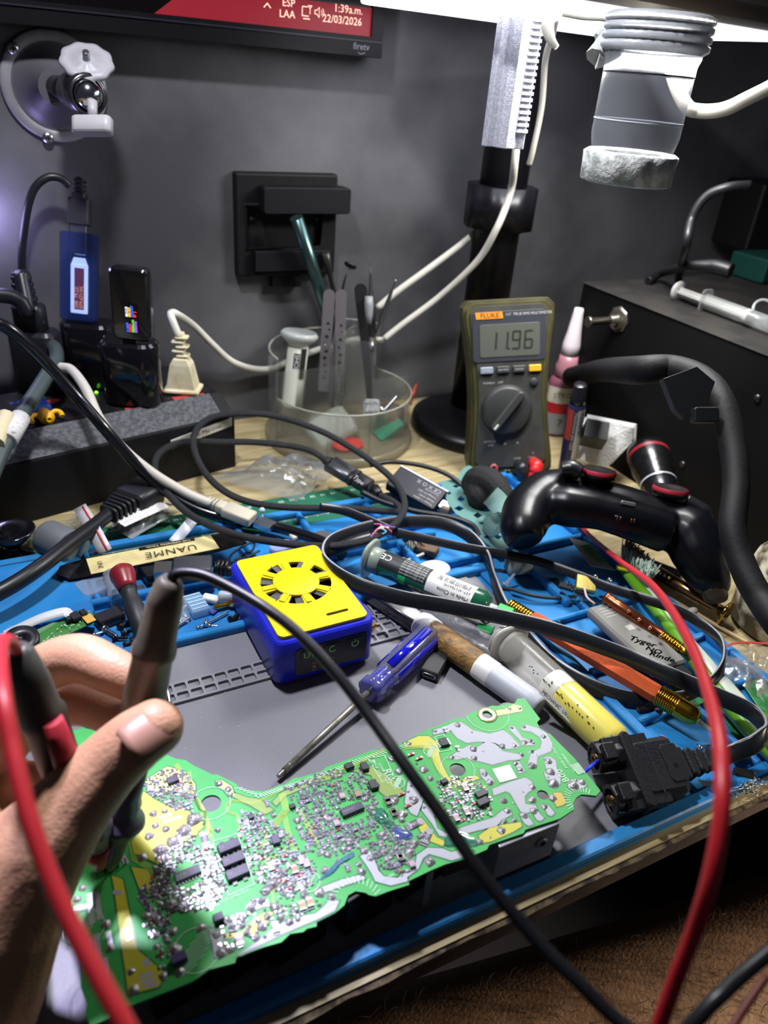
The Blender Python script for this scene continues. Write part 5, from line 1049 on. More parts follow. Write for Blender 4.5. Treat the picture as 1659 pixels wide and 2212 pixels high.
# ------------------------------------------------------------------ clear round tool organiser
og = P(738, 960, 0); OC = V((og.x+.005, og.y+.02, 0))
oc = thing('tool_organiser', 'clear round acrylic tool organiser full of small tools', 'organiser', OC)
ACR = mat('#cfd3cc', .1, trans=.9, ior=1.08, alpha=.28); ACE = mat('#a9ab9c', .2, trans=.3, alpha=.7)
RO = .073; T = FR(OC, x=CR)
m = M(T); m.lathe([(RO*1.04, 0), (RO*1.06, .002), (RO*1.06, .008), (RO*1.0, .010), (RO*.0, .010)], 56); build(m, 'turntable_base', mat('#b3aa8e', .2, trans=.6, alpha=.6), oc)
m = M(T)
m.lathe([(RO, .010), (RO, .095)], 30, 0, a0=100, a1=215); m.lathe([(RO, .010), (RO, .105)], 14, 0, a0=60, a1=100); m.lathe([(RO, .010), (RO, .055)], 40, 0, a0=215, a1=420)
build(m, 'outer_wall', ACR, oc, solid=.0018)
m = M(T)
for a0, a1, h in ((100, 215, .095), (60, 100, .105), (215, 420, .055)):
    pts = [(RO*math.cos(rad(a0+(a1-a0)*k/20)), RO*math.sin(rad(a0+(a1-a0)*k/20)), h) for k in range(21)]; m.tube(pts, .0011, 6, sub=1)
build(m, 'bright_rim', ACE, oc)
m = M(T)
for (xa, ya), (xb, yb), h in (((-.062, -.038), (.0, -.006), .07), ((0, -.006), (.0, -.072), .07), ((0, -.006), (.03, .066), .105), ((-.008, -.072), (-.008, .06), .105), ((.032, -.066), (.032, .02), .095), ((-.008, .0), (.032, .0), .095), ((.032, 0), (.07, .02), .055)):
    m.tube([(xa, ya, .010), (xb, yb, .010)], 1, sect=[(0, -.001), (h, -.001), (h, .001), (0, .001)], up=(0, 0, 1), sub=1, smooth=False)
build(m, 'divider_wall', ACR, oc)
od = dep(OC)
def stick(name, label, cat, p0, p1, d0, d1, rs, mt, n=10, sect=None):
    m = M(); a = D(*p0, d0); b = D(*p1, d1); k = len(rs)
    m.tube([a.lerp(b, i/(k-1)) for i in range(k)], rs, n, sub=1, up=-CF if sect else None, sect=sect); return build(m, name, mt, None, label, cat)
# syringe in the organiser
a = D(628, 900, od+.0); b = D(647, 722, od-.035); T = AX(a, b); L_ = (b-a).length
sf = thing('flux_syringe', 'white labelled flux syringe standing flange up in the clear organiser', 'syringe', a)
m = M(T); m.lathe([(.0105, 0), (.0108, L_*.9)], 24); build(m, 'barrel', mat('#d3d3c6', .4, trans=.2), sf)
m = M(T); m.lathe([(.0108, L_*.88), (.0175, L_*.95), (.020, L_), (.017, L_+.003), (.009, L_-.002), (0, L_-.003)], 32, sx=1, sy=1.0); build(m, 'flange', mat('#bfc4c0', .25, trans=.4, alpha=.9), sf)
n_ = T.inverted().to_3x3() @ (-CF); A1 = math.degrees(math.atan2(n_.y, n_.x))
m = M(); wrap(m, T, .0112, L_*.15, L_*.86, A1-60, A1+25, 0); wrap(m, T, .0112, L_*.5, L_*.86, A1+28, A1+62, 1); wrap(m, T, .0115, L_*.62, L_*.80, A1-8, A1+24, 1); build(m, 'label', [mat('#dcdccf', .5), mat('#20221f', .5)], sf)
for nm in (1,):
    m = M(); m.text('SHOE', onT(T, .0117, L_*.79, A1+8, -1), .0068); build(m, 'lettering', PRW, sf)
# tweezers with holes
def tweezer(name, label, top, bot, w0, w1, mt, holes, d0, d1):
    a = D(*top, d0); b = D(*bot, d1); T = FR(a, x=CR, z=None, y=None); yv = (a-b).normalized(); xv = (CR-yv*CR.dot(yv)).normalized(); zv = xv.cross(yv); F = MX.Identity(4)
    for i in range(3): F[i][0] = xv[i]; F[i][1] = yv[i]; F[i][2] = zv[i]; F[i][3] = b[i]
    L_ = (a-b).length; pl = [(-w1/2, 0), (w1/2, 0), (w0/2, L_-w0/2)]+arc(0, L_-w0/2, w0/2, 0, 180, 8)[1:]
    hs_ = [circ((x*w0, L_*t), r*1.5, 10) for (x, t, r) in holes]
    m = M(F); m.prism(pl, -.0006, .0006, holes=hs_); return build(m, name, mt, None, label, 'tweezers', 'perforated tweezers in the organiser' if holes else None, bevel=.0002)
TWG = mat('#8d878c', .35, .7); HL = [(.05, .68, .0011), (.18, .62, .0009), (0, .55, .0014), (-.12, .48, .001), (.05, .41, .0013), (-.05, .34, .0014), (0, .27, .001), (.1, .20, .001), (0, .14, .001)]
tweezer('tweezers', 'left of two grey perforated tweezer arms standing in the clear organiser', (712, 625), (698, 845), .0115, .0105, TWG, HL, od-.06, od-.01)
tweezer('tweezers', 'right of two grey perforated tweezer arms standing in the clear organiser', (737, 625), (733, 860), .0115, .0085, TWG, HL, od-.06, od-.01)
m = M(); m.tube([D(735, 850, od-.01), D(727, 870, od-.01), D(735, 895, od-.012), D(752, 925, od-.012), D(768, 945, od-.01)], [.0050, .006, .0056, .003, .001], 8); build(m, 'curved_tip', mat('#5d5f60', .3, .8), None, 'dark curved steel scraper tip in front of the perforated tweezers', 'tool')
tweezer('tweezers', 'plain black tweezers standing between the perforated pair and the pen', (778, 612), (800, 870), .013, .006, mat('#1d1d20', .35), [], od-.05, od+.01)
stick('metal_rod', 'long dark steel tube leaning out of the organiser toward the wall bracket', 'rod', (640, 470), (735, 760), dep(PY(640, 470, .698)), od+.01, [.0062]*3, mat('#4c6663', .25, .9), 20)
m = M(); m.tube([D(755, 580, od-.04), D(746, 600, od-.04), D(738, 640, od-.03), D(736, 700, od)], [.0008, .001, .0012, .0014], 6); m.lathe([(0, 0), (.006, .001), (.0068, .003), (.002, .005)], 14, 0, FR(D(755, 578, od-.04), z=(.5, .3, .8))); build(m, 'suction_tool', BLACK, None, 'small black suction tip tool poking up behind the tweezers', 'tool')
stick('dental_pick', 'thin steel pick leaning right out of the organiser', 'pick', (856, 603), (812, 720), od-.05, od-.01, [.0016, .0008, .0018, .0022, .0022, .0024, .0012, .0008], mat('#77797b', .25, .9))
stick('pen', 'black and grey pen standing tallest in the organiser', 'pen', (800, 565), (803, 760), od-.03, od, [.0004, .0012, .0018, .0042, .0048, .0048, .0048, .0044], mat('#232427', .35))
stick('grey_stylus', 'grey plastic stylus end beside the black pen', 'tool', (797, 640), (797, 700), od-.05, od-.04, [.0040, .0048, .0040, .0024], mat('#77797a', .45))
stick('probe_tool', 'black clip tool with brass head beside the leaning steel tube', 'tool', (703, 545), (735, 700), dep(PY(703, 545, .71)), od, [.0045, .0038, .0022, .003, .0028, .0026], mat('#2b2826', .35, .4))
m = M(FR(D(803, 880, od-.04), x=CR, z=-CF)); m.rbox((0, 0, 0), (.0165, .0165, .012), .004, ch=.003); 
for i in (-1, 0, 1):
    for j in (-1, 1): m.sphere((i*.005, j*.004, .006), .0018, 0, 8)
build(m, 'clear_cube', mat('#dfe3e6', .06, trans=.8, ior=1.4), None, 'clear faceted plastic block held in the organiser', 'block')
m = M(FR(D(846, 880, od-.01), x=CR, z=(.1, 0, 1))); m.lathe([(.0145, -.02), (.0145, 0), (.0138, .0), (.0136, -.018), (0, -.018)], 28); build(m, 'brown_cup', mat('#4a3524', .6), None, 'small dark brown cup inside the organiser', 'cup')
m = M(); m.tube([D(858, 855, od-.03), D(830, 885, od-.035), D(822, 880, od-.035)], .0018, 6); build(m, 'steel_pin', STEEL, None, 'short shiny steel pin across the brown cup', 'pin')
m = M(); m.cyl(D(806, 742, od-.04), D(800, 752, od-.04), .002, n=8); m.box(D(803, 737, od-.04), (.004, .004, .007)); build(m, 'silver_connector', CHROME, None, 'tiny silver connector shining behind the organiser wall', 'connector')
m = M(FR(OC+V((-.01, -.045, .012)), x=(1, .1, 0))); m.rbox((0, 0, .0), (.032, .024, .003), .01); build(m, 'round_red_lid', mat('#a42c24', .4), None, 'round red plastic lid lying in the bottom of the organiser', 'cap')
m = M(FR(OC+V((-.018, -.02, .02)), x=(1, .3, 0), z=(-.3, -.5, .8))); m.rbox((0, 0, 0), (.046, .036, .012), .006, ch=.003); build(m, 'clear_tray', mat('#b9bcae', .25, trans=.5, alpha=.7), None, 'cloudy clear plastic tray leaning inside the organiser', 'tray')
m = M(FR(OC+V((.045, -.035, .012)))); m.rbox((0, 0, .008), (.03, .02, .003), .003, T=MX.Rotation(rad(-35), 4, 'Y')); build(m, 'green_board_scrap', mat('#2c7a5a', .5), None, 'green circuit scrap in the right part of the organiser', 'circuit board')
m = M(); m.tube([D(900, 830, od+.01), D(892, 850, od), D(885, 875, od)], [.001, .0026, .002], 6); build(m, 'red_wire_scrap', mat('#a8452c', .5), None, 'rust red wire scrap hooked on the organiser rim', 'wire')

# ------------------------------------------------------------------ small things right of the meter
gl = P(1190, 960, 0); gq = PY(1196, 905, gl.y) if False else P(1195, 935, 0)
gb = thing('glue_bottle', 'pink translucent glue bottle with a white tapered nozzle behind the black pen', 'bottle', gq)
T = FR(gq+CF*0, x=CR); PK = mat('#c98b98', .35, trans=.35, alpha=.9)
hs__ = .155; m = M(T); m.lathe([(.0150, 0), (.0165, .002), (.0165, .060), (.0145, .066), (.010, .069)], 28, sy=.7); build(m, 'body', mat('#7d4a58', .35, trans=.1), gb)
m = M(T); m.lathe([(.0110, .068), (.0125, .070), (.0125, .080), (.0105, .084), (.0098, .092)], 24); build(m, 'collar', PK, gb)
m = M(T); m.lathe([(.0098, .090), (.0095, .104), (.0072, .118), (.0052, .138), (.0045, .142), (0, .142)], 22); build(m, 'nozzle_cap', mat('#d9cdd2', .4, trans=.15), gb)
n_ = T.inverted().to_3x3() @ V((-CF.x, -CF.y, 0)); A2 = math.degrees(math.atan2(n_.y, n_.x))
def wrapo(m, R, z0, z1, a0, a1, mi): m.lathe([(R, z0), (R, z1)], 14, mi, T, a0=a0, a1=a1, sy=.72)
m = M(); wrapo(m, .0169, .040, .058, A2-70, A2+60, 0); wrapo(m, .0169, .028, .040, A2-70, A2+60, 1); wrapo(m, .0169, .004, .028, A2-70, A2+60, 2); build(m, 'label', [mat('#cfc9b8', .5), mat('#b3202c', .5), mat('#8d9094', .5)], gb)
m = M(); m.text('STRONG', FR(T @ V((-.012, -.0128, .049)), x=CR, z=(-CF.x, -CF.y, 0)), .008); m.text('7', FR(T @ V((-.002, -.0128, .017)), x=CR, z=(-CF.x, -CF.y, 0)), .012); build(m, 'lettering', mat('#3a2c24', .5), gb)
# black conductive pen
dpn = dep(P(1215, 1015, 0)); a = D(1222, 1022, dpn-.004); b = D(1254, 832, dpn-.075); T = AX(a, b); L_ = (b-a).length
pn = thing('marker_pen', 'black pen with white RELIFE label standing against the glue bottle', 'marker', a)
m = M(T); m.lathe([(.0078, 0), (.0082, .004), (.0082, L_*.80), (.0070, L_*.82)], 22); build(m, 'barrel', mat('#23264a', .35), pn)
m = M(T); m.lathe([(.0074, L_*.80), (.0074, L_*.88), (.0066, L_*.89), (.0064, L_), (.0055, L_+.001), (0, L_+.001)], 22); build(m, 'cap', mat('#131317', .3), pn)
n_ = T.inverted().to_3x3() @ (-CF); A1 = math.degrees(math.atan2(n_.y, n_.x))
sd_ = T.inverted().to_3x3() @ CR; sgnR = 1 if (math.cos(rad(A1+20))*sd_.x+math.sin(rad(A1+20))*sd_.y) > (math.cos(rad(A1-20))*sd_.x+math.sin(rad(A1-20))*sd_.y) else -1
def span(m, R, z0, z1, u0, u1, mi):
    a0, a1 = sorted((A1+sgnR*u0, A1+sgnR*u1)); wrap(m, T, R, z0, z1, a0, a1, mi)
m = M(); span(m, .0085, L_*.04, L_*.78, 0, 62, 0); span(m, .0085, L_*.45, L_*.78, -75, -30, 1); span(m, .0084, L_*.04, L_*.78, -30, 0, 2); build(m, 'label', [mat('#d8d8d6', .5), mat('#b23a2c', .5), mat('#22243a', .4)], pn)
m = M(); m.text('RELIFE', onT(T, .0087, L_*.75, A1+sgnR*34, -1), .009); m.text('Conductive pen', onT(T, .0087, L_*.42, A1+sgnR*40, -1), .003); build(m, 'lettering', INK, pn)
m = M(); m.text('Maintenance pen 12ml', onT(T, .0087, L_*.76, A1-sgnR*12, -1), .0048); build(m, 'white_lettering', PRW, pn)
# white foam block with a black cube
fb = P(1290, 960, 0); 
fo = thing('foam_block', 'rough white foam block leaning behind the controller', 'foam', fb)
dfo = dep(fb)
def slabD(pts, dd, th, name, mt, par, **k):
    A = [D(x, y, d_) for (x, y), d_ in zip(pts, dd)]; nrm = (A[1]-A[0]).cross(A[2]-A[0]).normalized(); nrm = nrm if nrm.dot(CF) > 0 else -nrm
    n = len(A); m = M(); m.add(A+[v+nrm*th for v in A], [tuple(range(n)), tuple(range(2*n-1, n-1, -1))]+[(i, (i+1) % n, n+(i+1) % n, n+i) for i in range(n)]); return build(m, name, mt, par, **k)
slabD([(1262, 905), (1362, 925), (1360, 955), (1310, 1005), (1240, 985)], [dep(PX(x, y, xx)) for x, y, xx in ((1262, 905, .505), (1362, 925, .528), (1360, 955, .528), (1310, 1005, .512), (1240, 985, .492))], .014, 'foam_body', mat('#c9c9c6', .9, bump=1.5, bscale=500), fo, bevel=.002)
m = M(FR(PX(1284, 938, .494), x=CR*.95-CU*.25, z=-CF+CU*.4)); m.box((0, 0, 0), (.022, .020, .020)); build(m, 'black_cube', mat('#0f0f11', .3), None, 'small shiny black cube stuck against the white foam block', 'cube', bevel=.0006)
# macro lens
la = PX(1400, 1010, .52); lx = PX(1396, 972, .522); ly = PX(1432, 1075, .497)
ln = thing('clip_lens', 'black ribbed clip-on lens with red and silver rings behind the controller', 'lens', la)
T = AX(ly, lx); L_ = (lx-ly).length; LB = mat('#0b0b0d', .25)
m = M(T); m.lathe([(.0135, 0), (.0140, .003), (.0158, L_*.28), (.0150, L_*.32), (.0165, L_*.36), (.0155, L_*.42), (.0175, L_*.47), (.0165, L_*.52), (.0185, L_*.58), (.019, L_*.9), (.0175, L_), (0, L_)], 36); build(m, 'barrel', LB, ln)
m = M(T); m.lathe([(.0162, L_*.24), (.0164, L_*.27)], 36, cap=False); build(m, 'silver_ring', mat('#b7b9c2', .3, .4), ln)
m = M(T); m.lathe([(.0190, L_*.80), (.0192, L_*.86)], 36, cap=False); build(m, 'red_ring', mat('#7d1a22', .4), ln)

# ------------------------------------------------------------------ game controller seen from its back edge
zc = .03; gcO = P(1340, 1160, zc)
gc = thing('game_controller', 'black game controller lying at the right with red-rimmed thumbsticks', 'controller', gcO)
DC = dep(P(1340, 1150, .045))
def G(x, y, dd=0): return D(x, y, DC+dd)
m = M()
m.tube([G(1138, 1172, -.022), G(1130, 1145, -.016), G(1142, 1105, 0), G(1180, 1070, .01), G(1230, 1060, .015)], [.0130, .0175, .0205, .0200, .018], 16)
m.tube([G(1155, 1095, .006), G(1190, 1070, .012), G(1265, 1080, .012), G(1345, 1100, .006), G(1425, 1130, .002), G(1475, 1142, 0)], [.018, .0205, .0190, .0190, .0200, .0205], 16)
m.tube([G(1175, 1085, .004), G(1225, 1092, -.004), G(1300, 1104, -.008), G(1380, 1130, -.012), G(1440, 1150, -.012)], [.014, .0170, .0150, .0155, .0165], 14)
m.tube([G(1440, 1135, 0), G(1485, 1152, -.006), G(1508, 1195, -.014), G(1526, 1235, -.020), G(1540, 1265, -.022), G(1546, 1284, -.024)], [.018, .0215, .0200, .0170, .0135, .0095], 16)
m.tube([G(1180, 1080, .014), G(1260, 1066, .03), G(1400, 1105, .026), G(1470, 1125, .014)], [.014, .015, .015, .014], 12)
build(m, 'shell', mat('#06070c', .33, spec=.28), gc, remesh=.0016, smooth_it=8)
def stickg(px, py, dd):
    c_ = G(px, py, dd); m = M(FR(c_, x=CR, z=CU*.85-CF*.25+CR*.1)); m.lathe([(.006, -.014), (.0065, -.006), (.0128, -.003), (.0132, .001), (.0120, .0028), (.0105, .0020), (0, .001)], 36); s_ = build(m, 'thumbstick', mat('#17171a', .4), gc)
    m = M(FR(c_, x=CR, z=CU*.85-CF*.25+CR*.1)); m.lathe([(.0134, -.0002), (.0136, .0012), (.0128, .0030)], 60, 0, ripple=(.015, 30), cap=False); build(m, 'red_rim', mat('#a32436', .5), s_)
stickg(1293, 1022, .0); stickg(1448, 1060, -.002)
m = M(FR(G(1357, 1088, -.0225), x=CR*.98-CU*.2, z=-CF)); m.rbox((0, 0, 0), (.0115, .0032, .0024), .0015, 0); build(m, 'usb_port', mat('#77787c', .4, .5), gc)
m = M(FR(G(1352, 1122, -.0262), x=CR*.98-CU*.2, z=-CF+CU*-.3)); m.rbox((0, 0, 0), (.018, .0042, .0012), .002, 0, ch=.0004); 
build(m, 'contact_plate', BLACKG, gc)
m = M(FR(G(1352, 1122, -.0278), x=CR*.98-CU*.2, z=-CF+CU*-.3))
for x in (-.0065, -.0042, .0042, .0065): m.rbox((x, 0, 0), (.0011, .0028, .0006), .0005)
build(m, 'charging_contact', mat('#b5793c', .3, .9), gc)
m = M(); m.tube([G(1215, 1015, -.004), G(1235, 1012, -.006), G(1255, 1022, -.008)], [.0065, .007, .006], 10); build(m, 'trigger', mat('#0f0f13', .35), gc); m = M(); m.tube([G(1480, 1080, -.004), G(1520, 1105, -.008), G(1535, 1120, -.010)], [.0055, .006, .004], 10); build(m, 'trigger', mat('#0f0f13', .35), gc)
m = M(); m.tube([G(1540, 1272, -.024), G(1548, 1292, -.026), G(1550, 1300, -.026)], [.0098, .0088, .0055], 12); build(m, 'worn_grip_tip', mat('#33271c', .4), gc, label='brown worn grip tip')
# ------------------------------------------------------------------ the person: hand, and a bare leg under the desk
SK = mat('#bd9070', .5, sss=.15, c2='#ad8264', scale=35, bump=.35, bscale=700)
pe = thing('person', 'person whose left hand holds two test probes, bare hairy leg below the desk', 'person', D(0, 1900, .3))
m = M()
def T_(pts, rs, n=16, sub=6): m.tube([D(*p) for p in pts], rs, n, sub=sub); a = pts[0]; b = pts[-1]; m.sphere(D(*a), rs[0], 0, n); m.sphere(D(*b), rs[-1], 0, n)
T_([(-60, 1575, .335), (20, 1500, .328), (100, 1442, .322), (172, 1422, .316), (240, 1448, .310), (305, 1478, .310)], [.0115, .0112, .0106, .0106, .0096, .0088])
T_([(-60, 1680, .345), (20, 1600, .342), (95, 1545, .338), (165, 1520, .334), (235, 1540, .322), (285, 1570, .312)], [.0108, .0102, .0098, .0098, .0088, .0080])
T_([(-110, 1800, .345), (-30, 1740, .345), (30, 1700, .342), (85, 1690, .336), (130, 1715, .325)], [.0105, .0100, .0098, .0095, .0085])
T_([(-160, 1900, .345), (-60, 1830, .345), (0, 1790, .342), (60, 1800, .33)], [.0095, .009, .0085, .0078])
T_([(335, 1572, .281), (290, 1602, .281), (232, 1655, .281), (160, 1735, .279), (75, 1840, .276), (-20, 1960, .275)], [.0108, .0118, .0128, .0150, .0195, .0240])
T_([(75, 1840, .276), (0, 1960, .275), (-45, 2080, .275), (-100, 2230, .27), (-200, 2450, .26)], [.0195, .0245, .0260, .0265, .030])
T_([(-60, 1560, .345), (-120, 1700, .335), (-110, 1850, .32), (-80, 1980, .30), (-70, 2060, .285)], [.014, .020, .028, .030, .028])
T_([(-60, 1680, .345), (-130, 1780, .335), (-120, 1900, .32)], [.013, .02, .028])
T_([(-110, 1800, .345), (-150, 1880, .33), (-130, 1980, .31)], [.013, .02, .028])
build(m, 'hand', SK, pe, remesh=.0013, smooth_it=5)
m = M(); c_ = D(327, 1578, .2705); nz = (CO-c_).normalized()+CU*.25+CR*.2; ax_ = (D(335, 1572, .281)-D(232, 1655, .281)).normalized()
T = FR(c_, x=ax_, z=nz); pts = []
vs = []; fs = []; nx_, ny_ = 8, 8
for i in range(nx_+1):
    for j in range(ny_+1):
        u = -1+2*i/nx_; v = -1+2*j/ny_; w_ = (.0066 if u < .5 else .0066*math.sqrt(max(1-((u-.5)/.62)**2, .02))); w_ *= (1 if u > -.6 else math.sqrt(max(1-((u+.6)/.5)**2*.6, .1)))
        vs.append((u*.0098, v*w_*1.25, -.0034*v*v-.0015*u*u*(1 if u > 0 else .3)))
for i in range(nx_):
    for j in range(ny_): a = i*(ny_+1)+j; fs.append((a, a+ny_+1, a+ny_+2, a+1))
m.add(vs, fs, 0, True, T); build(m, 'thumbnail', mat('#a9806c', .4, coat=.15), pe, solid=.0006)
m = M(); 
LG = [D(300, 2660, .52), D(700, 2480, .52), (D(1150, 2330, .52)), D(1600, 2180, .52), D(2100, 2010, .52)]
m.tube(LG, [.085, .080, .076, .072, .070], 40, sub=6); build(m, 'leg', mat('#8f7055', .6, sss=.05, c2='#7a5d45', scale=25, bump=.3, bscale=400), pe)
m = M(); random.seed(3)
LS = spline(LG, 12)
for i in range(2000):
    k = random.uniform(6, len(LS)-8); k0 = int(k); c_ = LS[k0].lerp(LS[k0+1], k-k0); t = (LS[k0+1]-LS[k0]).normalized(); r_ = .085-.015*k/len(LS)
    a_ = (-CF-t*(-CF).dot(t)).normalized(); b_ = t.cross(a_); an = random.uniform(-1.5, 1.5); n_ = a_*math.cos(an)+b_*math.sin(an); p = c_+n_*(r_-.0006); g = (t*random.uniform(-1, 1)+n_.cross(t)*random.uniform(-.3, 1)).normalized(); g2 = n_.cross(g)*random.uniform(-.6, .6); L_ = random.uniform(.006, .016)
    m.tube([p, p+n_*L_*.25+g*L_*.35, p+n_*L_*.3+g*L_*.75+g2*L_*.3, p+n_*L_*.22+g*L_+g2*L_*.8], [.00018, .00014, .00005], 3, sub=2, cap=False)
build(m, 'body_hair', mat('#1c120c', .6), pe, kind='stuff')
random.seed(11)

# ------------------------------------------------------------------ test probes and their leads
def probe(name, label, pts, mt):      # pts: (px, py, width px, depth)
    t_ = thing(name, label, 'test probe', D(pts[-1][0], pts[-1][1], pts[-1][3]))
    return t_
tipz = dep(P(235, 1886, ZB+.002))
def rr(w_, d_): return w_/2*d_/FPX
PG = mat('#6e6654', .45, c2='#504a3e', scale=60, coat=.15); PD = mat('#26242e', .4)
p1_ = thing('test_probe', 'grey test probe of the black lead held upright between thumb and finger', 'test probe', D(235, 1885, tipz))
S1 = [(370, 1250, 40, .280), (366, 1260, 60, .281), (356, 1300, 78, .2835), (337, 1385, 84, .289), (334, 1398, 96, .290), (332, 1410, 96, .291), (329, 1422, 86, .292), (314, 1500, 92, .297), (285, 1640, 84, .3065)]
m = M(); m.tube([D(x, y, d_) for x, y, w_, d_ in S1], [rr(w_, d_) for x, y, w_, d_ in S1], 20, sub=1); build(m, 'grip_sleeve', PG, p1_)
S2 = [(287, 1640, 76, .3065), (270, 1715, 68, .311), (268, 1735, 76, .3125), (264, 1752, 68, .3135), (261, 1766, 102, .3145), (260, 1776, 106, .315), (258, 1788, 78, .316), (252, 1810, 54, .3175), (244, 1850, 40, .320), (239, 1872, 24, .3215)]
m = M(); m.tube([D(x, y, d_) for x, y, w_, d_ in S2], [rr(w_, d_) for x, y, w_, d_ in S2], 20, sub=1); build(m, 'finger_guard', mat('#4c4658', .35, coat=.3), p1_, label='dark flared finger guard and nose')
m = M(); m.tube([D(239, 1872, .3215), P(235, 1886, ZB+.001)], [.0011, .0004], 8, sub=1); build(m, 'needle_tip', CHROME, p1_)
m = M(); m.tube([D(305, 1420, .2885), D(300, 1470, .293), D(296, 1530, .299)], [.004, .0056, .004], 8, sub=4); 
p2_ = thing('test_probe', 'grey and red test probe of the red lead held at the left under the thumb', 'test probe', D(216, 1884, tipz))
S3 = [(32, 1398, 44, .262), (38, 1408, 66, .263), (62, 1470, 88, .268), (84, 1530, 92, .273), (92, 1545, 102, .2745), (98, 1562, 92, .276), (130, 1650, 88, .285), (160, 1715, 76, .293)]
m = M(); m.tube([D(x, y, d_) for x, y, w_, d_ in S3], [rr(w_, d_) for x, y, w_, d_ in S3], 20, sub=1); build(m, 'grip_sleeve', mat('#45443a', .45, c2='#3a3a34', scale=60), p2_)
m = M(); A = [D(x+14, y-6, d_-rr(w_, d_)*.86) for x, y, w_, d_ in S3[5:]]; m.tube(A, [.004, .0052, .004], 10, sub=1); build(m, 'red_inlay', mat('#93242c', .4), p2_)
S4 = [(160, 1715, 70, .293), (190, 1770, 66, .300), (199, 1788, 88, .303), (203, 1796, 78, .305), (207, 1812, 58, .307), (210, 1826, 50, .309)]
m = M(); m.tube([D(x, y, d_) for x, y, w_, d_ in S4], [rr(w_, d_) for x, y, w_, d_ in S4], 20, sub=1); build(m, 'finger_guard', mat('#7a6a72', .35, coat=.3), p2_)
m = M(); m.tube([D(210, 1826, .309), D(214, 1862, .317), D(216, 1870, .3195)], [.0052, .0040, .002], 14, sub=1); build(m, 'red_nose', mat('#a8434a', .35), p2_)
m = M(); m.tube([D(216, 1868, .319), P(217, 1886, ZB+.001)], [.0010, .0004], 8, sub=1); build(m, 'needle_tip', CHROME, p2_)
BLL = mat('#141519', .38, bump=.1); RDL = mat('#b5222a', .42)
m = M(); m.tube([D(*p) for p in [(369, 1262, .2815), (374, 1244, .280), (396, 1237, .280), (440, 1243, .279), (500, 1270, .276), (570, 1311, .270), (640, 1364, .265), (720, 1447, .258), (800, 1550, .250), (870, 1647, .240), (950, 1757, .232), (1020, 1860, .225), (1090, 1950, .220), (1170, 2042, .215), (1250, 2122, .210), (1345, 2212, .205), (1440, 2255, .20), (1540, 2165, .20), (1610, 2100, .205), (1720, 2010, .21)]], .00205, 12)
build(m, 'test_lead', BLL, None, 'black test lead arching from the grey probe diagonally across the picture', 'cable')
m = M(); m.tube([D(*p) for p in [(36, 1408, .262), (26, 1388, .245), (8, 1384, .225), (0, 1420, .200), (6, 1500, .180), (27, 1620, .172), (62, 1765, .165), (110, 1900, .160), (160, 2010, .156), (215, 2115, .152), (275, 2225, .148), (320, 2320, .145)]], .00205, 12)
build(m, 'test_lead', RDL, None, 'red test lead hanging down close in the lower left corner', 'cable')
m = M(); m.tube([D(*p) for p in [(1230, 1090, .66), (1265, 1148, .64), (1330, 1205, .56), (1372, 1235, .48), (1410, 1265, .41), (1452, 1320, .34), (1498, 1405, .275), (1532, 1500, .232), (1553, 1590, .20), (1561, 1690, .185), (1554, 1800, .18), (1532, 1910, .18), (1500, 2010, .185), (1462, 2110, .19), (1425, 2215, .195), (1395, 2310, .20)]], .0021, 12)
build(m, 'test_lead', RDL, None, 'red test lead running from under the controller down the right side', 'cable')
m = M(); m.tube([D(*p) for p in [(1655, 2110, .23), (1600, 2190, .22), (1560, 2260, .21)]], .0012, 8); build(m, 'brown_wire', mat('#5a2c24', .5), None, 'thin reddish brown wire at the bottom right corner over the leg', 'wire')
# ------------------------------------------------------------------ clutter at the back of the mat
def solo(m, name, mt, label, cat, group=None, **k): return build(m, name, mt, None, label, cat, group, **k)
def slab(name, label, cat, pts, z, th, mt, bevel=.0004, zs=None, group=None):
    """flat piece: outline given by what the photo shows at height z (or one height per corner)"""
    A = [P(x, y, (zs[i] if zs else z)) for i, (x, y) in enumerate(pts)]; n = len(A); dn = V((0, 0, -th))
    m = M(); m.add(A+[v+dn for v in A], [tuple(range(n-1, -1, -1)), tuple(range(n, 2*n))]+[(i, (i+1) % n, n+(i+1) % n, n+i) for i in range(n)])
    return build(m, name, mt, None, label, cat, group, bevel=bevel)
def cable(name, label, pts, r, mt, cat='cable', n=10): m = M(); m.tube([P(*p) for p in pts], r, n); return solo(m, name, mt, label, cat)
BRAID = mat('#16171a', .55, c2='#2a2b2f', scale=900, bump=1, bscale=2500)
# pry tool
pt = thing('pry_tool', 'dark steel pry blade with a dirty cream paper label lying across the mat back', 'pry tool', P(330, 1200, .018))
zt1 = .019
def zpry(x): return .0135+(x-120)/410*.004
A = [(120,1240),(130,1222),(188,1205),(475,1152),(512,1152),(534,1172),(470,1190),(190,1243),(150,1250)]
m = M(); Aw = [P(x, y, zpry(x)) for x, y in A]; n = len(Aw); m.add(Aw+[v-V((0, 0, .001)) for v in Aw], [tuple(range(n-1, -1, -1)), tuple(range(n, 2*n))]+[(i, (i+1) % n, n+(i+1) % n, n+i) for i in range(n)]); build(m, 'blade', mat('#33302c', .3, .8, c2='#1f1d1b', scale=120), pt)
m = M(); Aw = [P(x, y, zpry(x)+.0004) for x, y in [(186,1207),(455,1156),(474,1184),(197,1240)]]; m.add(Aw+[v-V((0, 0, .0004)) for v in Aw], [(3, 2, 1, 0), (4, 5, 6, 7), (0, 1, 5, 4), (1, 2, 6, 5), (2, 3, 7, 6), (3, 0, 4, 7)]); build(m, 'paper_label', mat('#c9bb84', .6, c2='#a8986a', scale=60, lo=.5, hi=.75), pt)
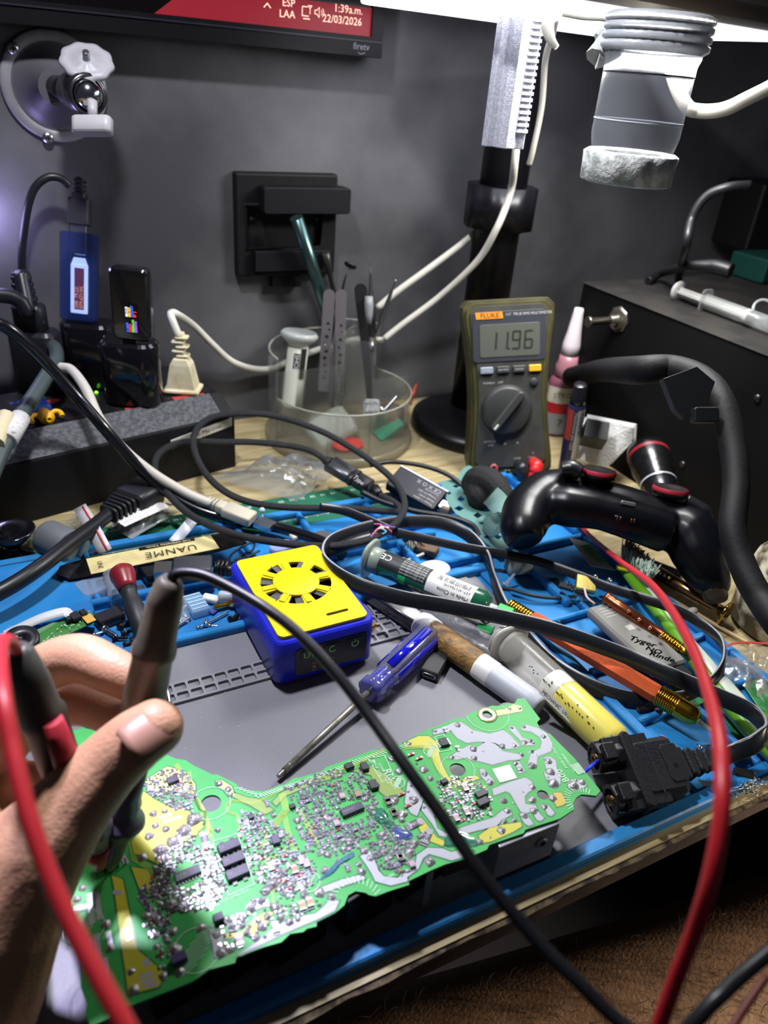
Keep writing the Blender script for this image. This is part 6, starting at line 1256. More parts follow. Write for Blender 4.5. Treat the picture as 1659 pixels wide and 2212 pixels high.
px_ = (P(197, 1240, zpry(197))-P(474, 1184, zpry(474))); LB_ = mat('#2a2618', .6)
m = M(); m.text('UANME', FR(P(425, 1180, zpry(425)+.0007), x=px_), .0105, spacing=1.1); build(m, 'large_print', LB_, pt); m = M(); m.text('UNE', FR(P(214, 1212, zpry(210)+.0007), x=V((-px_.y, px_.x, 0))), .005)
build(m, 'small_print', LB_, pt); m = M(); a_ = P(420, 1164, zpry(420)+.00065); b_ = P(300, 1186, zpry(300)+.00065); m.tube([a_, b_], 1, sect=[(-.0022, 0), (0, .0002), (.0022, 0), (0, -.0002)], up=V((-px_.y, px_.x, 0)), sub=1); build(m, 'dark_banner', LB_, pt)
m = M(); m.text('THE OPENING TOOL', FR(P(412, 1166, zpry(412)+.0012), x=px_), .0034, spacing=1.05); build(m, 'light_print', mat('#c9bb84', .6), pt)
# black suction cup, grey roll
T = FR(P(32, 1195, .003)); sc_ = thing('suction_cup', 'shiny black rubber suction cup standing at the left edge behind the mat', 'suction cup', P(32, 1195, .003))
m = M(T); m.lathe([(.013, 0), (.014, .003), (.007, .005), (.006, .010), (.012, .013), (.0175, .021), (.0165, .0215), (.008, .015), (0, .013)], 36); build(m, 'cup', mat('#0c0c10', .12, coat=.6), sc_)
m = M(AX(P(103, 1160, .016), P(168, 1190, .014))); m.lathe([(.0125, -.002), (.0135, 0), (.0135, .020), (.0125, .022)], 26, 0); m.lathe([(.010, .022), (.0125, .023), (.0125, .029), (.009, .030)], 26, 1); solo(m, 'grey_roller', [mat('#5d6064', .6), mat('#8fa098', .4, trans=.2)], 'grey rubber roller end lying beside the black suction cup', 'roller')
# bags
def bag(name, label, pts, z0, amp, mt, seed=1, N=22, cat='bag'):
    A = [P(x, y, z0) for x, y in pts]; m = M(); vs = []; fs = []
    for i in range(N+1):
        for j in range(N+1):
            u, v = i/N, j/N; p = A[0]*(1-u)*(1-v)+A[1]*u*(1-v)+A[2]*u*v+A[3]*(1-u)*v
            h = amp*(.35+abs(noise.noise(V((u*4+seed, v*4, seed))))*1.6+.35*noise.noise(V((u*13, v*13, seed*3))))*math.sin(PI*min(max(u, .06), .94))*math.sin(PI*min(max(v, .06), .94))
            vs.append((p.x, p.y, z0+max(h, 0)))
    for i in range(N):
        for j in range(N): a = i*(N+1)+j; fs.append((a, a+N+1, a+N+2, a+1))
    m.add(vs, fs, 0, True); return build(m, name, mt, None, label, cat)
CL = mat('#8f969c', .16, trans=.35, ior=1.2, alpha=.42, coat=.5); 
bag('plastic_bag', 'large crumpled clear plastic bag holding tiny clear bits in front of the organiser', [(455, 1032), (600, 985), (760, 1000), (640, 1085)], .0035, .016, CL, 2)
for i, (x, y) in enumerate(((612,1006),(640,1018),(650,1030),(668,1015),(632,1040),(655,1045),(600,1012),(680,1030))):
    m = M(FR(P(x, y, .012), x=(math.cos(i), math.sin(i), 0))); m.rbox((0, 0, 0), (.007, .003, .002), .0008); solo(m, 'clear_bit', mat('#d5d8d2', .1, trans=.4), 'tiny clear plastic bit among others inside the large plastic bag', 'plastic bit', 'clear bits inside the plastic bag')
bag('plastic_bag', 'greyish zip bag with crumpled white slip beside the black plug', [(235, 1140), (300, 1095), (390, 1105), (285, 1165)], .010, .012, mat('#9aa0a2', .2, trans=.2, alpha=.75, coat=.4), 5)
bag('paper_slip', 'crumpled white printed paper slip inside the grey zip bag', [(238, 1120), (330, 1085), (378, 1090), (270, 1138)], .021, .005, mat('#c6c4c0', .6), 8, cat='paper')
bag('zip_bag', 'clear zip bag with a red striped seal beside the grey roller', [(140, 1130), (190, 1095), (238, 1190), (190, 1200)], .006, .014, CL, 3)
m = M(); m.tube([P(172, 1095, .030), P(200, 1140, .028), P(228, 1192, .016)], 1, sect=[(-.005, -.0004), (.005, -.0004), (.005, .0004), (-.005, .0004)], up=(1, 0, .3), sub=4); solo(m, 'bag_seal', mat('#b9b6b8', .25, coat=.5), 'folded glossy bag seal strip beside the grey roller', 'seal')
m = M(); m.tube([P(178, 1094, .031), P(205, 1139, .029), P(232, 1190, .017)], .0008, 6, sub=4); solo(m, 'red_seal_line', mat('#a8262c', .4), 'thin red line along the folded bag seal', 'seal')
bag('plastic_bag', 'small crinkled clear bag of bits beside the black suction cup', [(50, 1190), (70, 1150), (120, 1165), (110, 1205)], .004, .014, CL, 7)
bag('zip_bag', 'clear zip bag with printed circuit scraps at the far right edge', [(1555, 1450), (1570, 1400), (1700, 1400), (1700, 1560)], .004, .012, mat('#a8a290', .2, trans=.3, alpha=.5, coat=.5), 9)
m = M(); m.tube([P(1557, 1400, .012), P(1600, 1388, .014), P(1680, 1392, .013)], .0008, 6); solo(m, 'bag_red_line', mat('#b0333a', .4), 'thin red zip line of the bag at the far right edge', 'seal')
cable('white_flat_ribbon', 'white flat ribbon strip behind the pry tool', [(372, 1172, .012), (400, 1142, .016), (425, 1112, .02)], 1, WHITE) if False else None
m = M(); m.tube([P(375, 1172, .014), P(398, 1145, .017), P(424, 1114, .021)], 1, sect=[(-.0042, -.0003), (.0042, -.0003), (.0042, .0003), (-.0042, .0003)], up=(.9, .3, 0), sub=4); solo(m, 'ribbon_strip', mat('#c9ced6', .5), 'white flat ribbon strip with blue print behind the pry tool', 'ribbon')
# big black plug and cable at the left
kp = thing('power_plug', 'black moulded plug and cable lying against the black power unit front', 'plug', P(300, 1075, .02))
m = M(); m.tube([P(-40, 1300, .03), P(30, 1262, .032), P(90, 1222, .033), P(150, 1175, .031), P(200, 1138, .028), P(238, 1108, .026)], .0056, 12); build(m, 'cable', mat('#121317', .4), kp)
m = M(AX(P(232, 1112, .026), P(345, 1045, .026)))
for k in range(5): m.rbox((0, 0, .002+k*.004), (.013+k*.0012, .017+k*.002, .0028), .004)
m.rbox((0, 0, .036), (.018, .030, .028), .005, ch=.002); m.rbox((0, 0, .053), (.014, .022, .008), .002); build(m, 'body', mat('#18191d', .45), kp)
# cables from top left
cable('thick_black_cable', 'thick glossy black cable sweeping from the left edge down to the mat', [(-40, 690, .17), (10, 705, .165), (60, 745, .15), (110, 795, .13), (170, 862, .105), (225, 925, .085), (290, 1000, .055), (350, 1055, .032), (420, 1098, .018), (500, 1122, .012), (600, 1140, .010), (700, 1172, .012), (740, 1200, .012)], .0046, mat('#0d0e14', .25, coat=.3))
wu = thing('usb_cable', 'off-white USB cable running from the power unit to a white USB plug', 'cable', P(500, 1110, .02))
m = M(); m.tube([P(130, 793, .110), P(155, 800, .110), P(185, 840, .105), P(215, 905, .088), P(265, 968, .066), P(330, 1022, .045), P(400, 1064, .030), P(455, 1088, .023)], .0040, 10); build(m, 'wire', mat('#b9b4aa', .5), wu)
T = AX(P(446, 1083, .023), P(560, 1128, .017)); L_ = (P(560, 1128, .017)-P(446, 1083, .023)).length
m = M(T)
for k in range(4): m.rbox((0, 0, .002+k*.0032), (.009, .009+.0005*k, .0022), .003)
m.rbox((0, 0, L_*.30), (.008, .011, L_*.14), .002); m.rbox((0, 0, L_*.62), (.0085, .0155, L_*.52), .002, ch=.001); build(m, 'plug_body', mat('#b5af9d', .5), wu)
m = M(T); m.box((0, 0, L_+.005), (.0045, .012, .014)); build(m, 'metal_plug', STEEL, wu)
# braided coil
cable('braided_cable', 'black braided cable coiled in wide loops in front of the organiser', [(712, 1000, .030), (660, 970, .034), (560, 956, .036), (470, 955, .038), (395, 955, .040), (345, 978, .040), (335, 1020, .036), (365, 1070, .030), (420, 1118, .028), (500, 1152, .028), (600, 1172, .028), (700, 1180, .028), (790, 1168, .030), (850, 1135, .032), (874, 1095, .034), (860, 1050, .036), (820, 1010, .040), (760, 968, .044), (690, 930, .050), (600, 900, .056), (520, 893, .058), (450, 905, .056), (418, 945, .050), (430, 1000, .042), (470, 1050, .032), (530, 1082, .024), (620, 1096, .020), (740, 1098, .018), (830, 1104, .018), (862, 1105, .018), (858, 1090, .017), (820, 1068, .016), (790, 1050, .018)], .0029, BRAID, n=12)
ua = thing('usb_adapter', 'grey metal USB-C extension plug with TYPE-C lettering at the coil end', 'adapter', P(745, 1020, .02))
T = AX(P(712, 1000, .026), P(808, 1058, .016)); L_ = (P(712, 1000, .026)-P(808, 1058, .016)).length
m = M(T); m.rbox((0, 0, L_*.26), (.010, .020, L_*.5), .004, ch=.001); build(m, 'grey_shell', mat('#55575d', .35, .7), ua)
m = M(T); m.rbox((0, 0, L_*.56), (.0105, .0205, L_*.08), .004); m.rbox((0, 0, L_*.75), (.010, .018, L_*.30), .004, ch=.001); build(m, 'dark_shell', mat('#26262a', .4), ua)
m = M(); m.tube([P(700, 992, .028), P(712, 1000, .026)], [.0035, .0055], 10, sub=2); build(m, 'boot', BLACK, ua); m = M(); m.tube([P(808, 1058, .016), P(820, 1070, .016)], [.006, .004], 10, sub=2); build(m, 'boot', BLACK, ua)
m = M(); m.text('Type', FR(P(775, 1037, .0262), x=(P(712, 1000, .02)-P(808, 1058, .02))*-1, z=(-.3, -.4, .9)), .006, align='CENTER'); build(m, 'lettering', mat('#9b9b9b', .5), ua)
# dark dongle with certification marks
dg = thing('usb_dongle', 'dark rectangular USB-C dongle with silver edge and CE marks in front of the multimeter', 'dongle', P(905, 1050, .02))
A = [P(x, y, .020) for x, y in ((850, 1012), (960, 1052), (948, 1092), (845, 1062))]; c_ = sum(A, V())/4; ex = (A[1]-A[0]).normalized(); T = FR(c_, x=ex, z=(-.15, -.35, .9)); LX = ((A[1]-A[0]).length+(A[2]-A[3]).length)/2
m = M(T); m.rbox((0, 0, -.004), (LX, .026, .009), .002, ch=.001); build(m, 'case', mat('#0b0e1a', .45, spec=.3), dg)
m = M(T); m.box((0, .0132, -.001), (LX, .0008, .003)); build(m, 'silver_edge', mat('#c3c8dc', .25, .6), dg)
m = M(T); m.rbox((LX/2+.005, 0, -.004), (.010, .010, .004), .0015); build(m, 'usb_plug', CHROME, dg)
m = M(T)
for i, (t, s_) in enumerate((('CE X O X', .0058), ('Current:3A', .003), ('Voltage:5V-20V', .003), ('Model: KWS', .003), ('Power 1-100W', .003))): m.text(t, FR((LX*.42, .0075-.0042*i, .0008), x=(-1, 0, 0)), s_)
build(m, 'lettering', mat('#8f9097', .5), dg)
cable('black_cable_loop', 'thin black cable bowing behind the dark dongle', [(800, 1005, .022), (850, 998, .022), (920, 1008, .022), (975, 1030, .018), (1010, 1065, .012), (1030, 1110, .010), (1035, 1150, .010)], .0022, BLACK)
cable('black_cable_strand', 'black cable running from the braided coil down to the right compartments', [(780, 1062, .020), (830, 1085, .016), (900, 1105, .014), (975, 1118, .014), (1020, 1135, .013), (1035, 1160, .012)], .0026, BLACK)
cable('red_thin_wire', 'thin red wire crossing the green cutting mat behind the braided coil', [(730, 1092, .006), (790, 1078, .007), (850, 1074, .007), (890, 1080, .006)], .0008, mat('#a92a34', .5))
# teal perforated gasket
m = M(); gp_ = [(1000,1012),(1012,1005),(1030,1012),(1025,1040),(1050,1060),(1075,1105),(1100,1140),(1110,1180),(1075,1190),(1040,1165),(1020,1130),(985,1110),(965,1080),(950,1040),(985,1035)]
def pz_(pts, z): return [(P(x, y, z).x, P(x, y, z).y) for x, y in pts]
hl = [pz_([(cx_-rx, cy_), (cx_, cy_-ry), (cx_+rx, cy_), (cx_, cy_+ry)], .014) for cx_, cy_, rx, ry in ((996,1078,9,7),(992,1098,12,6),(1018,1016,5,5),(1032,1113,10,7),(1042,1130,8,4),(1058,1145,10,3),(1052,1160,8,4),(1076,1160,9,5),(985,1050,8,4),(970,1065,6,4))]
m.prism(pz_(gp_, .014), .0132, .014, holes=hl); ga = solo(m, 'rubber_gasket', mat('#6d9a94', .4, trans=.3, alpha=.85), 'translucent teal perforated rubber sheet left of the controller grip', 'gasket')
m = M(); m.tube([P(1048, 1120, .015), P(1075, 1140, .030), P(1092, 1115, .040), P(1075, 1085, .042), P(1060, 1070, .036)], 1, sect=[(-.009, -.0006), (.009, -.0006), (.009, .0006), (-.009, .0006)], up=(.6, .6, .2), sub=6); solo(m, 'curled_film', mat('#7d9d96', .35, trans=.4, alpha=.8), 'curled translucent teal film against the controller grip', 'film')
m = M(); m.tube([P(1015, 1050, .02), P(1035, 1036, .032), P(1065, 1045, .036), P(1090, 1075, .030), P(1112, 1090, .024)], [.010, .013, .012, .010, .008], 12); m.tube([P(1030, 1050, .026), P(1040, 1075, .022), P(1052, 1095, .016)], [.012, .013, .007], 12); solo(m, 'black_strap', mat('#0c0c0e', .75, bump=1, bscale=900), 'bunched black fabric strap between the multimeter and controller', 'strap', remesh=.0012, smooth_it=3)
# flat black cable under the controller nose
# things in rear compartments
def rod(name, label, cat, a, b, r, mt, n=14, prof=None, group=None):
    T = AX(P(*a), P(*b)); L_ = (P(*b)-P(*a)).length; m = M(T); m.lathe([(rr_*r, z*L_) for rr_, z in (prof or [(1, 0), (1, 1)])], n); return solo(m, name, mt, label, cat, group)
def blob(name, label, cat, p, sz, mt, ang=0, z=(0, 0, 1), r=None, group=None, bevel=0):
    m = M(FR(P(*p), x=(math.cos(rad(ang)), math.sin(rad(ang)), 0), z=z)); m.rbox((0, 0, sz[2]/2), sz, r if r is not None else min(sz[:2])*.2); return solo(m, name, mt, label, cat, group)
hp_ = thing('hdmi_plug', 'dark grey HDMI plug with steel end lying behind the UV lamp', 'plug', P(410, 1230, .018))
T = AX(P(335, 1232, .018), P(470, 1226, .018)); L_ = (P(335, 1232, .018)-P(470, 1226, .018)).length
m = M(T); m.box((0, 0, L_*.13), (.006, .0135, L_*.28)); build(m, 'steel_end', mat('#8e8c88', .3, .9), hp_); m = M(T); m.rbox((0, 0, L_*.60), (.011, .021, L_*.62), .003, ch=.001); build(m, 'body', mat('#33343a', .5), hp_)
m = M(); m.tube([P(462, 1226, .018), P(500, 1232, .016), P(560, 1228, .016), P(640, 1218, .018), P(700, 1198, .022), P(760, 1172, .026), P(800, 1160, .026)], .0046, 12)
for k in range(3): m.lathe([(.0062, 0), (.0062, .002)], 14, 0, AX(P(470+9*k, 1227, .018), P(479+9*k, 1228, .018)))
build(m, 'cable', mat('#121317', .35), hp_)
rs = thing('screwdriver', 'small black screwdriver with a red domed top standing behind the probe', 'screwdriver', P(300, 1370, .02))
T = AX(P(263, 1236, .030), P(322, 1400, .012)); L_ = (P(263, 1236, .030)-P(322, 1400, .012)).length
m = M(T); m.lathe([(0, -.005), (.005, -.004), (.0082, -.001), (.0086, .004), (.0066, .012), (.0062, .016)], 26); build(m, 'red_cap', mat('#7a1c24', .35), rs); m = M(T); m.lathe([(.0060, .016), (.0052, L_*.3), (.0062, L_*.45), (.0066, L_*.47), (.0064, L_)], 8); build(m, 'handle', mat('#26262a', .5), rs)
rod('clear_tube', 'small clear open tube standing beside the red topped screwdriver', 'tube', (240, 1240, .014), (258, 1302, .008), .0060, mat('#b9bcc0', .15, trans=.6, alpha=.6), 20)
blob('clear_case', 'small frosted clear case in the rear tray behind the screws', 'case', (208, 1280, .003), (.024, .020, .008), mat('#9fb0c4', .2, trans=.4, alpha=.6), 18)
blob('usb_plug', 'small black USB plug pointing down behind the screwdriver handle', 'plug', (322, 1245, .006), (.010, .020, .008), BLACK, 10)
blob('usb_metal_end', 'bare steel micro USB end sticking out below the small black plug', 'plug', (305, 1278, .006), (.006, .010, .003), STEEL, 10)
# board with buzzer
bz = thing('buzzer_board', 'narrow green circuit board with black round buzzer at the left', 'circuit board', P(110, 1370, .012))
A = [P(x, y, z) for x, y, z in ((55, 1385, .012), (80, 1360, .014), (168, 1320, .014), (203, 1325, .014), (200, 1345, .012), (62, 1410, .010))]; n = len(A)
m = M(); m.add(A+[v-V((0, 0, .0012)) for v in A], [tuple(range(n-1, -1, -1)), tuple(range(n, 2*n))]+[(i, (i+1) % n, n+(i+1) % n, n+i) for i in range(n)]); build(m, 'substrate', mat('#2f6e2c', .4), bz)
m = M(FR(P(48, 1392, .012), z=(.05, -.2, 1))); m.lathe([(.0105, -.003), (.0105, .006), (.0098, .0068), (.0022, .0070), (.002, .006), (0, .006)], 30); build(m, 'buzzer', mat('#15151b', .35), bz)
for x, y, w_ in ((163, 1334, .006), (180, 1326, .004), (148, 1340, .003)): m = M(FR(P(x, y, .0145), x=(1, .3, 0))); m.rbox((0, 0, .001), (w_, w_*1.3, .0025), .0003); build(m, 'black_connector', BLACK, bz)
m = M(); 
for i in range(26): q = P(95+i*4+random.uniform(-3, 3), 1382-i*2.3+random.uniform(-8, 10), .0140); m.box((q.x, q.y, q.z), (.0009, .0006, .0003))
build(m, 'board_print', SILK, bz, kind='stuff'); m = M(FR(P(192, 1336, .0143), x=(1, .3, 0))); m.box((0, 0, 0), (.006, .009, .0004)); build(m, 'gold_edge', mat('#c79b4a', .4), bz)
m = M(); m.tube([P(-20, 1385, .006), P(30, 1362, .012), P(90, 1335, .017), P(138, 1322, .018), P(152, 1330, .016)], 1, sect=[(-.0035, -.0002), (.0035, -.0002), (.0035, .0002), (-.0035, .0002)], up=(.2, .9, .3), sub=6); solo(m, 'ribbon_cable', mat('#c6c8cc', .5), 'white ribbon cable curving into the narrow green buzzer board', 'ribbon')
# screws and bits
def screw(px, py, ang, L_, r, mt, label, z=.0045, tilt=0):
    t_ = thing('screw', label, 'screw', P(px, py, z), 'loose screws in the trays'); d_ = V((math.cos(rad(ang)), math.sin(rad(ang)), tilt)).normalized(); o = P(px, py, z); T = AX(o-d_*L_/2, o+d_*L_/2)
    m = M(T); pr = []; k = max(int(L_*.8/.0011), 3)
    for i in range(k): z_ = L_*.12+i*(L_*.84/k); pr += [(r*.72, z_), (r, z_+.0005)]
    m.lathe([(r*.75, 0)]+pr+[(r*.2, L_)], 8); build(m, 'thread', mt, t_)
    m = M(T); m.lathe([(r*1.1, -.0012), (r*1.95, -.0008), (r*1.6, .0006), (r*.8, .0012)], 12); m.box((0, 0, -.00125), (r*2.4, r*.4, .0003)); m.box((0, 0, -.00125), (r*.4, r*2.4, .0003)); build(m, 'head', mt, t_)
BSC = mat('#222226', .35, .6)
for i, (x, y, a_, L_, r, mt, lb_) in enumerate(((240,1368,-60,.012,.0018,STEEL,'steel screw right below the black plastic part'),(262,1378,-20,.009,.0012,BSC,'small black screw beside the steel screw below the black plastic part'),(268,1348,40,.007,.0016,BSC,'short black screw above the pile in the tray left of the probe'),(283,1338,80,.006,.0016,BSC,'black screw touching the screwdriver handle'),(276,1365,10,.006,.0015,BSC,'black screw in the middle of the pile left of the screwdriver'),(290,1375,70,.008,.0013,STEEL,'bright thin screw half under the screwdriver handle'),(214,1368,10,.006,.001,STEEL,'tiny steel screw lying by the buzzer board corner'),(282,1388,30,.007,.0014,BSC,'black screw nearest the front wall of the tray'),
    (392,1346,30,.017,.0014,STEEL,'long coarse steel screw right of the probe'),(462,1338,22,.026,.0009,STEEL,'long smooth steel nail screw in front of the frosted divider box'),(446,1342,70,.006,.0012,STEEL,'small steel screw beside the long nail screw'),(463,1352,-20,.006,.001,STEEL,'small steel screw under the long nail screw'),(512,1330,35,.011,.0019,BSC,'black coarse screw beside the UV lamp'),(530,1335,5,.007,.0012,STEEL,'silver screw touching the UV lamp side'),(1525,1612,-12,.0088,.0011,STEEL,'silver screw behind the cord strain relief'),(1215,1342,5,.0075,.0012,mat('#27506e',.4,.5),'dark blue spring-like screw in the right tray'),(1020,1275,-60,.005,.001,STEEL,'small screw below the green flux tube tip'),(1187,1346,80,.005,.0009,STEEL,'tiny screw by the orange knife top end'),(1428,1683,-50,.005,.0009,STEEL,'tiny screw tip showing below the power plug'))):
    screw(x, y, a_-29+29, L_, r, mt, lb_)
blob('black_plastic_part', 'black rectangular plastic housing in the screw tray', 'plastic part', (238, 1342, .003), (.019, .011, .007), mat('#17171a', .45), 17, bevel=1)
bag('plastic_bag', 'tiny clear bag of metal bits between the probe and the frosted box', [(375, 1345), (385, 1290), (412, 1295), (408, 1345)], .004, .010, mat('#b9c2c8', .1, trans=.4, alpha=.55, coat=1), 4)
fbx = thing('divided_box', 'small frosted clear box with five ribs in the screw tray', 'box', P(425, 1312, .004))
m = M(FR(P(425, 1314, .003), x=(1, .1, 0))); m.rbox((0, 0, .003), (.0125, .021, .006), .0008); build(m, 'body', mat('#8fb4d8', .3, trans=.3, alpha=.7), fbx)
for k in range(5): m = M(FR(P(425, 1314, .003), x=(1, .1, 0))); m.box((0, -.008+.004*k, .0063), (.011, .0008, .0006)); build(m, 'rib', mat('#b9d0e6', .3), fbx)
gcn = thing('wire_connector', 'white plastic clip with a gold terminal in the screw tray', 'connector', P(470, 1300, .005)); m = M(FR(P(456, 1298, .004), x=(.7, -.6, 0))); m.rbox((0, 0, .002), (.012, .006, .004), .001); build(m, 'white_clip', mat('#d9d8d2', .5), gcn); m = M(FR(P(486, 1308, .005), x=(1, .05, 0))); m.rbox((0, 0, .001), (.017, .004, .002), .001); build(m, 'gold_terminal', GOLD, gcn)
blob('perforated_board', 'dark green dotted board scrap tucked beside the UV lamp', 'circuit board', (525, 1302, .005), (.020, .010, .0015), mat('#3c5c40', .5, c2='#a8b8a0', scale=700, lo=.6, hi=.66), -15)
rod('white_vial', 'white translucent tube with rounded end at the tray rear wall', 'tube', (470, 1288, .009), (545, 1284, .009), .0038, mat('#c5cdd6', .3, trans=.3), 16, [(0, 0), (.7, .02), (1, .08), (1, 1)])
blob('blue_gel_piece', 'small violet blue clear fragment under the gold terminal', 'fragment', (460, 1322, .003), (.006, .005, .002), mat('#5f6bc0', .2, trans=.4), 40)
rod('ball_head_pin', 'pin with pale blue ball head standing behind the pry tool', 'pin', (571, 1152, .006), (567, 1108, .020), .0005, STEEL, 6); m = M(); m.sphere(P(566, 1102, .0215), .0024, 0, 14); solo(m, 'pin_ball', mat('#b9c6ea', .3), 'pale blue ball head of the standing pin', 'pin')
cable('black_jumper_wire', 'thin black twisted jumper wire behind the HDMI plug', [(488, 1222, .008), (500, 1198, .014), (525, 1180, .018), (548, 1172, .016), (545, 1188, .012), (520, 1200, .010), (508, 1212, .010), (530, 1205, .012), (560, 1190, .012)], .0009, BLACK)
blob('metal_strip', 'shiny crinkled metal strip beside the HDMI cable', 'metal strip', (512, 1218, .012), (.024, .006, .0015), CHROME, 14)
blob('white_foam_piece', 'small white plastic piece behind the HDMI cable', 'plastic piece', (640, 1164, .006), (.010, .008, .005), mat('#c9c5bc', .6), 10)
blob('clear_blue_cap', 'oval clear bluish cap in the middle rear compartment', 'cap', (608, 1190, .006), (.020, .013, .006), mat('#a3b4e0', .15, trans=.4), 10, r=.0062)
blob('camera_module', 'black and steel phone module in the middle rear compartment', 'module', (632, 1202, .009), (.034, .009, .005), mat('#202124', .35, c2='#8a8a80', scale=180, lo=.55, hi=.6), 14)
blob('steel_bracket', 'long stamped steel bracket above the phone module', 'bracket', (640, 1190, .012), (.024, .005, .003), mat('#a5a294', .3, .8, c2='#6d6a60', scale=300), 16)
blob('steel_shield', 'small stamped steel shield beside the steel bracket', 'bracket', (672, 1198, .012), (.007, .007, .002), mat('#b8b6aa', .3, .8), 20)
rod('round_speaker', 'round dark speaker disc behind the HDMI cable', 'speaker', (695, 1172, .006), (695, 1168, .0085), .010, mat('#33312f', .4), 26)
blob('black_tape', 'black felt scrap behind the UV lamp', 'tape', (690, 1236, .006), (.030, .014, .001), mat('#101013', .8), 14)
for i, (x, y) in enumerate(((601, 1246), (613, 1245), (621, 1243))): rod('header_pin', 'short silver pin standing in a row of three behind the UV lamp', 'pin', (x, y+5, .004), (x, y-3, .011), .0009, CHROME, 8, group='silver pins behind the UV lamp')
for i, c_ in enumerate(('#d56a9c', '#e8a23c', '#5fb6d8', '#d9d4c8', '#b04a5c', '#7a4fb0')):
    cable('coloured_wire', ('pink', 'orange', 'light blue', 'white', 'dark red', 'violet')[i]+' fine wire in the colourful bundle over the braided cable', [(800+i*2, 1162-i, .032), (812+i*3, 1146-i*2, .036), (824+i*5, 1134+(i*7 % 15), .036), (808+i*9, 1132+(i*11 % 24), .034)], .0006, mat(c_, .5), 'wire', 6)
for i in range(9): cable('black_hair_wire', 'fine black wire strand fanning out behind the flux tube', [(868+i*3, 1152, .020), (872+i*5, 1168+i % 3*4, .012), (858+i*9, 1186+i % 4*5, .005)], .0004, BLACK, 'wire', 5) if i else None
for o in [o for o in bpy.data.objects if o.name.startswith('black_hair_wire')]: o['group'] = 'fan of fine black wires'
blob('tactile_switch', 'small square steel push switch in the centre rear tray', 'switch', (889, 1184, .004), (.009, .009, .005), mat('#b4b0a0', .3, .7), 20)
blob('brown_felt', 'brown scrap lying in the centre rear tray', 'scrap', (922, 1192, .004), (.012, .018, .006), mat('#5c4636', .7), 35); blob('brown_post', 'brown post end standing at the tray divider', 'scrap', (960, 1112, .004), (.005, .008, .008), mat('#6a5848', .6), 30)
rod('white_bud', 'thin white tipped stick lying behind the green flux tube', 'stick', (872, 1214, .006), (915, 1196, .007), .0012, mat('#c9c6bc', .5), 8)
m = M(FR(P(935, 1238, .006))); m.sphere((0, 0, .003), .0125, 0, 24, sc=(1.15, .85, .42)); solo(m, 'oval_piece', mat('#d2d3d8', .4), 'smooth white oval plastic piece behind the green flux tube', 'cap')
blob('translucent_connector', 'milky white square connector shell beside the controller grip', 'connector', (1118, 1232, .004), (.020, .013, .012), mat('#b9c1b4', .35, trans=.25), -10, r=.002)
m = M(); m.lathe([(.0045, 0), (.0030, .001), (.0014, .003), (.001, .012)], 16, 0, AX(P(1090, 1265, .006), P(1118, 1232, .016))); solo(m, 'dispensing_tip', mat('#c9d6dc', .1, trans=.6, alpha=.7), 'clear needle tip below the milky connector shell', 'needle tip')
blob('black_button', 'small black switch piece in the right tray', 'switch', (1192, 1264, .004), (.010, .007, .005), BLACK, -20)
cable('black_thin_wire', 'short black wire lying in the right tray beside the flux tube cap', [(1062, 1268, .008), (1100, 1272, .008), (1150, 1286, .008), (1200, 1292, .007), (1245, 1288, .008)], .0014, mat('#2c3330', .5))
# HDMI connector piece
hd = thing('connector_board', 'gold connector on a small black board behind the grey battery', 'connector', P(1262, 1265, .02)); m = M(FR(P(1265, 1262, .020), x=(.75, -.6, 0), z=(-.2, -.3, .9))); m.rbox((0, 0, 0), (.015, .013, .005), .0008); build(m, 'gold_shell', mat('#cdb76a', .25, .9), hd)
m = M(FR(P(1238, 1272, .016), x=(.65, -.75, 0))); m.rbox((0, 0, 0), (.022, .006, .003), .0006); build(m, 'black_board', BLACK, hd); m = M(FR(P(1295, 1262, .018), x=(.9, -.4, 0)))
for i in range(7): m.sphere((random.uniform(-.008, .008), random.uniform(-.005, .005), random.uniform(0, .004)), .0024, 0, 8)
build(m, 'solder_lumps', CHROME, hd, kind='stuff')
for i in range(8): m = M(FR(P(1228+i*4, 1262+i*5.5, .0185), x=(.65, -.75, 0))); m.box((0, .002, .0), (.0009, .005, .0006)); build(m, 'pin', CHROME, hd)
cable('red_white_wires', 'pair of thin red and white wires from the gold connector to the battery', [(1262, 1268, .024), (1268, 1290, .024), (1285, 1305, .022)], .0008, mat('#c9a0a0', .5), 'wire')
# copper tool
ct = thing('copper_tool', 'copper coloured twisted tool with knurled gold tip behind the battery', 'tool', P(1390, 1350, .02)); a = P(1308, 1290, .026); b = P(1478, 1408, .020); T = AX(a, b) @ MX.Diagonal((.72, .72, 1, 1)); L_ = (b-a).length; COP = mat('#8a5038', .3, .9)
m = M(T); m.lathe([(.0062, 0), (.0066, .002), (.0055, .004), (.0066, .006), (.0055, .008), (.0066, .010), (.0062, .013), (.0058, L_*.72)], 22); build(m, 'barrel', COP, ct)
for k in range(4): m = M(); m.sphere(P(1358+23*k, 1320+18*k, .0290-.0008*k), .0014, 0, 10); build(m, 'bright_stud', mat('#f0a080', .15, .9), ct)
m = M(T); 
for i in range(8): z0_ = L_*(.72+.03*i); m.lathe([(.0052, z0_), (.006, z0_+L_*.015), (.0052, z0_+L_*.03)], 22, 0, MX.Rotation(i*.15, 4, 'Z'), ripple=(.06, 11))
m.lathe([(.005, L_*.96), (.003, L_*1.03), (.0008, L_*1.1)], 14); build(m, 'knurled_tip', BR, ct)
slab('printed_card', 'white card with green blocks half under the game controller', 'card', [(1228, 1160), (1272, 1172), (1330, 1232), (1276, 1222)], .014, .0006, mat('#b9beb9', .5))
m = M(); 
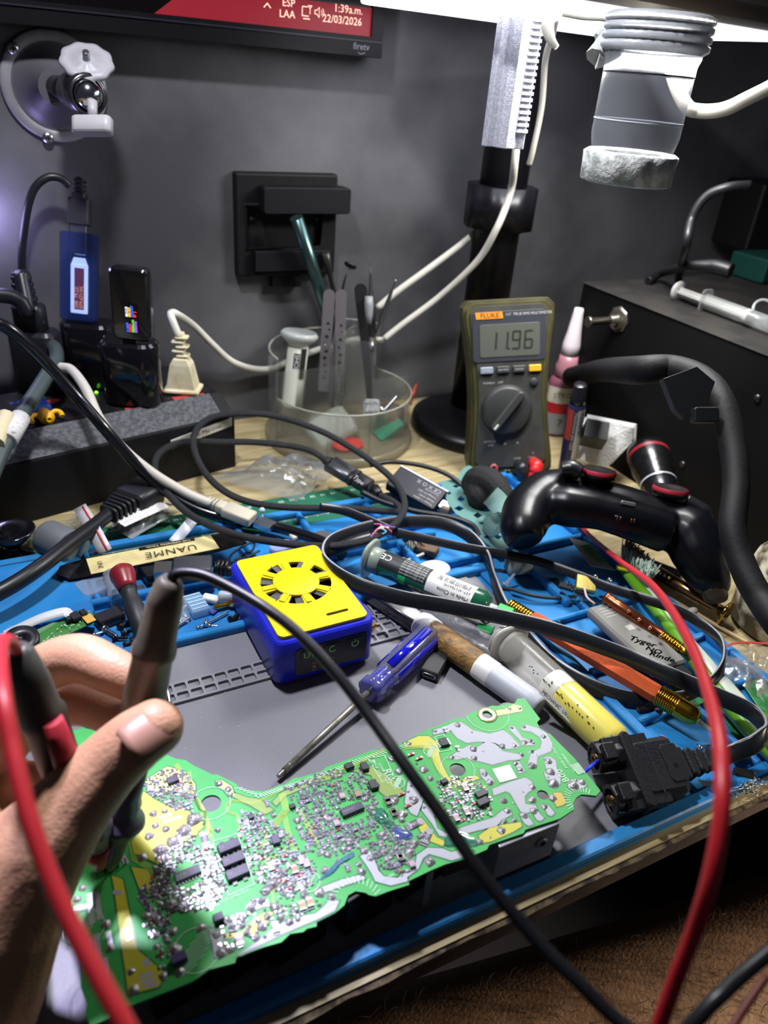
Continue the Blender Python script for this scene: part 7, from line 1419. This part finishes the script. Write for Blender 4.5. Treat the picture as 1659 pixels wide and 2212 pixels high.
for k in range(3): q = P(1268+14*k, 1182+13*k, .0143); m.box((q.x, q.y, q.z), (.008, .007, .0003))
m.text('CARD', FR(P(1252, 1188, .0143), x=(.6, -.8, 0)), .004); solo(m, 'card_print', mat('#3f9a4a', .5), 'green printed blocks on the white card', 'print') if False else build(m, 'card_print', mat('#3f9a4a', .5), bpy.data.objects['printed_card'])
m = M(FR(P(1345, 1228, .018), x=(.7, -.7, 0))); m.rbox((0, 0, 0), (.010, .005, .003), .001); solo(m, 'yellow_clip', mat('#cdbf1c', .4), 'small bright yellow plastic piece beside the toothbrush head', 'plastic piece')
# toothbrush
tbh = thing('toothbrush', 'green and white toothbrush with worn greyish green bristles', 'toothbrush', P(1500, 1420, .02)); 
pth = [P(1350, 1225, .012), P(1400, 1285, .012), P(1440, 1335, .012), P(1490, 1400, .014), P(1560, 1490, .014), P(1640, 1585, .013), P(1720, 1670, .012)]
m = M(); m.tube(pth, [.0045, .005, .0045, .0060, .0080, .0080, .007], 16); build(m, 'handle', mat('#c3cbbd', .35), tbh, label='white handle')
m = M(); m.tube([p+V((-.0050, -.0030, .0010)) for p in pth], [.0034, .0048, .0042, .0050, .0056, .0045, .004], 12); build(m, 'green_grip', mat('#5f9a1f', .35), tbh, label='green rubber grip')
m = M(); random.seed(5)
for i in range(520):
    u, v = random.random(), random.uniform(-1, 1); base = P(1345, 1208, .016).lerp(P(1398, 1262, .016), u)+V((-.6, -.5, 0)).normalized()*v*.0075; tip_ = base+V((random.gauss(0, .0022)-.001, random.gauss(0, .0022), random.uniform(.013, .019)))
    m.tube([base, (base+tip_)/2+V((random.gauss(0, .0006), random.gauss(0, .0006), 0)), tip_], [.0006, .0006, .0005], 4, mi=random.choice((0, 0, 1)), sub=1, cap=True)
build(m, 'bristles', [mat('#ccd2c2', .6), mat('#6fa08c', .6)], tbh, kind='stuff')
m = M(); q = P(1650, 1558, .0215); m.T = FR(q, z=(-.2, -.35, .9)); m.lathe([(.0035, 0), (.0060, 0)], 24, 0, cap=False); build(m, 'ring_logo', mat('#4f8f1f', .4), tbh)
# gold rod, wooden stick
gr = thing('gold_rod', 'brass metal rod with a round flat end beside the toothbrush', 'rod', P(1490, 1290, .012)); a = P(1388, 1218, .016); b = P(1562, 1322, .012); T = AX(a, b); L_ = (b-a).length
m = M(T); m.lathe([(.0052, 0), (.0052, L_*.9), (.0042, L_*.92), (.0042, L_)], 20); build(m, 'shaft', mat('#8a6a44', .2, .95), gr); m = M(T); m.lathe([(.0040, L_), (.0095, L_+.001), (.0098, L_+.003), (.006, L_+.0035), (0, L_+.003)], 26); build(m, 'disc_end', mat('#b58a3c', .18, 1), gr)
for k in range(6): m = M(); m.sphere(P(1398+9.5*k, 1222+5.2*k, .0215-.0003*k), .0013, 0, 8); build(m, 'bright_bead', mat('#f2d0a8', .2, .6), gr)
cable('wooden_stick', 'thin wooden cotton swab stick on the desk right of the toothbrush', [(1505, 1325, .003), (1550, 1352, .003), (1620, 1392, .003)], .0014, mat('#b0976a', .6), 'stick')
m = M(); m.sphere(P(1497, 1320, .004), .0032, 0, 12, sc=(1.4, 1, .9)); solo(m, 'cotton_tip', mat('#b9b2a2', .8), 'cotton tip of the wooden swab', 'cotton tip')
for nm, lb_, pts, z_ in (('circuit_board_scrap', 'green circuit scrap with black chips in front of the battery', [(1440, 1470), (1490, 1465), (1530, 1510), (1500, 1530), (1470, 1505)], .008), ('circuit_board_scrap', 'green circuit board with plated holes under the flat cord at the right', [(1560, 1540), (1590, 1545), (1655, 1590), (1690, 1640), (1640, 1610), (1585, 1590)], .004), ('circuit_board_scrap', 'dark green circuit board inside the zip bag at the far right', [(1600, 1470), (1690, 1465), (1700, 1560), (1660, 1560)], .006)):
    o = slab(nm, lb_, 'circuit board', pts, z_, .0012, mat('#245c34', .4, c2='#2f7a44', scale=200))
m = M()
for x, y in ((1602, 1566), (1612, 1578), (1628, 1586), (1640, 1598)): q = P(x, y, .0042); m.T = MX.Translation(q); m.lathe([(.0008, 0), (.0016, 0)], 14, cap=False)
m.T = I4; m.text('D2C', FR(P(1614, 1588, .0042), x=(.7, -.7, 0)), .003); build(m, 'plated_hole', mat('#c9c4a8', .4), bpy.data.objects['circuit_board_scrap.001'])
blob('black_chip', 'black chip on the green scrap in front of the battery', 'chip', (1497, 1487, .0085), (.010, .007, .003), BLACK, -35)
blob('black_shard', 'black plastic sliver in the tray below the orange knife', 'plastic piece', (1393, 1533, .003), (.012, .004, .002), BLACK, -10); blob('magenta_bit', 'tiny magenta scrap in the tray below the orange knife', 'scrap', (1416, 1536, .003), (.003, .002, .002), mat('#b0308a', .5), 20)
cable('curved_clipping', 'curved thin wire clipping on the blue mat beyond the yellow syringe', [(1425, 1588, .004), (1438, 1594, .004), (1446, 1606, .004)], .0007, mat('#6a7fb8', .4), 'wire')
blob('square_button', 'black square push button behind the red lead', 'switch', (1597, 1643, .004), (.009, .007, .006), mat('#2c2c2c', .5), -25); blob('black_relay', 'small black part in the front right compartment', 'plastic part', (1603, 1680, .004), (.011, .006, .005), BLACK, -38); 
blob('dark_sliver', 'dark twisted metal sliver left of the red lead', 'plastic piece', (1545, 1697, .003), (.020, .005, .001), mat('#24242a', .4), -30)
m = M(); random.seed(9); q = P(1621, 1697, .006)
for i in range(60): d_ = V((random.gauss(0, .005), random.gauss(0, .003), random.gauss(0, .0012))); m.tube([q+d_, q+d_+V((random.gauss(0, .003), random.gauss(0, .002), random.gauss(0, .0008)))], .0004, 4, sub=1)
solo(m, 'steel_wool', mat('#b9b6ae', .3, .8), 'scrap of steel wool in the front right compartment', 'steel wool', kind='stuff'); blob('solder_bit', 'bright solder lump in the front right compartment', 'solder', (1588, 1690, .004), (.006, .004, .003), CHROME, 20)
# brush handle and tubing under the flux tube
bh = thing('brush', 'black square handle tool with white collar under the flat cord', 'tool', P(860, 1310, .01)); T = AX(P(778, 1262, .012), P(915, 1352, .012)); L_ = (P(778, 1262, .012)-P(915, 1352, .012)).length
m = M(T); m.rbox((0, 0, L_/2), (.010, .014, L_), .002, ch=.001); build(m, 'handle', mat('#1c1d20', .25, coat=.4), bh); m = M(T); m.lathe([(.0085, L_-.004), (.0095, L_), (.009, L_+.010), (.006, L_+.013)], 22); build(m, 'white_collar', mat('#c9cbd0', .45), bh)
cable('clear_tubing', 'crumpled clear plastic tubing between the marker and the flux tube', [(940, 1332, .010), (975, 1345, .012), (1020, 1368, .012), (1060, 1392, .010), (1085, 1400, .010)], .0058, mat('#8d8f94', .12, trans=.5, alpha=.5, bump=1.5, bscale=250), 'tubing')
slab('grey_template', 'grey plastic template plate behind the green tube tip', 'template', [(965, 1252), (1000, 1243), (1045, 1262), (1075, 1330), (1050, 1345), (1000, 1300)], .005, .0015, mat('#77797c', .5))
slab('green_sticker_strip', 'green plastic tab lying below the flux tube', 'tab', [(1035, 1345), (1070, 1352), (1060, 1368), (1028, 1358)], .008, .003, mat('#1f8a48', .35))
blob('gold_header', 'small gold pin header beside the UV lamp', 'connector', (798, 1358, .005), (.008, .007, .004), GOLD, 20)
# big dirty white pot at right edge and planks behind
pot = P(1690, 1345, 0); m = M(MX.Translation((pot.x-.004, pot.y-.002, 0))); m.lathe([(.034, 0), (.038, .004), (.039, .030), (.034, .055), (.024, .070), (.017, .078), (0, .080)], 40); solo(m, 'stained_pot', mat('#b8b29a', .6, c2='#4a4030', scale=70, lo=.46, hi=.6, bump=.6), 'white pot covered in brown stains at the right edge', 'pot')
slab('wooden_ruler', 'pale wooden strip beneath the cabinet at the right edge', 'wood strip', [(1610, 1075), (1700, 1120), (1700, 1150), (1608, 1095)], .012, .006, mat('#a08f68', .6)); slab('dark_strip', 'dark strip below the pale wooden strip at the right edge', 'strip', [(1605, 1100), (1700, 1150), (1700, 1185), (1605, 1130)], .010, .008, mat('#14161c', .5))
slab('dark_pen_strip', 'long dark plastic strip lying under the controller', 'strip', [(1350, 1200), (1362, 1190), (1480, 1235), (1470, 1245)], .010, .006, mat('#1c1c24', .4))
# steel probe standing in the pocket strip
rod('steel_bit', 'small steel screwdriver bit lying by the pocket strip behind the probe', 'driver bit', (356, 1476, .008), (368, 1524, .0045), .0014, STEEL, 10, [(1, 0), (1.3, .3), (1, .35), (1.3, .5), (.8, .8), (1.1, 1)])
# paper debris on the mat
m = M(); random.seed(21)
for i in range(90):
    x, y = random.uniform(380, 1500), random.uniform(1360, 1800); q = P(x, y, .0034)
    if q.x < GX1-.01 and q.y > .17: m.box((q.x, q.y, q.z), (random.uniform(.0003, .0009), random.uniform(.0003, .0006), .0002))
solo(m, 'dust_speck', mat('#b9b9c4', .7), 'pale dust specks scattered over the grey mat', 'dust', kind='stuff')
m = M(); q = P(1365, 1730, .0035); m.T = FR(q, x=(.7, .7, 0)); m.prism([(-.010, -.006), (.011, -.005), (.010, .007), (-.009, .006)], 0, .0002); solo(m, 'tape_patch', mat('#7a7a72', .3, coat=.4), 'clear yellowish tape patch on the mat below the power plug', 'tape')
